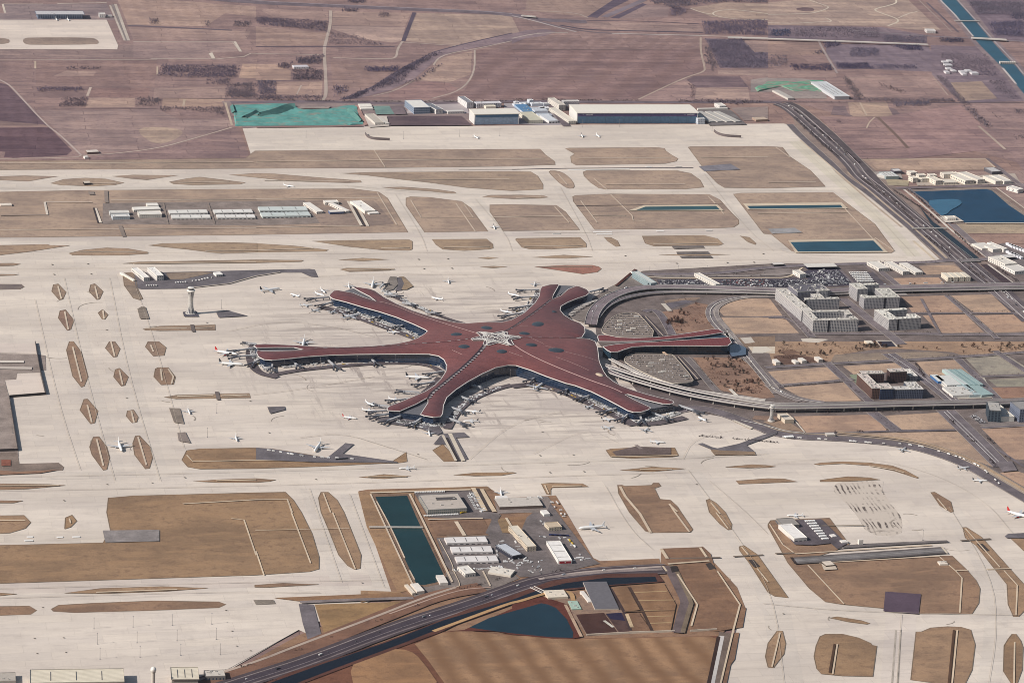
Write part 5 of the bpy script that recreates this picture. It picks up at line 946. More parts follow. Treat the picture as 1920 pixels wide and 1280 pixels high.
# ------------------------------------------------------------------ all other buildings: tile, front base corners, depth, height
NB = [
 ('airport_terminal', 'small blue-grey terminal of the far airfield, top left corner', 'terminal', 0,0,'282,142 622,142', 55, 17, '5f7088', 'c7c3c4', dict(windows=0, units=4, fac=facade('8b97aa', '46566e', 9, 6), over=6)),
 ('service_building', 'small white block right of the far top left terminal', 'building', 0,0,'745,134 790,134', 26, 13, 'e6e1dc', 'd9d3cd', dict(windows=2)),
 ('service_shed', 'low grey shed beside the white block near the far top left terminal', 'shed', 0,0,'800,132 842,132', 20, 6, 'c6c0bb', 'b5afab', {}),
 ('farm_shed', 'low pale shed at the track junction left of the green netting', 'shed', 0,0,'655,1156 742,1152', 26, 6, '7b6a62', 'd8cdc2', {}),
 ('guard_hut', 'tiny white hut at the perimeter road left of the far apron', 'hut', 0,0,'636,1192 664,1190', 14, 6, 'e8e3dd', 'e3ddd5', {}),
 ('country_house', 'white walled house among dark trees in the upper left fields', 'house', 1,0,'285,518 395,516', 30, 7, 'e6e2e2', 'cfcace', dict(windows=1)),
 ('maintenance_building', 'grey-blue block with bright flat roof between netting and hangars', 'building', 1,0,'1184,856 1306,852', 110, 22, '7f8da2', 'e4dfd8', dict(windows=3, fac=facade('a3adba', '5a6a80', 7, 7), units=0)),
 ('solar_building', 'narrow white building with dark panels on its roof beside the grey-blue block', 'building', 1,0,'1350,856 1402,852', 90, 15, 'e3dfda', '7d7f86', dict(windows=3, units=2)),
 ('workshop', 'low white workshop right of the narrow panelled building', 'building', 1,0,'1440,856 1562,852', 22, 8, 'e0dbd6', 'd0cac4', dict(windows=1)),
 ('storage_shed', 'pale flat storage shed at the corner of the far apron', 'shed', 1,0,'892,943 960,941', 130, 9, 'd2ccc4', 'bfb6aa', dict(doors=3)),
 ('plant_room', 'narrow white plant room right of the pale storage shed', 'building', 1,0,'968,942 1002,940', 95, 7, 'e3ded6', 'cfc8be', {}),
 ('office_block', 'white gabled office block behind the left end of the big hangar', 'office', 1,0,'1580,812 1630,810', 95, 19, 'e6e1de', '8d8c92', dict(windows=4, units=2)),
 ('office_block', 'long white office block behind the big hangar roof', 'office', 1,0,'1655,812 1840,806', 30, 15, 'e2dde0', 'd6d1d3', dict(windows=3, units=3, fac=facade('dcd8d8', '6b7080', 8, 5))),
 ('canteen', 'small cream block in front of the long white offices', 'building', 1,0,'1725,822 1800,820', 24, 9, 'e4dccb', 'dfd6c4', {}),
 ('cream_workshop', 'cream two-storey workshop between the two hangars', 'building', 2,0,'128,928 232,925', 120, 11, 'e0d9c6', 'c9c4b0', dict(windows=2)),
 ('white_store', 'small white store right of the cream two-storey workshop', 'building', 2,0,'275,925 345,922', 95, 8, 'e6e3e0', 'cfd2d6', dict(doors=3)),
 ('hangar_annex', 'low white annex along the left side of the longest hangar', 'building', 2,0,'424,932 478,930', 200, 10, 'dcd5c9', 'd9d1c4', dict(windows=2)),
 ('hangar_office', 'stepped white office at the back left corner of the longest hangar', 'office', 2,0,'352,832 400,830', 110, 20, 'dbd3c8', 'cfc6bb', dict(windows=4, units=4)),
 ('rear_office', 'white windowed office peeping out behind the longest hangar', 'office', 2,0,'385,800 505,798', 24, 17, 'd9d4d2', 'd0cac5', dict(windows=3, fac=facade('e0dbd8', '55586a', 9, 6))),
 ('gate_building', 'small pale building at the right foot of the longest hangar', 'building', 2,0,'1393,934 1446,932', 26, 19, 'c9cfd8', 'd5d2cc', dict(windows=3)),
 ('corner_block', 'white block behind the row of long sheds at the hangar apron', 'building', 2,0,'1555,820 1605,818', 45, 11, 'e5e0da', 'dcd5cc', dict(windows=2)),
 ('long_canopy', 'thin pale canopy behind the row of long sheds', 'canopy', 2,0,'1395,832 1620,828', 12, 7, 'd9d2c8', 'e0d9cf', dict(parapet=False)),
 ('warehouse', 'low flat brown shed near the start of the right hand highway', 'shed', 2,0,'1830,912 1920,908', 35, 6, 'a88f80', 'c2ae9b', {}),
 ('construction_shed', 'long pale ridge-roofed shed beside the green netted heap, upper right', 'shed', 3,0,'498,748 608,746', 235, 11, 'c9c9cc', 'd9dadb', dict(rib=True, over=2)),
 ('site_office', 'small grey-roofed site building left of the long pale shed', 'building', 3,0,'150,752 195,750', 130, 7, 'c9c2bb', 'b8b1aa', {}),
 ('pump_house', 'white pump house at the bridge over the far canal', 'building', 3,0,'1190,250 1258,252', 40, 9, 'd9d3cf', 'd0cac6', dict(windows=1)),
 ('power_station', 'white hall on the pier at the lake', 'building', 3,1,'1345,378 1410,377', 26, 9, 'e3dcd2', 'dcd4c8', dict(windows=1)),
 ('tank_shed', 'white shed with blue-grey front at the top right lake compound', 'shed', 3,1,'885,66 980,63', 60, 9, '8f9a9c', 'e2e0dc', dict(rib=True)),
 ('tank_shed', 'long low white shed left of the blue-grey fronted shed near the lake', 'shed', 3,1,'815,45 890,62', 55, 8, 'c9c4be', 'e4e1dc', {}),
 ('cabin', 'dark roofed cabin above the white sheds near the lake', 'building', 3,1,'945,25 1005,23', 30, 9, '5f5a62', 'd9d5d2', {}),
 ('villa', 'cube-like cream house nearest the white sheds by the lake', 'house', 3,1,'1085,90 1125,87', 30, 14, 'e4dacb', 'ded4c6', dict(windows=2)),
 ('villa', 'twin-gabled cream house above the cube-like one by the lake', 'house', 3,1,'1070,45 1120,42', 30, 12, 'ddd2c6', 'e0d7ca', dict(windows=2)),
 ('villa', 'long low cream house in the second row by the lake', 'house', 3,1,'1150,88 1230,84', 22, 11, 'e3d9c9', 'ddd2c2', dict(windows=2)),
 ('villa', 'small cream house behind the long low one by the lake', 'house', 3,1,'1130,64 1185,62', 24, 12, 'e1d8ca', 'ddd3c5', dict(windows=2)),
 ('villa', 'square cream house at the top of the lakeside row', 'house', 3,1,'1215,62 1265,60', 24, 11, 'e2d8cb', 'd9cfc2', dict(windows=2)),
 ('villa', 'tall cream house fronting the lake road', 'house', 3,1,'1255,108 1308,104', 60, 13, 'e5dbcc', 'dfd5c6', dict(windows=2)),
 ('school_block', 'long cream three-storey block above the lake', 'building', 3,1,'1318,58 1410,54', 30, 13, 'e0d6c8', 'dad0c2', dict(windows=3)),
 ('school_block', 'low cream hall in front of the long three-storey block by the lake', 'building', 3,1,'1320,106 1420,102', 40, 7, 'e2d7c7', 'e0d6c6', dict(windows=1)),
 ('warehouse', 'broad cream warehouse above the middle of the lake', 'warehouse', 3,1,'1478,104 1545,98', 110, 12, 'e4dacb', 'e2d9cc', dict(windows=1)),
 ('warehouse', 'broad pale warehouse to the right of the cream one above the lake', 'warehouse', 3,1,'1570,100 1625,94', 105, 13, 'dfd6ca', 'd8d0c5', dict(windows=2)),
 ('warehouse', 'white warehouse pair member nearest the right edge above the lake', 'warehouse', 3,1,'1770,104 1825,100', 80, 10, 'e0dad0', 'ddd6cb', {}),
 ('warehouse', 'white narrow warehouse left of the one nearest the right edge above the lake', 'warehouse', 3,1,'1705,104 1752,100', 75, 10, 'e1d8cb', 'd9d1c5', {}),
 ('grey_shed', 'grey shed with dark front at the top right of the lakeside compound', 'shed', 3,1,'1680,30 1750,26', 55, 9, '5d5a60', 'c6c2c0', {}),
 ('white_block', 'small white block beyond the right shore of the lake', 'building', 3,1,'1875,170 1912,162', 50, 11, 'e6e1da', 'dcd6ce', dict(windows=2)),
 ('depot', 'white open-fronted depot below the lake, left of the depot yard', 'building', 3,1,'1605,600 1700,592', 60, 6, 'd9d2c8', 'dcd6cd', {}),
 ('depot', 'small white depot with grey side below the lake', 'building', 3,1,'1685,614 1745,608', 45, 9, 'd8d2c9', 'e1dbd2', {}),
 ('depot', 'narrow white depot in the middle of the depot yard below the lake', 'building', 3,1,'1765,612 1795,608', 80, 9, 'e4ded6', 'dcd6ce', {}),
 ('toll_canopy', 'pale canopy on dark supports in the depot yard at the right edge', 'canopy', 3,1,'1735,672 1855,666', 24, 8, '4f4d57', 'cfcac6', dict(over=3, parapet=False)),
 ('ornate_block', 'cream block with stepped roof below the pale canopy at the right edge', 'building', 3,1,'1775,735 1865,725', 85, 13, 'ddd6cc', 'e2dbd0', dict(windows=2, units=6)),
 ('ornate_block', 'white low hall in front of the stepped-roof block at the right edge', 'building', 3,1,'1850,780 1960,770', 75, 9, 'e2ddd6', 'd9d3cb', dict(windows=1)),
 ('white_hall', 'white courtyard hall below the perimeter road, left of two narrow halls', 'building', 3,1,'830,758 912,752', 75, 9, 'dad3ca', 'e1dad0', dict(windows=1)),
 ('narrow_hall', 'first narrow white hall below the perimeter road', 'building', 3,1,'1010,782 1060,778', 110, 9, 'd6cfc6', 'e0d9cf', dict(windows=2)),
 ('narrow_hall', 'second narrow white hall below the perimeter road, with a lower annex', 'building', 3,1,'1105,782 1162,778', 100, 8, 'd8d1c7', 'e4ddd3', dict(windows=1, units=2)),
 ('bus_canopy', 'long thin white canopy over the dark bus park', 'canopy', 3,1,'300,742 505,738', 26, 9, '23243a', 'dcd6cd', dict(over=5, parapet=False)),  # navy wall colour paints the shadow below the canopy roof
 ('control_house', 'small white house beside the bus park', 'building', 3,1,'238,806 285,802', 45, 11, 'e4ded5', 'd4cdc3', dict(windows=2)),
 ('signal_house', 'small dark-windowed building at the left end of the bus park road', 'building', 3,1,'45,722 120,718', 20, 7, '4a4648', 'd3ccc4', {}),
 ('car_park_office', 'white slab building standing in the upper car park', 'building', 2,1,'1525,880 1562,876', 120, 10, 'ded7cc', 'e3ddd3', dict(windows=2)),
 ('glass_office', 'tall grey glass office at the corner of the upper car park', 'office', 2,1,'1040,888 1085,884', 120, 17, '7f929a', 'c8cbc6', dict(fac=facade('9aa7a8', '6b8088', 5, 5), windows=0)),
 ('fuel_canopy', 'three white tank covers at the apex of the tan ramp above the terminal', 'tank', 2,1,'900,778 940,776', 14, 5, 'e8e4de', 'eae6e0', {}),
 ('dark_office', 'dark glass office at the right edge below the lower viaduct', 'office', 3,2,'1650,600 1742,606', 70, 30, '2f3b46', 'b3aea8', dict(fac=facade('46525c', '1c2733', 6, 4.5), units=5)),
 ('white_hall', 'white curved hall beside the dark glass office at the right edge', 'building', 3,2,'1745,602 1845,598', 90, 12, 'e1ddd4', 'cfc9bd', dict(units=3)),
 ('grey_office', 'grey-blue office cut by the right edge below the lower viaduct', 'office', 3,2,'1880,605 1990,600', 60, 34, '5d6474', '9b9794', dict(fac=facade('7d8494', '3d4456', 6, 4.5))),
 ('market_shed', 'white roofed market shed with blue side, left end of the teal shed row', 'shed', 3,2,'1275,320 1325,318', 55, 8, '4a6f9c', 'd9dbd8', {}),
 ('market_shed', 'broad white shed left of the teal roofed row', 'shed', 3,2,'1340,350 1450,345', 80, 8, 'd9d6d0', 'd6d5d0', dict(windows=1)),
 ('market_shed', 'white shed with square roof boxes in front of the teal roofed row', 'shed', 3,2,'1385,425 1540,418', 70, 7, 'dfdad2', 'cfcbc4', dict(units=8)),
 ('market_shed', 'teal roofed front shed at the right of the market yard', 'shed', 3,2,'1600,420 1690,412', 110, 6, 'aab7b5', '9bb0ae', {}),
 ('market_shed', 'pale blue front shed left of the teal roofed front shed', 'shed', 3,2,'1510,420 1590,416', 90, 6, 'b5c1c2', 'a9b9ba', dict(units=5)),
 ('radar_house', 'small tan house beside the white tower on the lower ring road', 'house', 3,2,'125,616 195,612', 50, 9, 'cfc1ae', 'd2c6b6', {}),
 ('barrier_house', 'low grey gatehouse on the curved service road, lower right', 'building', 3,2,'440,718 505,716', 16, 6, 'b3aaa2', 'cfc7bd', {}),
 ('park_pavilion', 'small cream pavilion in the upper right park', 'pavilion', 3,2,'745,30 795,28', 24, 6, 'd9c7af', 'e4d9c8', {}),
 ('vent_house', 'white vent house beside the park road, leftmost of four', 'building', 3,2,'58,180 92,178', 26, 9, 'd5cbc0', 'e6dfd6', {}),
 ('vent_house', 'white vent ramp wall beside the park road, second of four', 'building', 3,2,'205,172 232,170', 24, 6, 'dcd5cb', 'e0d9cf', {}),
 ('vent_house', 'white vent house beside the park road, third of four', 'building', 3,2,'255,168 290,165', 26, 8, 'd3c9be', 'e4ddd3', {}),
 ('vent_house', 'white vent house beside the park road, rightmost of four', 'building', 3,2,'378,158 412,155', 26, 8, 'd3c9be', 'e6ddd2', {}),
 # warehouses in the upper left block
 ('warehouse_office', 'two-tier white building at the left end of the warehouse block', 'building', 0,1,'845,372 975,368', 28, 10, 'c6cccf', 'dfdcd6', dict(windows=2, units=2)),
 ('warehouse_office', 'white rear tier building at the left end of the warehouse block', 'building', 0,1,'825,342 970,340', 30, 9, 'd3d3d0', 'd9d4cc', dict(windows=1)),
 ('admin_block', 'white windowed block second from the left in the warehouse block', 'building', 0,1,'1045,358 1215,354', 40, 11, 'ded7cc', 'e6e0d7', dict(windows=2)),
 ('admin_block', 'white rear wing of the windowed block in the warehouse block', 'building', 0,1,'1005,314 1205,306', 32, 8, 'e0d9cf', 'eae4db', dict(windows=1)),
 ('admin_block', 'small white hut-like wing behind the windowed block', 'building', 0,1,'1105,280 1190,278', 30, 7, 'e2dbd1', 'e9e3da', {}),
 ('warehouse', 'rear white warehouse of the left pair, upper left block', 'warehouse', 0,1,'1272,334 1560,330', 36, 6, 'cbc7c2', 'efebe4', dict(doors=9, rib=True)),
 ('warehouse', 'front white warehouse of the left pair, upper left block', 'warehouse', 0,1,'1290,370 1580,368', 36, 6, 'cbc7c2', 'efebe4', dict(doors=9, rib=True)),
 ('warehouse', 'rear white warehouse of the middle pair, upper left block', 'warehouse', 0,1,'1610,332 1898,326', 36, 6, 'cbc7c2', 'f0ece6', dict(doors=9, rib=True)),
 ('warehouse', 'front white warehouse of the middle pair, upper left block', 'warehouse', 0,1,'1630,368 1916,366', 36, 6, 'cbc7c2', 'f0ece6', dict(doors=9, rib=True)),
 ('warehouse', 'rear pale green warehouse of the right pair, upper left block', 'warehouse', 1,1,'28,316 388,312', 42, 7, 'd2d9d4', 'd9dfdb', dict(doors=11, rib=True)),
 ('warehouse', 'front pale green warehouse of the right pair, upper left block', 'warehouse', 1,1,'48,360 412,352', 42, 7, 'd2d9d4', 'd4dcd8', dict(doors=11, rib=True)),
 ('fire_station', 'left white wing of the U-shaped compound right of the warehouses', 'building', 1,1,'455,328 505,324', 110, 8, 'e1d9cf', 'ebe4db', dict(windows=1)),
 ('fire_station', 'rear white wing of the U-shaped compound right of the warehouses', 'building', 1,1,'520,262 620,258', 26, 9, 'e1d9cf', 'ebe4db', dict(windows=1)),
 ('fire_station', 'right white wing of the U-shaped compound right of the warehouses', 'building', 1,1,'675,322 705,318', 115, 8, 'e1d9cf', 'ebe4db', dict(windows=1)),
 ('fire_station', 'front blue-doored range of the U-shaped compound right of the warehouses', 'building', 1,1,'555,330 662,326', 22, 8, '5d6a8a', 'e6dfd6', dict(doors=8)),
 ('crew_house', 'white L-shaped crew house at the right end of the warehouse block', 'building', 1,1,'815,326 895,320', 120, 9, 'e4ddd3', 'efe9e1', dict(units=3)),
 ('crew_house', 'low white front wing of the crew house at the right end of the warehouse block', 'building', 1,1,'850,334 925,328', 24, 5, 'e4ddd3', 'efe9e1', {}),
 ('crew_house', 'small white side wing of the crew house at the right end of the warehouse block', 'building', 1,1,'792,282 822,280', 45, 7, 'e4ddd3', 'efe9e1', {}),
 ('hut', 'lone white hut at the left end of the field by the upper runway', 'hut', 0,1,'5,272 90,270', 22, 5, 'd8cabc', 'e6dacb', {}),
 ('hut', 'dark-fronted pump hut inside the lens island by the upper runway', 'hut', 0,1,'635,110 680,108', 22, 7, '2b2320', 'd5c8b8', {}),
 ('pier_works_store', 'white building by the tower apron, left of two', 'building', 0,1,'1078,832 1122,828', 100, 11, 'e2dbd2', 'efe9e2', dict(windows=1)),
 ('pier_works_store', 'white building by the tower apron, right of two, with dark side court', 'building', 0,1,'1175,828 1226,824', 85, 15, 'e4ded6', 'f0ebe4', dict(windows=2, units=2)),
 ('pier_works_store', 'narrow white shed at the left end of the tower apron', 'shed', 0,1,'1000,834 1015,832', 85, 5, 'e4dccf', 'efe8dd', {}),
 ('garage', 'small white garage on the dark tower apron', 'building', 0,1,'1622,798 1672,794', 26, 7, 'e8e3dc', 'efeae3', dict(doors=3)),
 # cargo yard
 ('catering_hall', 'flat-roofed beige courtyard hall right of the long pond', 'building', 4,0,'490,285 810,270', 96, 12, '8c8f8f', 'c0b5aa', dict(units=5, windows=0, fac=facade('a49f97', '6a706c', 5, 7))),
 ('catering_wing', 'darker sunken wing behind the beige courtyard hall', 'building', 4,0,'560,205 720,200', 14, 12.9, '6d6a66', '5a5556', {}),
 ('cargo_shed', 'white three-bay cargo shed nearest the courtyard hall', 'warehouse', 4,0,'645,535 980,525', 33, 6.5, 'd8d0cb', 'f0eae6', dict(doors=7, rib=True)),
 ('cargo_shed', 'white cargo shed in the middle of the three', 'warehouse', 4,0,'690,612 1022,605', 33, 6.5, 'd8d0cb', 'f0eae6', dict(doors=7, rib=True)),
 ('cargo_shed', 'white cargo shed nearest the railway of the three', 'warehouse', 4,0,'730,692 1068,682', 33, 6.5, 'd8d0cb', 'f0eae6', dict(doors=7, rib=True)),
 ('customs_house', 'stepped white house below the three cargo sheds', 'building', 4,0,'795,800 880,790', 45, 9, 'ded6cc', 'e8e2d9', dict(windows=1, units=2)),
 ('customs_house', 'white U-shaped house with dark court left of the road bridge', 'building', 4,0,'980,770 1165,800', 35, 6, 'd9cfc2', 'e3dacd', dict(units=6)),
 ('pump_shed', 'white gabled pump shed at the foot of the long pond', 'shed', 4,0,'590,865 655,862', 45, 7, 'd6ccc3', 'e3dad0', {}),
 ('boiler_house', 'cream boiler house at the lower left corner of the long pond', 'building', 4,0,'400,938 462,932', 45, 8, 'd3c6b8', 'eae1d6', {}),
 ('boiler_annex', 'narrow pale annex left of the cream boiler house', 'building', 4,0,'362,945 390,942', 50, 6, 'c9bba9', 'ded1c0', {}),
 ('freight_office', 'tall beige office block with brown shadow side in the cargo yard', 'office', 4,0,'1300,588 1375,582', 130, 12, 'cdbda8', 'ddd3c2', dict(windows=3, units=3)),
 ('freight_shed', 'grey open-fronted shed left of the big white cargo hall', 'shed', 4,0,'1180,655 1258,640', 70, 10, '3a3a44', 'c3c6cb', dict(over=1)),
 ('freight_house', 'long low beige house in the middle of the cargo yard', 'building', 4,0,'1480,420 1585,412', 32, 9, 'd0c1aa', 'c9b69e', dict(windows=2)),
 ('express_terminal', 'long flat grey-roofed express terminal on the cargo apron', 'building', 4,0,'1075,245 1430,232', 55, 8, '6d5f58', 'c9c0b6', dict(units=3)),
 ('express_annex', 'thin rear roof strip behind the express terminal', 'building', 4,0,'1100,195 1330,188', 14, 6, 'bdb3a9', 'd0c7bd', {}),
 ('apron_cabin', 'white double cabin at the left end of the express terminal', 'cabin', 4,0,'1050,168 1145,165', 16, 6, 'e3dcd5', 'e6e0da', {}),
 ('apron_cabin', 'white boxy cabin right of the express terminal', 'cabin', 4,0,'1440,302 1490,298', 26, 7, 'e6e0d8', 'ece6de', {}),
 ('works_house', 'cream plant house of the water works beside the canal', 'building', 2,3,'270,662 420,655', 40, 7, 'd9cab6', 'e1d4c2', dict(units=3)),
 ('filter_hall', 'large dark grey flat roof of the water works', 'building', 2,3,'620,742 800,740', 150, 6, 'bfb5ab', '6f6c70', dict(units=0)),
 ('works_shed', 'white shed along the left side of the dark grey flat roof', 'shed', 2,3,'570,690 600,688', 60, 6, 'dcd3ca', 'e3dad0', {}),
 ('tank_house', 'green topped tank house left of the dark grey flat roof', 'building', 2,3,'450,742 520,740', 45, 5, '9fb3a4', 'a9bfb0', dict(units=3)),
 ('fuel_office', 'grey two-storey building with dark windows in the fuel yard', 'building', 3,3,'110,130 235,122', 45, 9, '837c76', '9a948e', dict(windows=1)),
 ('fuel_hall', 'white hall in front of the grey building in the fuel yard', 'building', 3,3,'195,230 292,222', 90, 10, 'd9d2cb', 'eee9e3', dict(doors=3)),
 ('stair_tower', 'thin white tower beside the underpass mouth, lower right', 'tower', 3,3,'680,252 712,250', 8, 14, 'e4dad0', 'd9cfc5', {}),
 ('gate_hut', 'small white hut at the right corner of the fuel yard', 'hut', 3,3,'555,242 602,238', 14, 5, 'e9e2da', 'e6dfd7', {}),
 ('gate_hut', 'small white hut on the right side of the fuel yard', 'hut', 3,3,'480,198 515,194', 14, 5, 'e9e2da', 'e6dfd7', {}),
 ('electric_house', 'small dark-sided white house in the brown field, lower right', 'building', 3,3,'435,418 500,412', 24, 6, '4a423e', 'd9cbbb', {}),
 ('electric_house', 'low white pad with boxes at the right of the brown field', 'building', 3,3,'1290,402 1350,400', 18, 4, 'e0d3c4', 'e3d7c9', dict(units=3)),
 # bottom left corner
 ('cargo_terminal', 'long cream roofed cargo terminal at the bottom left corner', 'warehouse', 0,3,'232,1345 925,1335', 60, 19, 'a19a90', 'eadfc9', dict(rib=True, doors=10, over=2)),
 ('cargo_terminal', 'shorter cream roofed terminal right of the bottom left one', 'warehouse', 0,3,'1290,1318 1485,1316', 55, 19, 'a19a90', 'eadfc9', dict(rib=True, doors=4, over=2)),
 ('cargo_office', 'grey-white office with roof units at the bottom edge by the railway', 'office', 0,3,'1540,1268 1690,1262', 30, 10, '8d8681', 'cfc6ba', dict(units=7, windows=1)),
 ('cargo_office', 'small grey building cut by the bottom left corner', 'building', 0,3,'-60,1300 118,1296', 40, 9, '9a938c', 'b9b0a5', dict(units=2)),
]
for nm, lb, ct, c_, r_, s_, dp, hh, wl, rf, kw in NB:
    q = K4(s_) if c_ == 4 else T(c_, r_, s_)
    B(nm, lb, ct, q[0], q[1], dp, hh, wl, rf, **kw)
t_ = B('cargo_hall', 'big white cargo hall with a red sign board on its front, cargo yard', 'warehouse', *K4('1556,692 1668,688'), 118, 9, 'e2ddd6', 'efeae4', units=0)
a_, L_, g_ = rect_frame(*K4('1556,692 1668,688')); sb = MB().box(L_*.08, L_*.92, -.5, -.01, 3.2, 8.2).build('sign_board', paint('a02a34', .6), t_); MB().box(L_*.46, L_*.54, -.62, -.52, 4.6, 6.8).build('emblem', WHITE, sb)
for i_ in range(3): MB().box(L_*.1, L_*.9, 22+i_*34, 23+i_*34, 9.46, 10.1).build('roof_vent', paint('8f8b88', .7), t_)
# groups of like buildings
def rowlabel(i, n, noun):
    w_ = ['leftmost', 'second from left', 'third from left', 'fourth from left', 'fifth from left', 'sixth from left', 'seventh from left', 'eighth from left']
    return (w_[i] if i < n-1 else 'rightmost')+' '+noun
for i, (a_, b_) in enumerate(((1480, 1522), (1540, 1582), (1608, 1650), (1675, 1716))):
    q = T(2, 0, '%d,925 %d,922' % (a_, b_)); B('long_shed', rowlabel(i, 4, 'of the long grey-roofed sheds beside the longest hangar'), 'shed', q[0], q[1], 155, 6, 'c3beb8', 'c6c1ba', 'long sheds beside the hangar', rib=True, parapet=False, doors=2)
for i, y in enumerate((800, 812, 826)):
    q = T(1, 0, '%d,%d %d,%d' % (775+i*6, y+4, 868+i*6, y+2)); B('site_cabin', ('rearmost', 'middle', 'front')[i]+' cream site cabin row beside the green netting', 'cabin', q[0], q[1], 22, 6, 'd9d3cb', 'ece6da', 'site cabins', parapet=False)
k = 0
for i, (x, y, w_, d_, h_, rf) in enumerate(((20,800,40,22,7,'d6d6d8'), (70,795,60,24,8,'c9ccd2'), (150,800,80,26,9,'d9d9da'), (60,835,90,70,7,'5f86ab'), (85,855,80,40,6,'6a8fb0'), (170,850,100,50,8,'c6cad0'), (200,880,100,30,7,'b7bec6'), (25,780,30,16,6,'e0dcdc'), (130,780,30,20,12,'e4e1df'), (215,830,70,24,8,'e0dfe0'), (240,800,40,20,9,'dfdcda'), (100,800,20,18,10,'e2e0dd'))):
    q = T(2, 0, '%d,%d %d,%d' % (x, y, x+w_, y-2)); nm = 'blue roofed works building' if rf[0] in '56' else 'white works building'
    pos = ['at the far left corner', 'in the rear row', 'with two roof levels in the rear row', 'broad and central', 'just in front of the broad blue one', 'in the middle right row', 'in the front right row', 'smallest and rearmost', 'tallest, in the rear row', 'in the centre right row', 'at the rear right corner', 'slim, between two rear ones'][i]
    B('works_building', nm+' '+pos+' between the two hangars', 'building', q[0], q[1], d_, h_, 'cdd1d8' if rf[0] != '5' else '9fb4c8', rf, 'works buildings between the hangars', units=2)
for i, (x, y, w_) in enumerate(((1315,480,40), (1330,502,55), (1345,530,40), (1335,555,30), (1385,545,30), (1445,552,50), (1490,545,40), (1460,568,30), (1530,562,50), (1355,472,30))):
    q = T(3, 0, '%d,%d %d,%d' % (x, y, x+w_, y)); B('village_house', ['topmost left', 'long one second from the top', 'third from the top left', 'bottom left', 'lower inner', 'first of the right cluster', 'second of the right cluster', 'frontmost of the right cluster', 'rightmost', 'topmost right'][i]+' white village house west of the far canal', 'house', q[0], q[1], 28, 6, 'd9d4d4', 'c9c4c6', 'village houses', windows=0)
for i in range(9):
    q = T(3, 1, '%d,%d %d,%d' % (1830+(i % 5)*22, 580+(i//5)*60+(i % 5)*8, 1846+(i % 5)*22, 579+(i//5)*60+(i % 5)*8)); B('depot_garage', rowlabel(i % 5, 5 if i < 5 else 4, 'white garage in the %s row at the right edge below the lake' % ('rear', 'front')[i//5]), 'garage', q[0], q[1], 40, 6, 'dcdbe0', 'e6e4e6', 'depot garages', parapet=False)
for i in range(4):
    q = T(3, 1, '%d,%d %d,%d' % (1345+i*46, 832-i, 1380+i*46, 831-i)); B('barracks', rowlabel(i, 4, 'cream gabled barracks block right of the tan plot'), 'building', q[0], q[1], 50, 13, 'e3d8c5', 'ddd3c2', 'cream barracks', windows=2, parapet=False)
for i in range(4):
    q = T(3, 2, '%d,%d %d,%d' % (1440+i*38+30, 345, 1470+i*38+30, 343)); B('teal_shed', rowlabel(i, 4, 'of the round teal-roofed market sheds'), 'shed', q[0], q[1], 130, 8, 'a8bcba', ('cdd4d2', '9db3b2', '94adad', 'a3b8b6')[i], 'teal market sheds', parapet=False, rib=True)
# ------------------------------------------------------------------ finned office blocks
KO = lambda s_: K(1420, 520, 5.647, s_)
def wing_block(name, label, p0, p1, h, wings, wall, gl, roofhex='cfc8bf', slots=(), pitch=4.6, floor=4.4, fv=.40):
    """an office built of wings: rectangles (x0, x1, y0, y1, height factor) in metres measured from the front left corner"""
    a, L_, ang = rect_frame(p0, p1); t = empty(name, (a.x, a.y, 0), ang); tag(t, label, 'office'); fm = facade(wall, gl, pitch, floor, fv, .2)
    rr = random.Random(int(abs(a.x)))
    for j, (x0, x1, y0, y1, k_) in enumerate(wings):
        x0, x1 = x0*L_, x1*L_; hh = h*k_
        MB().box(x0+.01*j, x1-.01*j, y0+.01*j, y1-.01*j, -.2, hh+.013*j).build('wing', fm, t)
        r_ = MB().box(x0+.6, x1-.6, y0+.6, y1-.6, hh+.05, hh+.5+.013*j)
        rf_ = r_.build('roof', paint(roofhex, .8, .1, 0, .2), t)
        m = ring(x0-.2-.011*j, x1+.2+.011*j, y0-.2-.011*j, y1+.2+.011*j, .8, hh, hh+1.6+.011*j); m.build('parapet', paint('cdc8c0', .7), t)
        for _ in range(int(4+(x1-x0)*(y1-y0)/170)):
            u, v, w_ = rr.uniform(x0+2, x1-6), rr.uniform(y0+2, max(y0+3, y1-5)), rr.uniform(2, 5); MB().box(u, u+w_, v, v+rr.uniform(2, 4), hh+.52, hh+.5+rr.uniform(1, 3)).build('roof_unit', paint(rr.choice(['e6e2da', 'b5b0a8', 'd9d4ca', '8d8a88']), .7), rf_)
    for (x0, x1, k_) in slots: MB().box(x0*L_, x1*L_, -.35, .3, 0, h*k_).build('glazed_slot', paint('23262e', .2, .5), t)
    return t
wing_block('office_block', 'large grey office ring around a court with white fins, front of the biggest office pair', *KO('582,582 1060,572'), 34, [(0,1,0,17,1),(0,1,76,92,1.0),(0,.14,17,76,1),(.87,1,17,34,.97),(.87,1,52,76,.97)], 'cfcac6', '4a4d59', slots=((.33,.375,1),))
wing_block('office_block', 'tall grey office with stepped wings behind the front office ring', *KO('505,345 862,335'), 30, [(0,1,0,16,1),(.35,.62,16,60,.92),(.62,.9,70,86,1.1)], 'c0bbb8', '5d5e68', slots=((-.04,.02,1),))
wing_block('office_block', 'long pale slab office forming the left side of the biggest office pair', *KO('462,470 575,466'), 31.3, [(0,1,0,math.dist(G(*KO('462,470')[0]), G(*KO('265,232')[0])),1)], 'cec9c4', '74747c')
wing_block('office_block', 'dark roofed rear range of the biggest office pair', *KO('420,245 760,230'), 28, [(0,1,0,70,.9)], '8f8c92', '5a5a66', roofhex='6b686f')
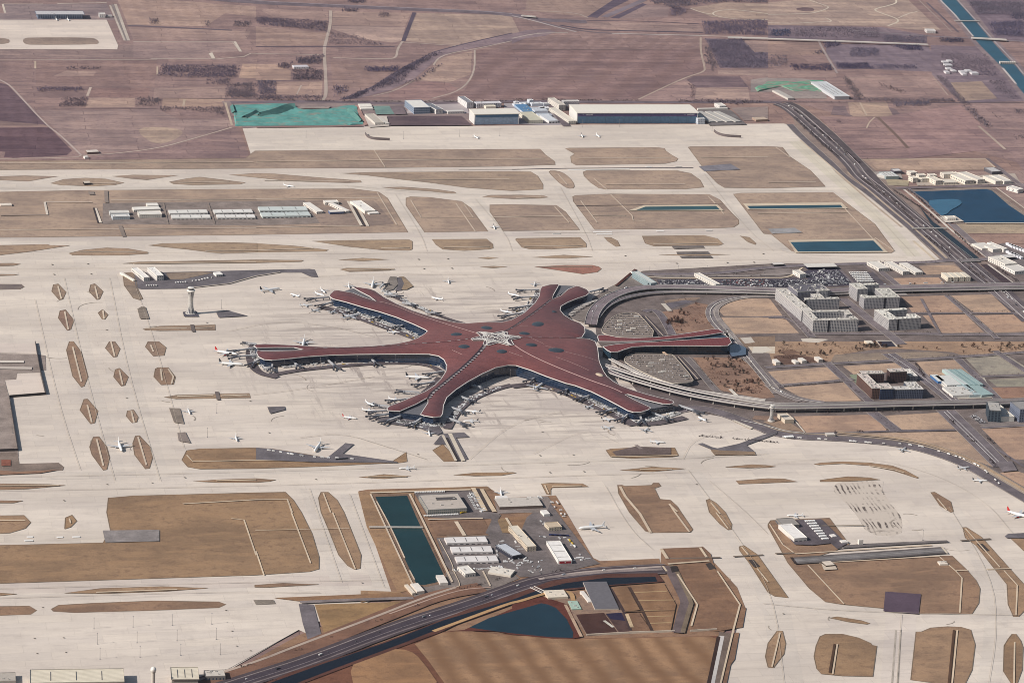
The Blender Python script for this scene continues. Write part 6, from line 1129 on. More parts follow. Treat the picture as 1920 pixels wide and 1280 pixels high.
wing_block('office_block', 'grey office block with white roof gear right of the biggest office pair', *KO('1125,335 1500,325'), 32, [(0,1,0,22,1),(.6,1,22,90,1),(0,.2,22,40,.9)], 'bab6b4', '66656d', roofhex='c9c5bb', slots=((.56,.61,1),))
wing_block('office_block', 'pale rear tower wing beside the viaduct, behind the right hand offices', *KO('1050,255 1160,250'), 36, [(0,1,0,60,1),(1,2.6,40,60,.95)], 'c2bdba', '67666f', roofhex='d1cdc3')
wing_block('office_block', 'U-shaped pale office with bright white roof, nearest the tan plots on the right', *KO('1385,565 1725,545'), 32, [(0,1,0,18,1),(0,.3,18,95,1),(.3,.95,78,95,1),(.72,1,18,40,.98)], 'c9c4c0', '66656c', roofhex='e2ded4', slots=((.26,.32,1),))
def dark_part(lbl, p0, p1, h, wings, wall, gl, roofhex='d0c3bb'): return wing_block('office_block', lbl, p0, p1, h, wings, wall, gl, roofhex)
K3 = lambda s_: T(3, 2, s_)
dark_part('red-brown office slab at the left rear of the dark office group', *K3('700,325 865,322'), 30, [(0,1,0,24,1)], '5c4744', '2a2028'); dark_part('red-brown office slab with white roof, long left flank of the dark office group', *K3('775,432 845,430'), 29, [(0,1,0,120,1)], '70564c', '3a2c2e')
dark_part('red-brown office slab at the right rear of the dark office group', *K3('910,310 1035,306'), 30, [(0,1,0,26,1)], '56433f', '2a2028'); dark_part('navy glass corner wing at the front of the dark office group', *K3('838,434 935,432'), 28, [(0,1,0,44,1)], '35425a', '1c2638')
dark_part('grey glazed front range of the dark office group with white roof plant', *K3('938,430 1160,428'), 25, [(0,1,0,26,1),(.6,1,26,70,.9)], '5d6474', '252c3d', 'cfcac6'); dark_part('low white-roofed hall at the right of the dark office group', *K3('1060,300 1120,298'), 14, [(0,1,0,60,1)], '8a8a90', '55555f', 'e2ddd6')
# ------------------------------------------------------------------ viaducts: deck, parapets, piers
def viaduct(name, label, px, w, h, piers=40, deck='85797c', step=2, ramp=None, pw=1.6, cat='viaduct'):
    pts = chaikin([G(u, v, h) for u, v in px], step, False); n = len(pts); t = empty(name, (0, 0, 0)); tag(t, label, cat)
    l, r = ribbon_pts(pts, w); hz = [h if not ramp else ramp[0]+(ramp[1]-ramp[0])*i/(n-1) for i in range(n)]
    m = MB()
    for i in range(n-1):
        m.add([(*l[i], hz[i]), (*r[i], hz[i]), (*r[i+1], hz[i+1]), (*l[i+1], hz[i+1]), (*l[i], hz[i]-1.8), (*r[i], hz[i]-1.8), (*r[i+1], hz[i+1]-1.8), (*l[i+1], hz[i+1]-1.8)], [(0, 1, 2, 3), (7, 6, 5, 4), (0, 3, 7, 4), (1, 5, 6, 2)])
    m.build('deck', asphalt(deck), t)
    for side, sd in ((l, 1), (r, -1)):
        m = MB()
        for i in range(n-1): m.bar((*side[i], hz[i]+.3), (*side[i+1], hz[i+1]+.3), .7, 2.6)
        m.build('parapet', paint('d8d2ca', .8), t)
    m = MB()
    for i in range(n-1): m.bar((*pts[i], hz[i]+.02), (*pts[i+1], hz[i+1]+.02), 1.0, 1.2)
    m.build('median', paint('b0a8a4', .8), t)
    acc = 0
    for i in range(1, n):
        acc += math.dist(pts[i], pts[i-1])
        if acc > piers:
            acc = 0; x, y = pts[i]; MB().lathe([(pw, -.3), (pw, hz[i]-3.3), (w*.2, hz[i]-1.85)], 8, (x, y)).build('pier', CONCW, t)
    return t
viaduct('elevated_road', 'elevated road curving from behind the terminal and running off to the right, upper viaduct', T(2,1,'590,1150 605,1080 640,1020 700,965 800,915 930,880 1100,868 1400,872 1920,892')+T(3,1,'400,905 700,885 1000,872 1600,860 1990,850'), 34, 11)
viaduct('elevated_road', 'lower elevated terrace road along the near side of the upper viaduct by the terminal', T(2,1,'640,1100 700,1020 800,965 950,925 1150,905 1500,908 1920,915')+T(3,1,'100,925 500,925 900,900 1990,880'), 14, 7, deck='766a70')
viaduct('elevated_road', 'elevated road with white parapets sweeping from the terminal front to the lower right, outer deck', T(2,2,'700,205 760,240 1000,315 1300,395 1640,455 1920,492')+T(3,2,'150,496 500,490 1000,476 1640,462 1990,450'), 17, 13, deck='6d6265')
viaduct('elevated_road', 'middle elevated deck between two white-edged roads right of the terminal', T(2,2,'690,175 800,210 1000,275 1300,355 1640,420 1920,465')+T(3,2,'150,472 500,468 1000,457 1640,445 1990,432'), 14, 15, deck='6d6265')
viaduct('elevated_road', 'inner elevated ramp beside the lower parking deck', T(2,2,'735,130 820,175 960,245 1140,310 1330,362 1640,405 1900,440'), 9, 10, deck='776c6c')
viaduct('footbridge', 'thin white footbridge crossing the long pond in the cargo area', T(1,3,'850,110 1250,112'), 3, 4.5, 26, 'cfc6bd', 0, pw=.7, cat='bridge')
viaduct('road_bridge', 'white-railed road bridge over the navy canal by the railway', T(2,3,'150,560 240,602'), 12, 3, 30, 'c9bfb2', 0, cat='bridge')
viaduct('road_bridge', 'thin bridge over the far canal, upper of the three', T(3,0,'1400,157 1585,158'), 9, 5, 30, 'b5aeb0', 0, cat='bridge'); viaduct('road_bridge', 'thick pale bridge over the far canal, middle of the three', T(3,0,'1525,285 1790,300'), 20, 7, 40, 'cfc7c0', 0, cat='bridge')
viaduct('road_bridge', 'dark overpass where the perimeter road crosses the hedged highway', T(3,1,'1440,676 1580,670'), 20, 5, 30, '756c6e', 0, cat='bridge'); viaduct('footbridge', 'thin pipe bridge crossing the hedged highway and drain', T(3,1,'1080,432 1340,430'), 3.5, 6, 30, 'b5aaa4', 0, pw=.7, cat='bridge')
viaduct('elevated_railway', 'long straight white elevated track across the woods, top right', T(3,0,'-300,283 0,291 700,316 1200,336'), 13, 7, 45, 'e2dcd6', 0); viaduct('farm_bridge', 'short bridge in the far fields at the top centre', T(2,0,'70,118 180,128'), 16, 6, 30, '7b7074', 0, cat='bridge')
dam = empty('weir', (0, 0, 0)); tag(dam, 'concrete weir with a row of white piers across the far canal', 'weir'); a, b = Vector((*G(*T(3,0,'1740,478')[0]), 0)), Vector((*G(*T(3,0,'1850,480')[0]), 0))
MB().bar(a+Vector((0,0,6)), b+Vector((0,0,6)), 6, 2).build('deck', CONCW, dam)
for i in range(8): q = a.lerp(b, i/7); MB().box(q.x-1.6, q.x+1.6, q.y-6, q.y+6, 0, 9).build('pier', CONCW, dam)
# ------------------------------------------------------------------ parking decks
s = NT('parking_deck'); wv_ = s.n('ShaderNodeTexWave', wave_type='BANDS', bands_direction='Y'); s.link(s.mapped(1, 1, 1, .05), wv_.inputs[0]); wv_.inputs['Scale'].default_value = .019; wv_.inputs['Distortion'].default_value = .3
cars = s.ramp(s.noise(s.mapped(1, .6), .22, 2, .8), .62, .70); col = s.mix(s.ramp(wv_.outputs[1], .55, .75), lin('6b625f'), lin('a09285')); col = s.mix(s.math('MULTIPLY', cars, .25), col, lin('cfc9c2')); DECK = s.done(col, .9, .08)
def parking(label, px, h):
    t = empty('parking_deck', (0, 0, 0)); tag(t, label, 'car park'); pts = chaikin([G(u, v, h) for u, v in px], 1); MB().prism(pts, 0, h-.01, False).build('wall', facade('8a8480', '2a3040', 9, 3.2, .2, .5), t); MB().prism(pts, h-.5, h).build('deck', DECK, t)
    edge_band([(x, y) for x, y in pts], lambda x, y: h+.7, 1.6, 1.2, 'parapet', paint('d3c6b4', .8), t)
    rr = random.Random(5); 
    for i in range(7):
        u = .25+.5*rr.random(); q = pts[int(rr.random()*len(pts))]; c0 = (sum(p[0] for p in pts)/len(pts), sum(p[1] for p in pts)/len(pts)); x, y = q[0]*(1-u)+c0[0]*u, q[1]*(1-u)+c0[1]*u; MB().box(x, x+14, y, y+5, h, h+3).build('stair_head', paint('d5cec4', .7), t)
parking('curved open parking deck north of the terminal, upper of two', KK('250,540 275,480 350,410 430,365 570,350 640,372 820,590 600,605 420,600 300,575'), 9); parking('curved open parking deck with pale edge, lower of two', KK('470,830 520,775 600,760 950,768 985,790 1180,1020 1150,1050 980,1062 880,1040 700,965 560,895'), 11)
sheet('road', KK('650,372 700,380 900,575 830,590'), asphalt('5b5254', .5), zz('line')); sheet('road', KK('990,785 1050,790 1250,1010 1190,1020'), asphalt('5b5254', .5), zz('line'))
for s_ in ('690,385 870,580', '1020,790 1220,1015'): strip('kerb', KK(s_), 2.5, paving('cdbba6'), zz('line'), 0)
bc = empty('bus_canopy', (0, 0, 0)); tag(bc, 'rows of ribbed grey canopies in the curved forecourt behind the terminal', 'canopy')
for i in range(11):
    t_ = i/10; q = K(960, 320, 4, '%f,%f %f,%f' % (640-150*t_-40*math.sin(t_*2), 970+115*t_, 560-110*t_-30*math.sin(t_*2), 985+90*t_)); a, b = (*G(*q[0], 6), 6), (*G(*q[1], 6), 6); MB().bar(a, b, 7, .5).build('canopy_bay', paint(('c9c1b9', 'aaa29b')[i % 2], .7), bc)
# ------------------------------------------------------------------ control towers
def tower(label, px, h, k=1.0, fins=14):
    x, y = G(*px); t = empty('control_tower', (x, y, 0)); tag(t, label, 'control tower')
    MB().lathe([(12*k, 0), (9.0*k, h*.10), (6.6*k, h*.25), (5.8*k, h*.42), (5.6*k, h*.55), (6.6*k, h*.68), (8.4*k, h*.80), (9*k, h*.83)], 28).build('shaft', paint('6f6d76', .4), t)
    for i in range(fins):
        a = 2*math.pi*i/fins; m = MB(); prof = [(13.0, 0), (9.8, .10), (7.2, .25), (6.3, .42), (6.1, .55), (7.2, .68), (9.2, .80), (9.8, .84)]
        for (r1, z1), (r2, z2) in zip(prof[:-1], prof[1:]): m.bar((r1*k*math.cos(a), r1*k*math.sin(a), z1*h), (r2*k*math.cos(a), r2*k*math.sin(a), z2*h), 1.15*k, .9*k)
        m.build('fin', WHITE, t)
    MB().lathe([(9.6*k, h*.835), (11.2*k, h*.855), (11.4*k, h*.885), (9.0*k, h*.90)], 28).build('gallery', WHITE, t)
    MB().lathe([(6.6*k, h*.897), (7.9*k, h*.965)], 24).build('cab_glass', glass('1a222c', False), t)
    MB().lathe([(8.2*k, h*.962), (8.8*k, h*.972), (8.4*k, h*.99), (4.0*k, h)], 24).build('cab_roof', WHITE, t)
    MB().bar((0, 0, h), (0, 0, h*1.06), .5, .5).build('antenna', DARK, t); MB().bar((2, 1, h), (2, 1, h*1.04), .3, .3).build('antenna', DARK, t)
    MB().lathe([(15*k, 0), (14.5*k, 3.2)], 28).build('plinth', CONCW, t); return t
tower('tall white control tower with slender waist and flared ribs on the left apron', (357.3, 588.3), 77)
tower('small white control tower on the lower ring road, right side', (1446, 789), 43, .62, 12)
rt_ = empty('radar_tower', (*G(287, 1291), 0)); tag(rt_, 'pale radar column with white ball on top, bottom left corner', 'radar tower')
MB().lathe([(4.2, 0), (3.6, 6), (3.6, 36), (5, 37)], 14).build('column', paint('cbc2b6', .8), rt_); MB().lathe([(2.5, 37), (5.0, 38.5), (5.9, 41), (5.6, 44), (4.2, 46.4), (2, 47.7), (.1, 48)], 18).build('radome', WHITE, rt_)
# ------------------------------------------------------------------ aircraft
def make_plane(L_, W, fin_mat):
    root = bpy.data.objects.new('airliner', None); COL.objects.link(root); r = L_*.053; zc = r*1.55
    m = MB(); st = [(-.5, .05, .55), (-.44, .35, .42), (-.34, .75, .2), (-.22, 1, 0), (.30, 1, 0), (.40, .92, -.06), (.455, .66, -.18), (.485, .36, -.28), (.5, .06, -.32)]; N = 10; vs = []
    for fx, fr, dz in st:
        for k in range(N): t = 2*math.pi*k/N; vs.append((fx*L_, r*fr*math.cos(t), zc+dz*r+r*fr*math.sin(t)))
    m.add(vs, [(i*N+k, i*N+(k+1) % N, (i+1)*N+(k+1) % N, (i+1)*N+k) for i in range(len(st)-1) for k in range(N)]+[tuple(range(N))[::-1], tuple((len(st)-1)*N+k for k in range(N))]); m.build('fuselage', PLW, root, True)
    for sd in (1, -1):
        m = MB(); a = (.10*L_, sd*r*.7, zc-r*.5); pts = [(.115*L_, sd*r*.6), (-.085*L_, sd*r*.6), (-.125*L_, sd*W*.5), (-.085*L_, sd*W*.5), (-.06*L_, sd*W*.42)]
        if sd < 0: pts = pts[::-1]
        zf = lambda y: zc-r*.55+abs(y)*.09
        n = len(pts); v = [(x, y, zf(y)+.25) for x, y in pts]+[(x, y, zf(y)-.25) for x, y in pts]; m.add(v, [tuple(range(n))[::-1], tuple(range(n, 2*n))]+[(i, n+i, n+(i+1) % n, (i+1) % n) for i in range(n)][::1]); wg = m.build('wing', PLG, root)
        m = MB(); pts = [(-.40*L_, sd*r*.3), (-.47*L_, sd*r*.3), (-.505*L_, sd*W*.19), (-.475*L_, sd*W*.19)]
        if sd < 0: pts = pts[::-1]
        n = 4; v = [(x, y, zc+r*.45) for x, y in pts]+[(x, y, zc+r*.45-.35) for x, y in pts]; m.add(v, [tuple(range(n))[::-1], tuple(range(n, 2*n))]+[(i, n+i, n+(i+1) % n, (i+1) % n) for i in range(n)]); m.build('tailplane', PLG, root)
        m = MB(); er = r*.52; ey = sd*W*.17; ez = zc-r*1.0; ex = .06*L_; N2 = 9
        prof = [(ex, er*.85), (ex-.01*L_, er), (ex-.05*L_, er), (ex-.09*L_, er*.55)]; vs = [(x, ey+rr*math.cos(2*math.pi*k/N2), ez+rr*math.sin(2*math.pi*k/N2)) for x, rr in prof for k in range(N2)]
        m.add(vs, [(i*N2+k, i*N2+(k+1) % N2, (i+1)*N2+(k+1) % N2, (i+1)*N2+k) for i in range(3) for k in range(N2)]+[tuple(range(N2))[::-1]]); m.build('engine', fin_mat if fin_mat is not PLW else PLG, wg, True)
    m = MB(); v = [(-.36*L_, zc+r*.7), (-.465*L_, zc+r*3.7), (-.505*L_, zc+r*3.7), (-.475*L_, zc+r*.5)]; t_ = .35
    m.add([(x, t_, z) for x, z in v]+[(x, -t_, z) for x, z in v], [(0, 1, 2, 3), (7, 6, 5, 4)]+[(i, 4+i, 4+(i+1) % 4, (i+1) % 4) for i in range(4)]); m.build('tail_fin', fin_mat, root)
    for x, y in ((.36*L_, 0), (-.03*L_, r*.9), (-.03*L_, -r*.9)): m = MB(); m.bar((x, y, 0), (x, y, zc-r*.6), .9, .9); m.build('landing_gear', DARK, root)
    return root
PLW = paint('f3f1ee', .35, .4, 0, .04); PLG = paint('c2c4c8', .4, .4); FIN = {'w': PLW, 'r': paint('c22a2a', .4, .4), 'n': paint('1d2b4d', .4, .4), 'd': paint('3a3d44', .4, .4), 'k': paint('20454a', .4)}
PROTO = {}
NAR, WID = (38, 35), (64, 60)
PL = [ # nose px, tail px, size, fin, label
 (543,549,563,556,'n','w','small white airliner rolling left of the upper left pier'), (613,555,586,547,'n','w','white airliner nosing in at the tip of the upper left pier'), (611,549,600,540,'n','w','white airliner with upright tail behind the tip of the upper left pier'),
 (525,541,487,545.5,'w','d','large airliner with dark tail standing alone above the upper left pier'), (655.5,541,653,530.5,'n','w','white airliner tail-on behind the notch of the upper left pier'), (697.5,539,700.5,526.5,'w','w','large white airliner tail-on behind the upper left pier'),
 (723,552.5,745,549,'n','d','dark-tailed airliner on the far side of the upper left pier'), (586,570.5,562,572,'n','w','white airliner on the near side of the upper left pier, closest to its tip'), (604,577,581,584,'n','d','dark-tailed airliner second along the near side of the upper left pier'),
 (628,581,620,586,'n','k','small dark airliner third along the near side of the upper left pier'), (673,589.5,643,596.5,'w','d','large dark-tailed airliner halfway along the near side of the upper left pier'), (751,622,725,621.5,'n','d','dark-tailed airliner nearest the inner corner of the upper left pier'),
 (568,648,570.5,636.5,'w','w','large white airliner tail-on behind the left pier'), (807,556,832,561.5,'n','w','white airliner alone on the apron above the terminal centre, lower of two'), (842.5,533,839.5,520.5,'n','w','white airliner seen tail-on above the terminal centre'),
 (552.5,349.5,531,346.5,'n','w','white airliner on the upper left taxiway'), (928,429,925,421.5,'n','d','small airliner crossing between grass islands in the upper middle'), (976,554.5,951,549.5,'n','w','white airliner at the upper right pier, nearer the tip'),
 (964,586,936,581.5,'n','w','white airliner at the upper right pier, nearer the centre'), (1001,536.5,1003.5,527.5,'n','w','white airliner tail-on behind the tip of the upper right pier'),
 (447,664.5,401,658,'w','r','large white airliner with red tail at the tip of the left pier'), (456,683.5,410,681,'w','d','large white airliner with dark green tail at the tip of the left pier'), (808,708.5,758,706.5,'w','d','large white airliner in the bay between the left and lower left piers'),
 (759,750,724,746,'n','w','white airliner docked midway on the left side of the lower left pier'), (705,760.5,684,752,'n','w','white airliner angled at the left tip of the lower left pier, rear of two'), (707,770,677,767,'n','w','white airliner at the left tip of the lower left pier, front of two'),
 (671,783.5,640,780,'n','r','white airliner with red tail left of the lower left pier'), (871,768.5,904,772,'n','d','white airliner docked on the right side of the lower left pier, rear of two'), (868,788,898,788.5,'n','d','white airliner docked on the right side of the lower left pier, front of two'),
 (806,816,804,806,'n','w','small white airliner below the tip of the lower left pier'), (588,848,603,828,'w','w','large airliner parked by the dark asphalt wedge, lower left'), (747,876.5,779,876.5,'n','w','white airliner taxiing below the lower left pier'),
 (227,842,223,831,'w','w','large white airliner between two hexagon islands on the left'), (356.5,775.5,352,765,'n','w','white airliner on the left apron, upper of two'), (444.5,825.5,441,816,'n','w','white airliner on the left apron, lower of two'),
 (1015,721,1003,729.5,'w','w','white airliner at the inner end of the lower right pier'), (1113,758,1097,765,'n','d','dark-tailed airliner second along the lower right pier'), (1151,785,1130,785.5,'n','d','airliner third along the lower right pier'),
 (1151,799,1129,801.5,'n','w','white airliner with nose at the bridge, lowest on the left of the lower right pier'), (1217,800,1206,809.5,'n','d','airliner at the very tip of the lower right pier'), (1247,828,1218,827,'n','w','white airliner taxiing below the tip of the lower right pier'),
 (1307,779.5,1327,790,'n','d','white airliner at the far right stand of the lower right pier'), (1698,838,1689,845,'n','d','small dark airliner on the curved stands, leftmost'), (1816,874.5,1798,877,'n','d','white airliner on the curved stands, middle'),
 (1853,900,1822,899,'n','d','white airliner on the curved stands, rightmost'), (1926,968.5,1896,961,'w','r','white airliner with red tail cut by the right edge'), (1475,964.5,1507,965.5,'n','w','white airliner parked above the fuel yard'),
 (1082,990.5,1137,986.5,'w','w','very large white airliner on the cargo apron'), (940.5,928.5,938.5,916.5,'n','w','white airliner tail-on beside the express terminal'), (1126,258,1116,250,'n','w','white airliner in front of the longest hangar'),
 (1093,257,1090,251.5,'n','d','small white airliner left of the one before the longest hangar'), (899,260.5,886.5,253,'n','w','white airliner on the far apron in front of the left hangar'), (108.5,39.5,103.5,32.5,'n','w','left airliner at the far top left terminal'), (131,40,124.5,33,'n','w','right airliner at the far top left terminal')]
for nu, nv, tu, tv, sz, fn, lb in PL:
    key = (sz, fn)
    a, b = G(nu, nv, 4), G(tu, tv, 4); x, y = (a[0]+b[0])/2, (a[1]+b[1])/2; rz = math.atan2(a[1]-b[1], a[0]-b[0])
    if key not in PROTO:
        o = make_plane(*(WID if sz == 'w' else NAR), FIN[fn]); PROTO[key] = o; o.location = (x, y, 0); o.rotation_euler = (0, 0, rz); tag(o, lb, 'airliner', 'airliners on the ground')
    else: dup(PROTO[key], (x, y, 0), rz, lb, 'airliners on the ground')
# ------------------------------------------------------------------ boarding bridges
def make_bridge(two):
    root = bpy.data.objects.new('jet_bridge', None); COL.objects.link(root)
    MB().box(0, 34, -2.1, 2.1, 6.2, 9.6).build('walkway', paint('a9aaae', .5), root); MB().box(-.2, 34.2, -2.3, 2.3, 9.61, 10.0).build('roof', paint('c3c2c2', .5), root)
    MB().lathe([(3.2, 5.9), (3.2, 9.9), (1.2, 10.4)], 12, (36, 0)).build('rotunda', paint('8d8f95', .5), root); MB().lathe([(.9, 0), (.9, 5.95)], 8, (36, 0)).build('column', GREY, root)
    for j, ang in enumerate((.42, -.55)[:2 if two else 1]):
        m = MB(); d = (math.cos(ang), math.sin(ang)); m.bar((36+d[0]*2.6, d[1]*2.6, 7.9), (36+d[0]*13, d[1]*13, 6.9), 3.2, 3.0); m.bar((36+d[0]*13, d[1]*13, 6.9), (36+d[0]*22, d[1]*22, 6.0), 2.7, 2.6); tn = m.build('tunnel', paint('54565e', .5), root)
        m = MB(); m.box(36+d[0]*22-2, 36+d[0]*22+2, d[1]*22-2, d[1]*22+2, 4.4, 8.0); m.build('cab', paint('3f4148', .5), tn)
        for ox in (-1.4, 1.4): MB().bar((36+d[0]*15+ox, d[1]*15, 0), (36+d[0]*15+ox*.5, d[1]*15, 5.6), .8, .8).build('drive_leg', DARK, tn)
    for x in (8, 20): MB().lathe([(.8, 0), (.8, 6.25)], 8, (x, 0)).build('column', GREY, root)
    return root
JB = {'left pier, tip': '481,650 455,647|482,657 430,664|486,671 430,674|494,674 455,697|511,681 509,704', 'left pier, near side': '546,681 562,693|612,678 632,695|690,674 708,688', 'bay between the two left piers': '832,701 799,707|815,721 778,727|786,741 745,738|765,753 728,757',
      'lower left pier, left side': '735,768 700,764|732,774 692,778|742,779 694,787|752,785 718,797', 'lower left pier, tip': '792,788 770,803', 'lower left pier, right side': '883,727 910,733|862,748 886,757|846,769 872,778|836,788 874,801',
      'lower right pier, near side': '1018,706 988,721|1076,725 1055,741|1120,742 1078,756|1168,768 1120,780|1184,777 1152,800', 'lower right pier, tip': '1198,779 1205,801|1222,779 1255,791|1272,765 1312,778',
      'upper left pier, near side': '625,561 570,566|634,568 585,582|676,578 658,590|725,592 704,603|765,610 744,619', 'upper left pier, far side': '712,544 722,535|720,557 752,560|754,572 778,577|797,590 824,592', 'upper right pier, left side': '1011,548 972,549|1009,561 965,563|1000,576 962,583|984,591 940,598', 'upper right pier, right side': '1104,552 1132,546'}
jbp = None
for pier, s_ in JB.items():
    prs = s_.split('|')
    for i, pr in enumerate(prs):
        q = X(pr); a, b = G(*q[0]), G(*q[1]); L_ = math.dist(a, b); rz = math.atan2(b[1]-a[1], b[0]-a[0])
        lb = 'boarding bridge on the '+pier+((', '+['first', 'second', 'third', 'fourth', 'fifth'][i]+' from '+('the top' if 'left side' in pier or 'right' in pier else 'the left')) if len(prs) > 1 else '')
        k_ = max(.6, min(1.5, L_/52))
        if jbp is None: jbp = make_bridge(True); o = jbp; o.location = (*a, 0); o.rotation_euler = (0, 0, rz); o.scale = (k_, k_ if k_ < 1 else 1, 1); tag(o, lb, 'jet bridge', 'boarding bridges around the terminal')
        else: dup(jbp, (*a, 0), rz, lb, None, (k_, 1, 1))
# ------------------------------------------------------------------ floodlight masts
mast = bpy.data.objects.new('floodlight_mast', None); COL.objects.link(mast)
MB().lathe([(.42, 0), (.22, 25)], 6).build('pole', paint('8a8582', .5), mast); m = MB(); m.lathe([(1.0, 24.8), (1.2, 25.6)], 8); m.build('lamp_head', GREY, mast); MB().box(-1.2, 1.2, -1.2, 1.2, 0, 1.5).build('footing', GREY, mast)
MS = [('lower left cargo apron, rear row', 0,3,'705,875 998,862 1292,850 1588,840'), ('lower left cargo apron, middle row', 0,3,'730,990 1028,980 1328,965 1622,955'), ('lower left cargo apron, front row', 0,3,'750,1102 1050,1088 1355,1075 1652,1070'), ('left apron, beside the two parked airliners', 0,2,'1625,540 1555,720'),
      ('near side of the left pier', 1,2,'210,200 482,190 757,175 1042,170'), ('right flank of the lower left pier', 1,2,'1730,320 1905,280'), ('tower apron shadow', 0,1,'1660,1035'), ('far hangar apron', 1,0,'375,1032 1105,1042 1526,1025 1828,1020'), ('far hangar apron, right half', 2,0,'526,955 805,950 1500,985'),
      ('apron edge by the upper car park', 2,1,'1030,780 1245,775 1460,775 1678,772 1890,765'), ('tip of the lower right pier', 2,2,'1020,640 1210,580'), ('lower right curved apron', 3,2,'858,1130 1640,990'), ('fuel yard apron', 3,3,'1160,210'), ('left edge concourse works', 0,2,'75,510 95,690')]
first = True
for row, c_, r_, s_ in MS:
    pts = T(c_, r_, s_)
    for i, q in enumerate(pts):
        lb = 'floodlight mast, '+row+((', '+rowlabel(i, len(pts), 'of row')) if len(pts) > 1 else '')
        if first: mast.location = (*G(*q), 0); tag(mast, lb, 'light mast', 'apron floodlight masts'); first = False
        else: dup(mast, (*G(*q), 0), 0, lb, 'apron floodlight masts')
# blast screens
for lb, s_, t_ in (('curved dark blast screen on the left half of the far apron', '820,1010 828,1025 850,1040 890,1050 1003,1055', (1,0)), ('curved dark blast screen on the right half of the far apron', '1515,990 1540,1010 1600,1028 1718,1034', (2,0))):
    pts = chaikin(ground(T(*t_, s_)), 2, False); m = MB()
    for a, b in zip(pts[:-1], pts[1:]): m.bar((*a, 4.5), (*b, 4.5), 1.2, 9)
    t = empty('blast_screen', (0, 0, 0)); tag(t, lb, 'blast screen'); m.build('screen', paint('6a6060', .8), t)
    for a in pts[::2]: MB().bar((a[0], a[1]+5, 0), (a[0], a[1]+.6, 8), .6, .6).build('strut', DGREY, t)
for lb, s_, t_ in (('dark site wall around the left edge concourse works', '265,15 300,215 345,400 70,422 135,822 -60,828', (0,2)), ('white wall strip below the water works', '555,928 895,910 1220,898', (2,3)), ('white wall strip left of the pale channel, bottom right', '1335,897 1535,885', (2,3))):
    m = MB(); pts = ground(T(*t_, s_)); hh = 7 if 'dark' in lb else 5
    for a, b in zip(pts[:-1], pts[1:]): m.bar((*a, hh/2), (*b, hh/2), 1.2, hh)
    o = m.build('boundary_wall', paint('3d3838' if 'dark' in lb else 'dccfbd', .8), None); tag(o, lb, 'wall')
# ------------------------------------------------------------------ woods of bare trees (masses no one could count), hedges, single trees
def tufts(name, centers, h, r, hexc, per=9, label=None, seed=1):
    rng = np.random.default_rng(seed); c = np.array(centers)
    if not len(c): return
    n = len(c); hs = h*rng.uniform(.65, 1.25, n); rs = r*rng.uniform(.7, 1.3, n)
    dirs = rng.normal(size=(n, per, 3)); dirs /= np.linalg.norm(dirs, axis=2, keepdims=True)
    ctr = np.zeros((n, per, 3)); ctr[:, :, 0] = c[:, None, 0]+dirs[:, :, 0]*rs[:, None]*.75; ctr[:, :, 1] = c[:, None, 1]+dirs[:, :, 1]*rs[:, None]*.75; ctr[:, :, 2] = hs[:, None]*(.58+.38*dirs[:, :, 2])
    tri = rng.normal(size=(n, per, 3, 3))*(rs[:, None, None, None]*.30); tri[..., 2] *= 1.6
    v = (ctr[:, :, None, :]+tri).reshape(-1, 3); v[:, 2] = np.clip(v[:, 2], .2, None); f = np.arange(len(v)).reshape(-1, 3)
    me = bpy.data.meshes.new(name); me.vertices.add(len(v)); me.vertices.foreach_set('co', v.astype(np.float32).ravel()); me.loops.add(f.size); me.loops.foreach_set('vertex_index', f.astype(np.int32).ravel())
    me.polygons.add(len(f)); me.polygons.foreach_set('loop_start', (np.arange(len(f))*3).astype(np.int32)); me.polygons.foreach_set('loop_total', np.full(len(f), 3, np.int32)); me.update(calc_edges=True); me.validate()
    o = link(name, me, foliage(hexc)); tag(o, label, None, None, 'stuff'); return o
def seg_d(q, a, b):
    dx, dy = b[0]-a[0], b[1]-a[1]; t = max(0, min(1, ((q[0]-a[0])*dx+(q[1]-a[1])*dy)/(dx*dx+dy*dy+1e-9))); return math.hypot(q[0]-a[0]-t*dx, q[1]-a[1]-t*dy)
def fill(px, sp, rng):
    p = ground(px); x0, x1 = min(a[0] for a in p), max(a[0] for a in p); y0, y1 = min(a[1] for a in p), max(a[1] for a in p); out = []
    y = y0
    while y < y1:
        x = x0
        while x < x1:
            q = (x+rng.uniform(-.45, .45)*sp, y+rng.uniform(-.45, .45)*sp)
            dn = math.sin(q[0]*.021+1.3*math.sin(q[1]*.013))*math.sin(q[1]*.031+q[0]*.007)
            ed = min(seg_d(q, p[i-1], p[i]) for i in range(len(p))) if inside(q[0], q[1], p) else -1
            if ed >= 0 and rng.random() < min(1, .25+ed/22)*(.72+.35*dn): out.append(q)
            x += sp
        y += sp
    return out
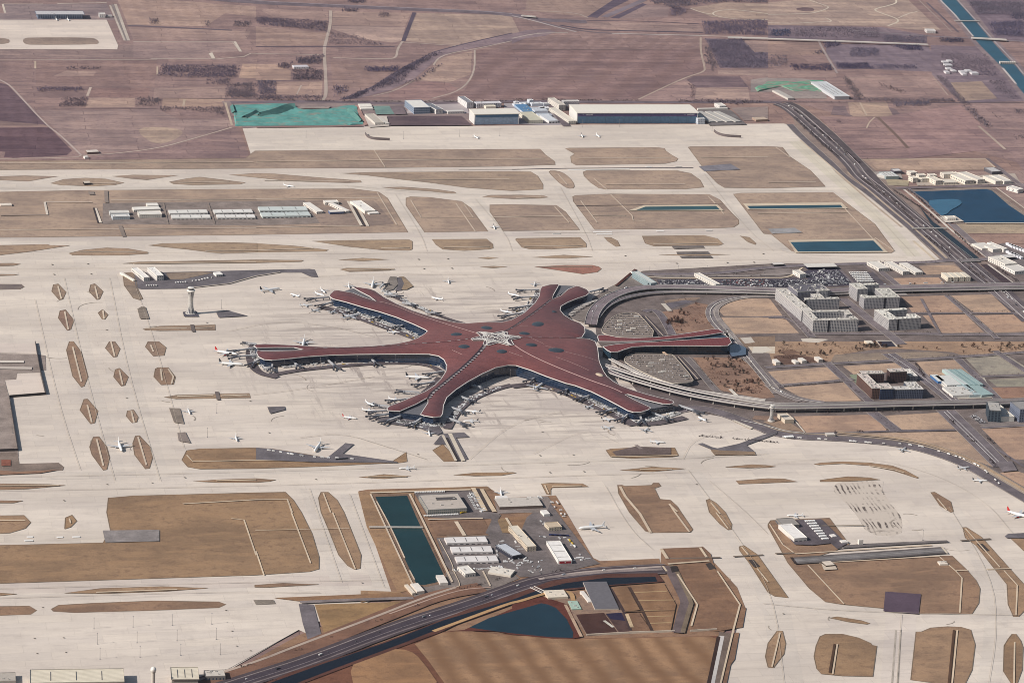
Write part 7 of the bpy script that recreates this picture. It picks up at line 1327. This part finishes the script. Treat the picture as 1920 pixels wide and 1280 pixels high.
WD = [(0,0,'1215,488 1800,492 1780,580 1560,590 1180,570','5f5668',9),(0,0,'1540,600 1740,590 1720,640 1540,640','635a68',11),(0,0,'1690,640 1920,620 1920,740 1690,740','655c66',10),(0,0,'1020,745 1210,745 1210,800 1020,802','5b545c',14),(0,0,'470,740 660,738 650,800 440,805','665a63',10),(0,0,'270,658 640,658 600,690 280,690','63596a',9),
      (0,0,'490,505 760,508 740,526 500,526','5f5560',8),(0,0,'1760,165 1890,165 1880,205 1740,205','675e68',9),(0,0,'1560,805 1680,800 1690,885 1580,845','6a5e63',8),(0,0,'1120,150 1190,150 1190,190 1120,190','665c66',12),(0,0,'1535,165 1570,165 1570,205 1535,205','665c66',12),(0,0,'1190,800 1560,805 1600,850 1500,850 1300,820 1220,850','6b5f63',6),
      (1,0,'0,132 440,157 545,167 540,245 300,215 0,190','655c6b',9),(1,0,'810,503 1090,507 1060,545 820,540','544d66',10),(1,0,'160,482 270,472 270,520 160,515','5b525f',11),(1,0,'265,525 510,520 505,605 270,605','584f5c',9),(1,0,'0,612 150,606 150,720 0,720','676070',9),(1,0,'0,722 500,722 500,750 0,750','5c5461',9),(1,0,'620,752 870,655 1010,565 1130,495 1310,402 1400,402 1250,480 1100,610 900,680 740,740','554d5c',11),
      (1,0,'1010,640 1190,600 1330,500 1400,480 1340,540 1200,620','6a606a',8),(1,0,'640,65 770,70 760,95 640,92','5d5665',10),(1,0,'915,100 1000,100 1000,135 915,135','665b64',11),(1,0,'680,0 830,0 820,30 690,28','544f62',10),(1,0,'290,440 510,410 505,480 410,485 300,480','5c5462',9),(1,0,'570,650 700,650 680,700 580,735','6b6170',9),(1,0,'545,240 780,270 900,320 1040,350 900,345 540,335','776b72',6),
      (2,0,'1420,165 1920,150 1920,270 1450,262','635c70',9),(2,0,'1030,0 1920,0 1920,25 1600,20 1340,45 1200,60 1040,30','67606f',9),(2,0,'1190,55 1330,70 1280,120 1180,125','6b6170',9),(2,0,'1440,300 1730,300 1820,400 1920,400 1920,510 1560,508 1530,440','6a6372',9),(2,0,'1440,350 1520,380 1550,500 1500,540 1450,480','6d6269',9),(2,0,'1220,745 1770,750 1900,775 1700,790 1240,765','675c66',7),(2,0,'1320,605 1370,640 1370,740 1340,740','5d4f54',6),
      (3,0,'10,225 170,225 165,275 10,275','3d4560',10),(3,0,'180,200 850,215 840,285 180,285','736a75',7),(3,0,'860,265 1195,275 1195,325 860,320','67606f',8),(3,0,'1285,290 1470,295 1470,325 1290,322','3f3e55',10),(3,0,'410,318 550,322 560,345 430,365','4f4a60',9),(3,0,'900,337 1150,342 1170,385 1010,380','4b4860',10),(3,0,'320,402 400,378 430,410 330,412','564f5c',9),(3,0,'150,482 480,487 500,535 170,530','453f58',10),(3,0,'500,477 760,477 800,520 520,520','454058',10),
      (3,0,'590,360 830,360 840,430 620,430','6a6476',8),(3,0,'1290,400 1640,410 1720,520 1330,560 1280,480','776c76',6),(3,0,'800,485 1130,490 1110,520 820,518','615a6c',8),(3,0,'550,580 600,580 720,730 640,735','6e6468',10),(3,0,'900,765 1220,765 1220,800 940,805','666070',12),(3,0,'620,735 1400,745 1410,770 640,765','6b6068',8),(3,0,'1250,570 1320,580 1500,770 1690,960 1620,965 1440,790','6d636a',11),
      (3,0,'1500,10 1920,20 1920,120 1560,110','6d6673',8),(3,0,'1640,170 1920,160 1920,280 1700,270','5f5a70',9),(3,0,'1810,100 1920,95 1920,160 1820,150','514f63',10),(3,0,'1580,530 1740,540 1720,575 1590,570','625b69',10),(3,0,'1630,610 1760,600 1900,740 1800,750','756b73',7),(3,0,'0,410 150,410 150,500 0,510','746b74',6),(3,0,'815,615 1050,690 1040,710 980,700 840,650','6d5d5f',7),(3,0,'470,860 560,930 520,930','6a5d63',7),(3,0,'1680,850 1750,885 1700,885','6a6064',10),(3,0,'1840,830 1920,830 1920,858 1840,856','665c63',11),(3,0,'1840,1018 1920,1020 1920,1045 1850,1045','6a6064',10)]
rng = random.Random(11)
def lighten(h, k=.28): return ''.join('%02x' % int(int(h[i:i+2], 16)*(1-k)+c*k) for i, c in zip((0, 2, 4), (150, 138, 150)))
for i, (c_, r_, s_, hx, hh) in enumerate(WD):
    p = T(c_, r_, s_); wood_ground(p) if hh > 7 else None
    tufts('woodland', fill(p, 6.0 if hh > 7 else 8, rng), hh*.7, 3.3, lighten(hx, .12), 10, 'patch of bare grey-purple trees', i)
HG = [(3,1,'690,60 850,160 990,270 1090,380', 26, 5), (3,0,'200,880 330,1010 420,1090 540,1190', 26, 5), (3,1,'1180,490 1280,560 1380,650', 24, 5), (3,1,'930,140 1050,220 1180,300 1290,400', 10, 4.5), (3,1,'1400,460 1480,540 1590,640', 10, 4.5), (3,0,'200,830 420,1010 690,1230', 16, 4.5), (3,1,'1060,150 1130,205 1250,320 1320,380', 8, 4), (3,1,'1500,720 1600,800 1660,850', 24, 5), (3,1,'1700,720 1880,840', 12, 5),
      (1,0,'0,752 500,760 1100,768 1920,760', 14, 5), (2,0,'0,750 480,755 960,758', 14, 5), (2,0,'1250,765 1920,765', 14, 5), (3,2,'1370,590 1420,640', 14, 5), (3,2,'1500,710 1560,770', 12, 5), (3,2,'1640,720 1690,770', 12, 5), (3,2,'1660,880 1710,940', 12, 5), (3,2,'1770,860 1830,890', 12, 5), (3,2,'490,680 570,685', 14, 5), (3,2,'660,676 730,680', 14, 5), (3,2,'820,668 900,668', 14, 5), (3,2,'1100,160 1160,250 1180,280', 12, 4),
      (1,3,'265,1050 330,1040 390,1025', 14, 5), (1,3,'540,950 610,935 670,915', 14, 5), (1,3,'870,835 920,825 970,805', 16, 6), (1,3,'1170,715 1230,705 1300,690', 14, 5), (1,3,'-120,1165 60,1140', 14, 5), (1,3,'1500,590 1640,560 1730,535', 12, 4), (1,3,'1800,510 1920,480', 16, 5), (2,3,'260,455 420,445', 14, 4), (1,3,'100,1275 160,1255', 10, 4), (1,3,'1060,880 1110,870', 8, 4), (1,3,'1270,815 1310,805', 8, 4), (2,2,'1400,710 1990,760', 6, 3), (3,2,'420,530 700,525', 12, 4), (3,2,'840,530 1000,520', 12, 4), (3,1,'1060,855 1170,850', 8, 4)]
for i, (c_, r_, s_, w_, hh) in enumerate(HG):
    p = ground(T(c_, r_, s_)); p2 = chaikin(p, 2, False) if len(p) > 2 else p; cs = []
    for a, b in zip(p2[:-1], p2[1:]):
        d = math.dist(a, b); nrm = (-(b[1]-a[1])/d, (b[0]-a[0])/d); clump = 0
        for j in range(int(d/4)):
            if math.sin((a[0]+j*4)*.05+i)+.6*math.sin((a[1]+j*4)*.13) < -.75: continue
            o = rng.uniform(-.5, .5)*w_*.6; t_ = (j+rng.random())/max(1, d/4); cs.append((a[0]+(b[0]-a[0])*t_+nrm[0]*o, a[1]+(b[1]-a[1])*t_+nrm[1]*o))
    tufts('hedge', cs, hh, 3.2, random.Random(i).choice(['4a4143', '524846', '453c3e']), 9, 'dark hedge along the road', 100+i)
def make_tree(hexc):
    root = bpy.data.objects.new('tree', None); COL.objects.link(root); r_ = random.Random(3); m = MB(); m.lathe([(.45, 0), (.3, 2.5), (.12, 5.5)], 6)
    for k in range(4): a = k*1.6; m.bar((0, 0, 2.2+k*.5), (1.6*math.cos(a), 1.6*math.sin(a), 4.4+k*.5), .2, .2)
    m.build('trunk', paint('4a3a30', .9), root); vs, fs = [], []
    for k in range(80):
        th_, ph = r_.uniform(0, 6.28), r_.uniform(-1, 1); rr = r_.uniform(.35, 1)*(1-.25*abs(ph)); c_ = Vector((2.9*rr*math.cos(th_), 2.9*rr*math.sin(th_), 4.6+2.6*ph)); b_ = len(vs)
        for q in range(3): vs.append(c_+Vector((r_.gauss(0, .75), r_.gauss(0, .75), r_.gauss(0, .7))))
        fs.append((b_, b_+1, b_+2))
    mesh('crown', vs, fs, foliage(hexc), root); return root
PARK = [('reddish park above the transport centre', KK('850,360 960,340 1060,315 1200,265 1290,290 1290,340 1330,430 1450,510 1300,520 950,560'), 34), ('tan park below the transport centre', KK('1200,810 1640,810 1720,850 1900,1080 1850,1190 1450,1120 1300,960'), 56), ('park strip below the grey offices', T(3,2,'40,10 900,20 1300,50 1280,75 780,50 460,130 100,130'), 46), ('parkland at the right edge', T(3,2,'1450,20 1920,10 1920,70 1450,90'), 20), ('bank beside the upper viaduct', KK('540,150 640,110 720,110 780,130 600,175'), 9)]
tr0 = {}
for nm, px, cnt in PARK:
    p = ground(px); pr = random.Random(len(nm)); k = 0; clumps = [(pr.uniform(min(a[0] for a in p), max(a[0] for a in p)), pr.uniform(min(a[1] for a in p), max(a[1] for a in p))) for _ in range(max(3, cnt//4))]
    while k < cnt:
        c_ = pr.choice(clumps); q = (c_[0]+pr.gauss(0, 16), c_[1]+pr.gauss(0, 9))
        if not inside(q[0], q[1], p): q = (pr.uniform(min(a[0] for a in p), max(a[0] for a in p)), pr.uniform(min(a[1] for a in p), max(a[1] for a in p)))
        if not inside(q[0], q[1], p): continue
        sc_ = pr.uniform(.75, 1.5); k += 1; hx = pr.choice(['4b3a34', '553c34', '46413a']); lb = 'small dark brown tree in the '+nm
        if hx not in tr0: o = make_tree(hx); tr0[hx] = o; o.location = (*q, 0); o.scale = (sc_,)*3; tag(o, lb, 'tree', 'trees of the '+nm)
        else: dup(tr0[hx], (*q, 0), pr.uniform(0, 6), lb, 'trees of the '+nm, (sc_,)*3)
# ------------------------------------------------------------------ vehicles
def veh_mesh(kind):
    m = MB(); L_, W, H = dict(car=(4.6, 1.9, 1.5), van=(7, 2.3, 2.6), bus=(12, 2.6, 3.2), truck=(9, 2.6, 3.4))[kind]
    if kind == 'car': m.box(-L_/2, L_/2, -W/2, W/2, .35, .95); m.add([(-1.6, -.85, .95), (1.1, -.85, .95), (1.1, .85, .95), (-1.6, .85, .95), (-1.2, -.7, 1.5), (.5, -.7, 1.5), (.5, .7, 1.5), (-1.2, .7, 1.5)], [(4, 5, 6, 7), (0, 1, 5, 4), (1, 2, 6, 5), (2, 3, 7, 6), (3, 0, 4, 7)])
    elif kind == 'truck': m.box(-L_/2, L_*.22, -W/2, W/2, 1.0, H); m.box(L_*.25, L_/2, -W/2*.95, W/2*.95, .6, 2.7)
    else: m.box(-L_/2, L_/2-.9, -W/2, W/2, .5, H); m.box(L_/2-.9, L_/2, -W/2, W/2, .5, H*.72)
    for sx in (-.32, .32):
        for sy in (-.5, .5): m.box(sx*L_-.4, sx*L_+.4, sy*W-.12, sy*W+.12, 0, .8)
    me = bpy.data.meshes.new(kind); me.from_pydata(m.v, [], m.f); return me
VM = {}
def vehicle(kind, hexc, x, y, rz, lb, gr, sc_=1):
    key = (kind, hexc)
    if key not in VM: VM[key] = veh_mesh(kind); VM[key].materials.append(paint(hexc, .4, .4))
    nm = dict(car='parked_car', van='service_van', bus='parked_bus', truck='parked_truck')[kind]; o = bpy.data.objects.new(nm, VM[key]); COL.objects.link(o); o.location = (x, y, .0); o.rotation_euler = (0, 0, rz); o.scale = (sc_,)*3
    CNM = {'f0efec': 'white', 'e8e4de': 'white', '3a3c42': 'dark', 'c7cace': 'silver', '8f2a24': 'red', 'c9a52a': 'yellow', '2f4468': 'blue', '7a7d82': 'grey', '2c3560': 'navy'}
    tag(o, CNM[hexc]+' '+lb, kind, CNM[hexc]+' '+gr)
vr = random.Random(21); WH = ['f0efec', 'e8e4de', 'f0efec', 'c7cace', '3a3c42', '7a7d82']
def scatter_poly(px, n, kinds, cols, lb, gr, rz=None, z=.9):
    p = ground(px); k = 0; x0, x1 = min(a[0] for a in p), max(a[0] for a in p); y0, y1 = min(a[1] for a in p), max(a[1] for a in p)
    while k < n:
        q = (vr.uniform(x0, x1), vr.uniform(y0, y1))
        if not inside(*q, p): continue
        vehicle(vr.choice(kinds), vr.choice(cols), q[0], q[1], vr.choice([0, 1.57]) if rz is None else rz, lb, gr); VMlast = COL.objects[-1]; VMlast.location.z = z; k += 1
def line_veh(px, n, kinds, cols, lb, gr, across=False, z=1.0, jit=0):
    p = ground(px); seg = [(a, b, math.dist(a, b)) for a, b in zip(p[:-1], p[1:])]; tot = sum(s_[2] for s_ in seg)
    for i in range(n):
        d = (i+.5+jit*vr.uniform(-.5, .5))/n*tot
        for a, b, l_ in seg:
            if d <= l_: break
            d -= l_
        t_ = d/l_; an = math.atan2(b[1]-a[1], b[0]-a[0])+(1.57 if across else 0); vehicle(vr.choice(kinds), vr.choice(cols), a[0]+(b[0]-a[0])*t_, a[1]+(b[1]-a[1])*t_, an, lb, gr); COL.objects[-1].location.z = z
W1 = ['f0efec', 'e8e4de']
# rows of trucks and vans one can tell as rows
for i in range(6): line_veh(T(3,1,'%d,%d %d,%d' % (605+i*12, 770+i*13, 745+i*10, 768+i*13)), 11, ['truck'], W1, 'box truck in the %s row of the truck park by the expressway' % ['rear', 'second', 'third', 'fourth', 'fifth', 'front'][i], 'trucks in row %s of the truck park' % 'abcdef'[i], True)
line_veh(K4('380,108 630,100'), 18, ['van'], W1, 'van parked behind the courtyard hall', 'vans behind the courtyard hall', True, 1.6); line_veh(K4('455,300 740,285'), 22, ['van'], W1, 'van parked in front of the courtyard hall', 'vans before the courtyard hall', True, 1.6); line_veh(K4('765,275 795,270'), 2, ['bus'], ['c9a52a'], 'coach at the end of the van row by the courtyard hall', 'coaches', False, 1.6)
for i in range(8): line_veh(T(3,3,'%d,%d %d,%d' % (275+i*18, 78+i*19, 352+i*14, 74+i*19)), 6, ['truck'], W1, 'tank truck in the %s row of the fuel yard' % ['rear', 'second', 'third', 'fourth', 'fifth', 'sixth', 'seventh', 'front'][i], 'fuel yard trucks row %s' % 'abcdefgh'[i], True, 2.2)
line_veh(K4('1490,455 1635,462'), 7, ['bus'], ['2c3560'], 'container truck in the row beside the beige house, cargo yard', 'navy container row', False, 1.6); line_veh(K4('1640,490 1700,560'), 3, ['bus'], ['c9a52a', 'f0efec', 'c9a52a'], 'bus parked by the cargo apron edge', 'cargo yard buses', False, 1.6); line_veh(K4('820,130 890,250'), 9, ['van'], W1, 'van parked along the right side of the courtyard hall', 'vans right of the courtyard hall', True, 1.6)
scatter_poly(K4('1290,640 1420,650 1430,770 1320,780'), 22, ['car'], WH, 'car in the small lot by the railway', 'cars in the small railway lot', None, 1.6); scatter_poly(K4('1500,180 1560,180 1620,300 1560,330'), 9, ['van', 'truck'], W1, 'van on the yard beside the express terminal', 'express yard vans', None, 1.6); line_veh(K4('1400,465 1460,470'), 6, ['car'], WH, 'car beside the tall beige office', 'cars by the beige office', True, 1.6)
# apron service vehicles along each pier
for nm, s_, n_ in (('left pier near side', '560,690 620,686 700,681 780,681 815,688', 26), ('lower left pier right flank', '845,790 864,766 895,746 935,730', 14), ('lower right pier near side', '1000,722 1060,738 1120,762 1170,786', 34), ('lower right pier tip', '1180,790 1225,785 1270,774', 14), ('upper left pier near side', '625,581 685,600 750,626 790,640', 34), ('upper left pier far side', '735,552 780,572 830,592', 10), ('upper right pier left side', '1000,552 985,575 955,592', 12), ('lower left pier tip', '740,792 790,802 830,800', 20), ('left pier tip', '470,660 475,675 490,690 520,697', 14)):
    line_veh(X(s_), n_, ['van', 'van', 'truck'], W1+['f0efec', 'c7cace', '7a7d82', 'c9a52a'], 'service vehicle on the stands along the '+nm, 'service vehicles along the '+nm, False, .3, 3)
line_veh(T(1,2,'40,820 150,830 300,860 450,875 760,890'), 14, ['van', 'truck'], W1, 'vehicle on the dark service apron, lower left', 'vehicles on the lower left service apron', False, 2.2, 2); line_veh(T(1,2,'600,893 690,886'), 3, ['bus'], ['c9a52a', '3a3c42', 'c9a52a'], 'heavy tender on the dark service apron, lower left', 'tenders on the lower left service apron', False, 2.2)
line_veh(T(0,1,'1090,868 1180,866'), 5, ['truck'], ['e8e4de'], 'truck in the row below the white tower-apron buildings', 'trucks at the tower apron', True, 1.2); line_veh(T(0,1,'1310,845 1400,840'), 5, ['truck', 'van'], W1, 'van in the middle of the dark tower apron', 'vans at the tower apron', True, 1.2); line_veh(T(0,1,'1430,832 1480,828 1560,808 1600,808'), 7, ['van'], W1, 'van scattered on the right of the dark tower apron', 'scattered tower apron vans', True, 1.2)
line_veh(T(3,2,'60,720 500,745 800,770 1000,775 1180,800 1450,880 1600,950 1740,1080'), 26, ['van', 'truck'], W1, 'vehicle on the curved service road, lower right', 'vehicles on the curved service road', False, 2.2, 1.6); line_veh(T(3,2,'125,725 190,722'), 6, ['bus'], ['f0efec'], 'bus in the row at the start of the curved service road', 'buses in a row', True, 2.4)
# moving traffic and car parks: only the ones that show as light specks, the rest lie inside the car park mass below
line_veh(T(3,1,'960,905 1400,905 1700,895'), 16, ['car', 'van'], W1, 'car on the road under the upper viaduct edge', 'cars by the upper viaduct', False, 1.2, 1)
line_veh(T(3,1,'1760,905 1860,990'), 10, ['car'], W1, 'car on the wide road at the right edge', 'cars at the right edge', False, 1.6, 1)
for nm, px, n_ in (('upper car park, left lot', T(2,1,'1090,825 1480,822 1500,875 1140,882'), 26), ('upper car park, middle lot', T(2,1,'1600,820 1920,815 1920,875 1590,880'), 26), ('dark bus park', T(3,1,'320,740 420,740 480,800 380,840'), 30), ('lot between the bus park and the offices', T(3,1,'40,825 560,800 600,850 60,870'), 26)):
    scatter_poly(px, n_, ['car', 'car', 'van'], W1, 'car shining in the '+nm, 'cars in the '+nm, None, .6)
# the dark-coloured mass of parked cars, several hundred in rows
def car_mass(px, rowsp, sp, seed, keep=.7):
    p = ground(px); r_ = random.Random(seed); m = MB(); x0, x1 = min(a[0] for a in p), max(a[0] for a in p); y0, y1 = min(a[1] for a in p), max(a[1] for a in p); y = y0
    while y < y1:
        x = x0
        while x < x1:
            if r_.random() < keep and inside(x, y, p): m.box(x-1, x+1, y-2.3, y+2.3, .3, 1.0); m.box(x-.8, x+.8, y-1.3, y+1, 1.0, 1.5)
            x += sp
        y += rowsp
    o = m.build('parked_car', paint(r_.choice(['4b4a52', '5b5a60', '3d3c46']), .35, .5), None); o['kind'] = 'stuff'; o['label'] = 'dense rows of dark parked cars'
car_mass(T(2,1,'1090,820 1475,818 1500,878 1140,884'), 8, 3.2, 1); car_mass(T(2,1,'1570,820 1920,812 1920,884 1580,882'), 8, 3.2, 2); car_mass(T(3,1,'-10,825 40,822 600,812 620,856 -10,880'), 8, 3.2, 3); car_mass(T(3,1,'260,770 520,745 630,850 400,850'), 9, 3.4, 4, .55); car_mass(T(3,2,'1510,560 1560,555 1640,610 1590,620'), 9, 3.4, 5, .6)

# low scrub in the parks, street planting, dolly rows on the stands
for i, (px, dens, hx) in enumerate(((PARK[0][1], 7, '6a4a40'), (PARK[1][1], 7, '64483e'), (PARK[2][1], 9, '644a3c'), (PARK[3][1], 9, '644a3c'), (KK('1640,600 1990,590 1990,690 1720,690'), 9, '5c463e'), (KK('380,1010 700,1110 1000,1200 1300,1250 1100,1250 700,1170'), 7, '5b463e'), (KK('880,235 1100,208 1240,205 1190,222 900,262'), 7, '5c463f'), (T(3,2,'40,110 200,95 400,130 460,150 60,180'), 6, '5a443a'))):
    q = [c_ for c_ in fill(px, dens, rng) if math.sin(c_[0]*.045+math.sin(c_[1]*.06))*math.sin(c_[1]*.09+c_[0]*.02) > .05]; tufts('shrubbery', q, 2.6, 2.2, hx, 7, 'patchy dark red-brown scrub in the park', 300+i)
ST = [(3,1,'110,990 330,1240'), (3,1,'90,1000 300,1250'), (3,1,'300,1215 900,1210 1700,1225'), (3,1,'1335,925 1720,1250'), (3,1,'1060,1065 1490,1058 1880,1062'), (3,2,'0,190 470,160 1000,132 1460,110 1920,80'), (3,2,'430,165 750,450'), (3,2,'1130,235 1390,445'), (3,2,'880,95 1100,240'), (3,2,'1415,135 1550,260 1710,425'), (3,2,'0,350 600,300'), (3,2,'1050,265 1540,260 1900,248'), (3,2,'790,535 950,660'), (3,1,'950,865 1340,862'), (2,1,'1100,795 1900,788'), (3,1,'690,690 1300,686'), (3,1,'1590,720 1700,840'), (3,0,'0,770 1400,768'), (3,1,'1120,118 1680,112')]
ST2 = [KK('1330,430 1480,520 1640,720 1900,1080'), KK('1300,350 1340,290 1440,230 1700,185'), KK('930,560 830,380'), KK('1180,820 1300,980 1400,1110'), KK('560,175 720,125'), KK('690,100 820,130 1400,110')]
for i, px in enumerate([T(a_, b_, s_) for a_, b_, s_ in ST]+ST2):
    p = ground(px); cs = []
    for a, b in zip(p[:-1], p[1:]):
        d = math.dist(a, b)
        for j in range(int(d/9)):
            if rng.random() < .62: t_ = (j+rng.random())/max(1, d/9); cs.append((a[0]+(b[0]-a[0])*t_+rng.uniform(-3, 3), a[1]+(b[1]-a[1])*t_+rng.uniform(-3, 3)))
    tufts('street_planting', cs, 4.2, 2.2, ['4f4542', '584c48'][i % 2], 8, 'row of small dark street trees', 400+i)
def specks(px, w_, n, seed, cols=('f6f4f0', 'eceae6', 'c9c6c4')):
    p = chaikin(ground(px), 2, False); r_ = random.Random(seed); ms = {c_: MB() for c_ in cols}
    for _ in range(n*3):
        i = r_.randrange(len(p)-1); a, b = p[i], p[i+1]; t_ = r_.random(); d = math.dist(a, b) or 1; o = r_.uniform(-.5, .5)*w_; x, y = a[0]+(b[0]-a[0])*t_-(b[1]-a[1])/d*o, a[1]+(b[1]-a[1])*t_+(b[0]-a[0])/d*o; k = r_.randrange(1, 5); an = math.atan2(b[1]-a[1], b[0]-a[0])+r_.choice([0, 1.57]); m = ms[r_.choice(cols)]
        for q in range(k): cx_, cy_ = x+math.cos(an)*q*3.4, y+math.sin(an)*q*3.4; m.box(cx_-1.6, cx_+1.6, cy_-1.3, cy_+1.3, .9, 3.4); m.box(cx_-1.1, cx_+1.1, cy_-.8, cy_+.8, .3, .9)
    for c_, m in ms.items():
        if m.v: o = m.build('baggage_cart', paint(c_, .5, .3), None); tag(o, 'strings of pale baggage carts and containers parked on the stands', None, None, 'stuff')
for i, (s_, w_, n) in enumerate((('632,566 690,583 740,602 795,626', 14, 130), ('530,686 620,677 720,670 790,672 822,682', 10, 60), ('1020,703 1075,722 1120,742 1175,768', 16, 130), ('848,780 862,752 890,732 940,715', 9, 26), ('1190,786 1230,783 1270,770', 12, 40), ('745,785 800,792 830,792', 10, 50), ('1006,550 998,572 975,590', 8, 24), ('716,546 760,566 800,584', 10, 24), ('470,652 478,672 500,692', 14, 40))): specks([(x, y+(12, 3, 14, 12, 6, 6, 0, 0, 2)[i]) for x, y in X(s_)], w_, n, 50+i)
line_veh([(x, y+k) for x, y in RW[1:] for k in (0,)], 16, ['truck', 'van', 'car'], WH, 'vehicle on the dark highway at the bottom', 'vehicles on the bottom highway', False, 2.6, 2)
line_veh(HW, 44, ['car', 'van', 'truck'], WH, 'vehicle on the hedged highway, right side', 'vehicles on the hedged highway', False, 1.7, 3)
line_veh(RING, 18, ['car', 'van'], WH, 'vehicle on the ring road around the tan plots', 'vehicles on the ring road', False, 1.4, 3)
for nm, s_ in (('upper viaduct', T(2,1,'605,1080 700,965 930,880 1400,872 1920,892')+T(3,1,'700,885 1600,860')), ): line_veh([(x, y) for x, y in s_], 26, ['car', 'van', 'bus'], WH, 'vehicle on the '+nm, 'vehicles on the '+nm, False, 11.05, 3)

def car_mass2(px, seed, hx, keep=.22, z=.3, rowsp=8, sp=3.2):
    p = ground(px, z); r_ = random.Random(seed); m = MB(); x0, x1 = min(a[0] for a in p), max(a[0] for a in p); y0, y1 = min(a[1] for a in p), max(a[1] for a in p); y = y0
    while y < y1:
        x = x0+sp/2*0
        while x < x1:
            if r_.random() < keep and inside(x, y, p): xx, yy = x+1.5, y+3.9; m.box(xx-1, xx+1, yy-2.3, yy+2.3, z+.03, z+.72); m.box(xx-.8, xx+.8, yy-1.3, yy+1, z+.72, z+1.25)
            x += sp
        y += rowsp
    o = m.build('parked_car', paint(hx, .35, .5), None); o['kind'] = 'stuff'; o['label'] = 'pale parked cars scattered through the dense rows'
for i, (px, k_) in enumerate(((T(2,1,'1090,820 1475,818 1500,878 1140,884'), .2), (T(2,1,'1570,820 1920,812 1920,884 1580,882'), .2), (T(3,1,'-10,825 40,822 600,812 620,856 -10,880'), .2), (T(3,1,'260,770 520,745 630,850 400,850'), .22), (T(3,2,'1510,560 1560,555 1640,610 1590,620'), .4))):
    car_mass2(px, 60+i, 'c4c2c4', k_); car_mass2(px, 80+i, '8a4a44' if i == 1 else '8e8c92', .18)
for i, (px, z_) in enumerate(((KK('280,520 370,415 430,375 560,362 640,385 790,585 600,590 430,585'), 9), (KK('520,830 570,780 640,772 950,780 1140,1020 980,1045 890,1025 730,960'), 11))):
    car_mass2(px, 90+i, 'b9b7ba', .16, z_, 16.5, 3.4); car_mass2(px, 95+i, '3f3d46', .3, z_, 16.5, 3.4)
for i, (s_, w_, n) in enumerate((('1060,170 1430,150', 6, 14), ('1400,300 1500,400', 20, 4), ('1560,470 1740,660', 40, 5), ('1100,500 1180,720 1300,640', 60, 9), ('840,110 930,260', 8, 12), ('700,745 1100,720', 5, 10))): specks(K4(s_), w_, n, 700+i)
# ------------------------------------------------------------------ winter haze: a thin even layer of air over the plain
hz = MB().box(-16000, 20000, -12000, 16000, -40, 2900).build('haze', None, None)
hm = bpy.data.materials.new('winter_haze'); hm.use_nodes = True; ht = hm.node_tree; ht.nodes.clear()
ho = ht.nodes.new('ShaderNodeOutputMaterial'); hv = ht.nodes.new('ShaderNodeVolumeScatter'); hv.inputs['Color'].default_value = (.84, .85, 1, 1); hv.inputs['Density'].default_value = 4.5e-6; hv.inputs['Anisotropy'].default_value = .2
ht.links.new(hv.outputs[0], ho.inputs['Volume']); hz.data.materials.append(hm); tag(hz, 'thin bluish winter haze over the whole plain', None, None, 'stuff')
scene.cycles.volume_bounces = 0
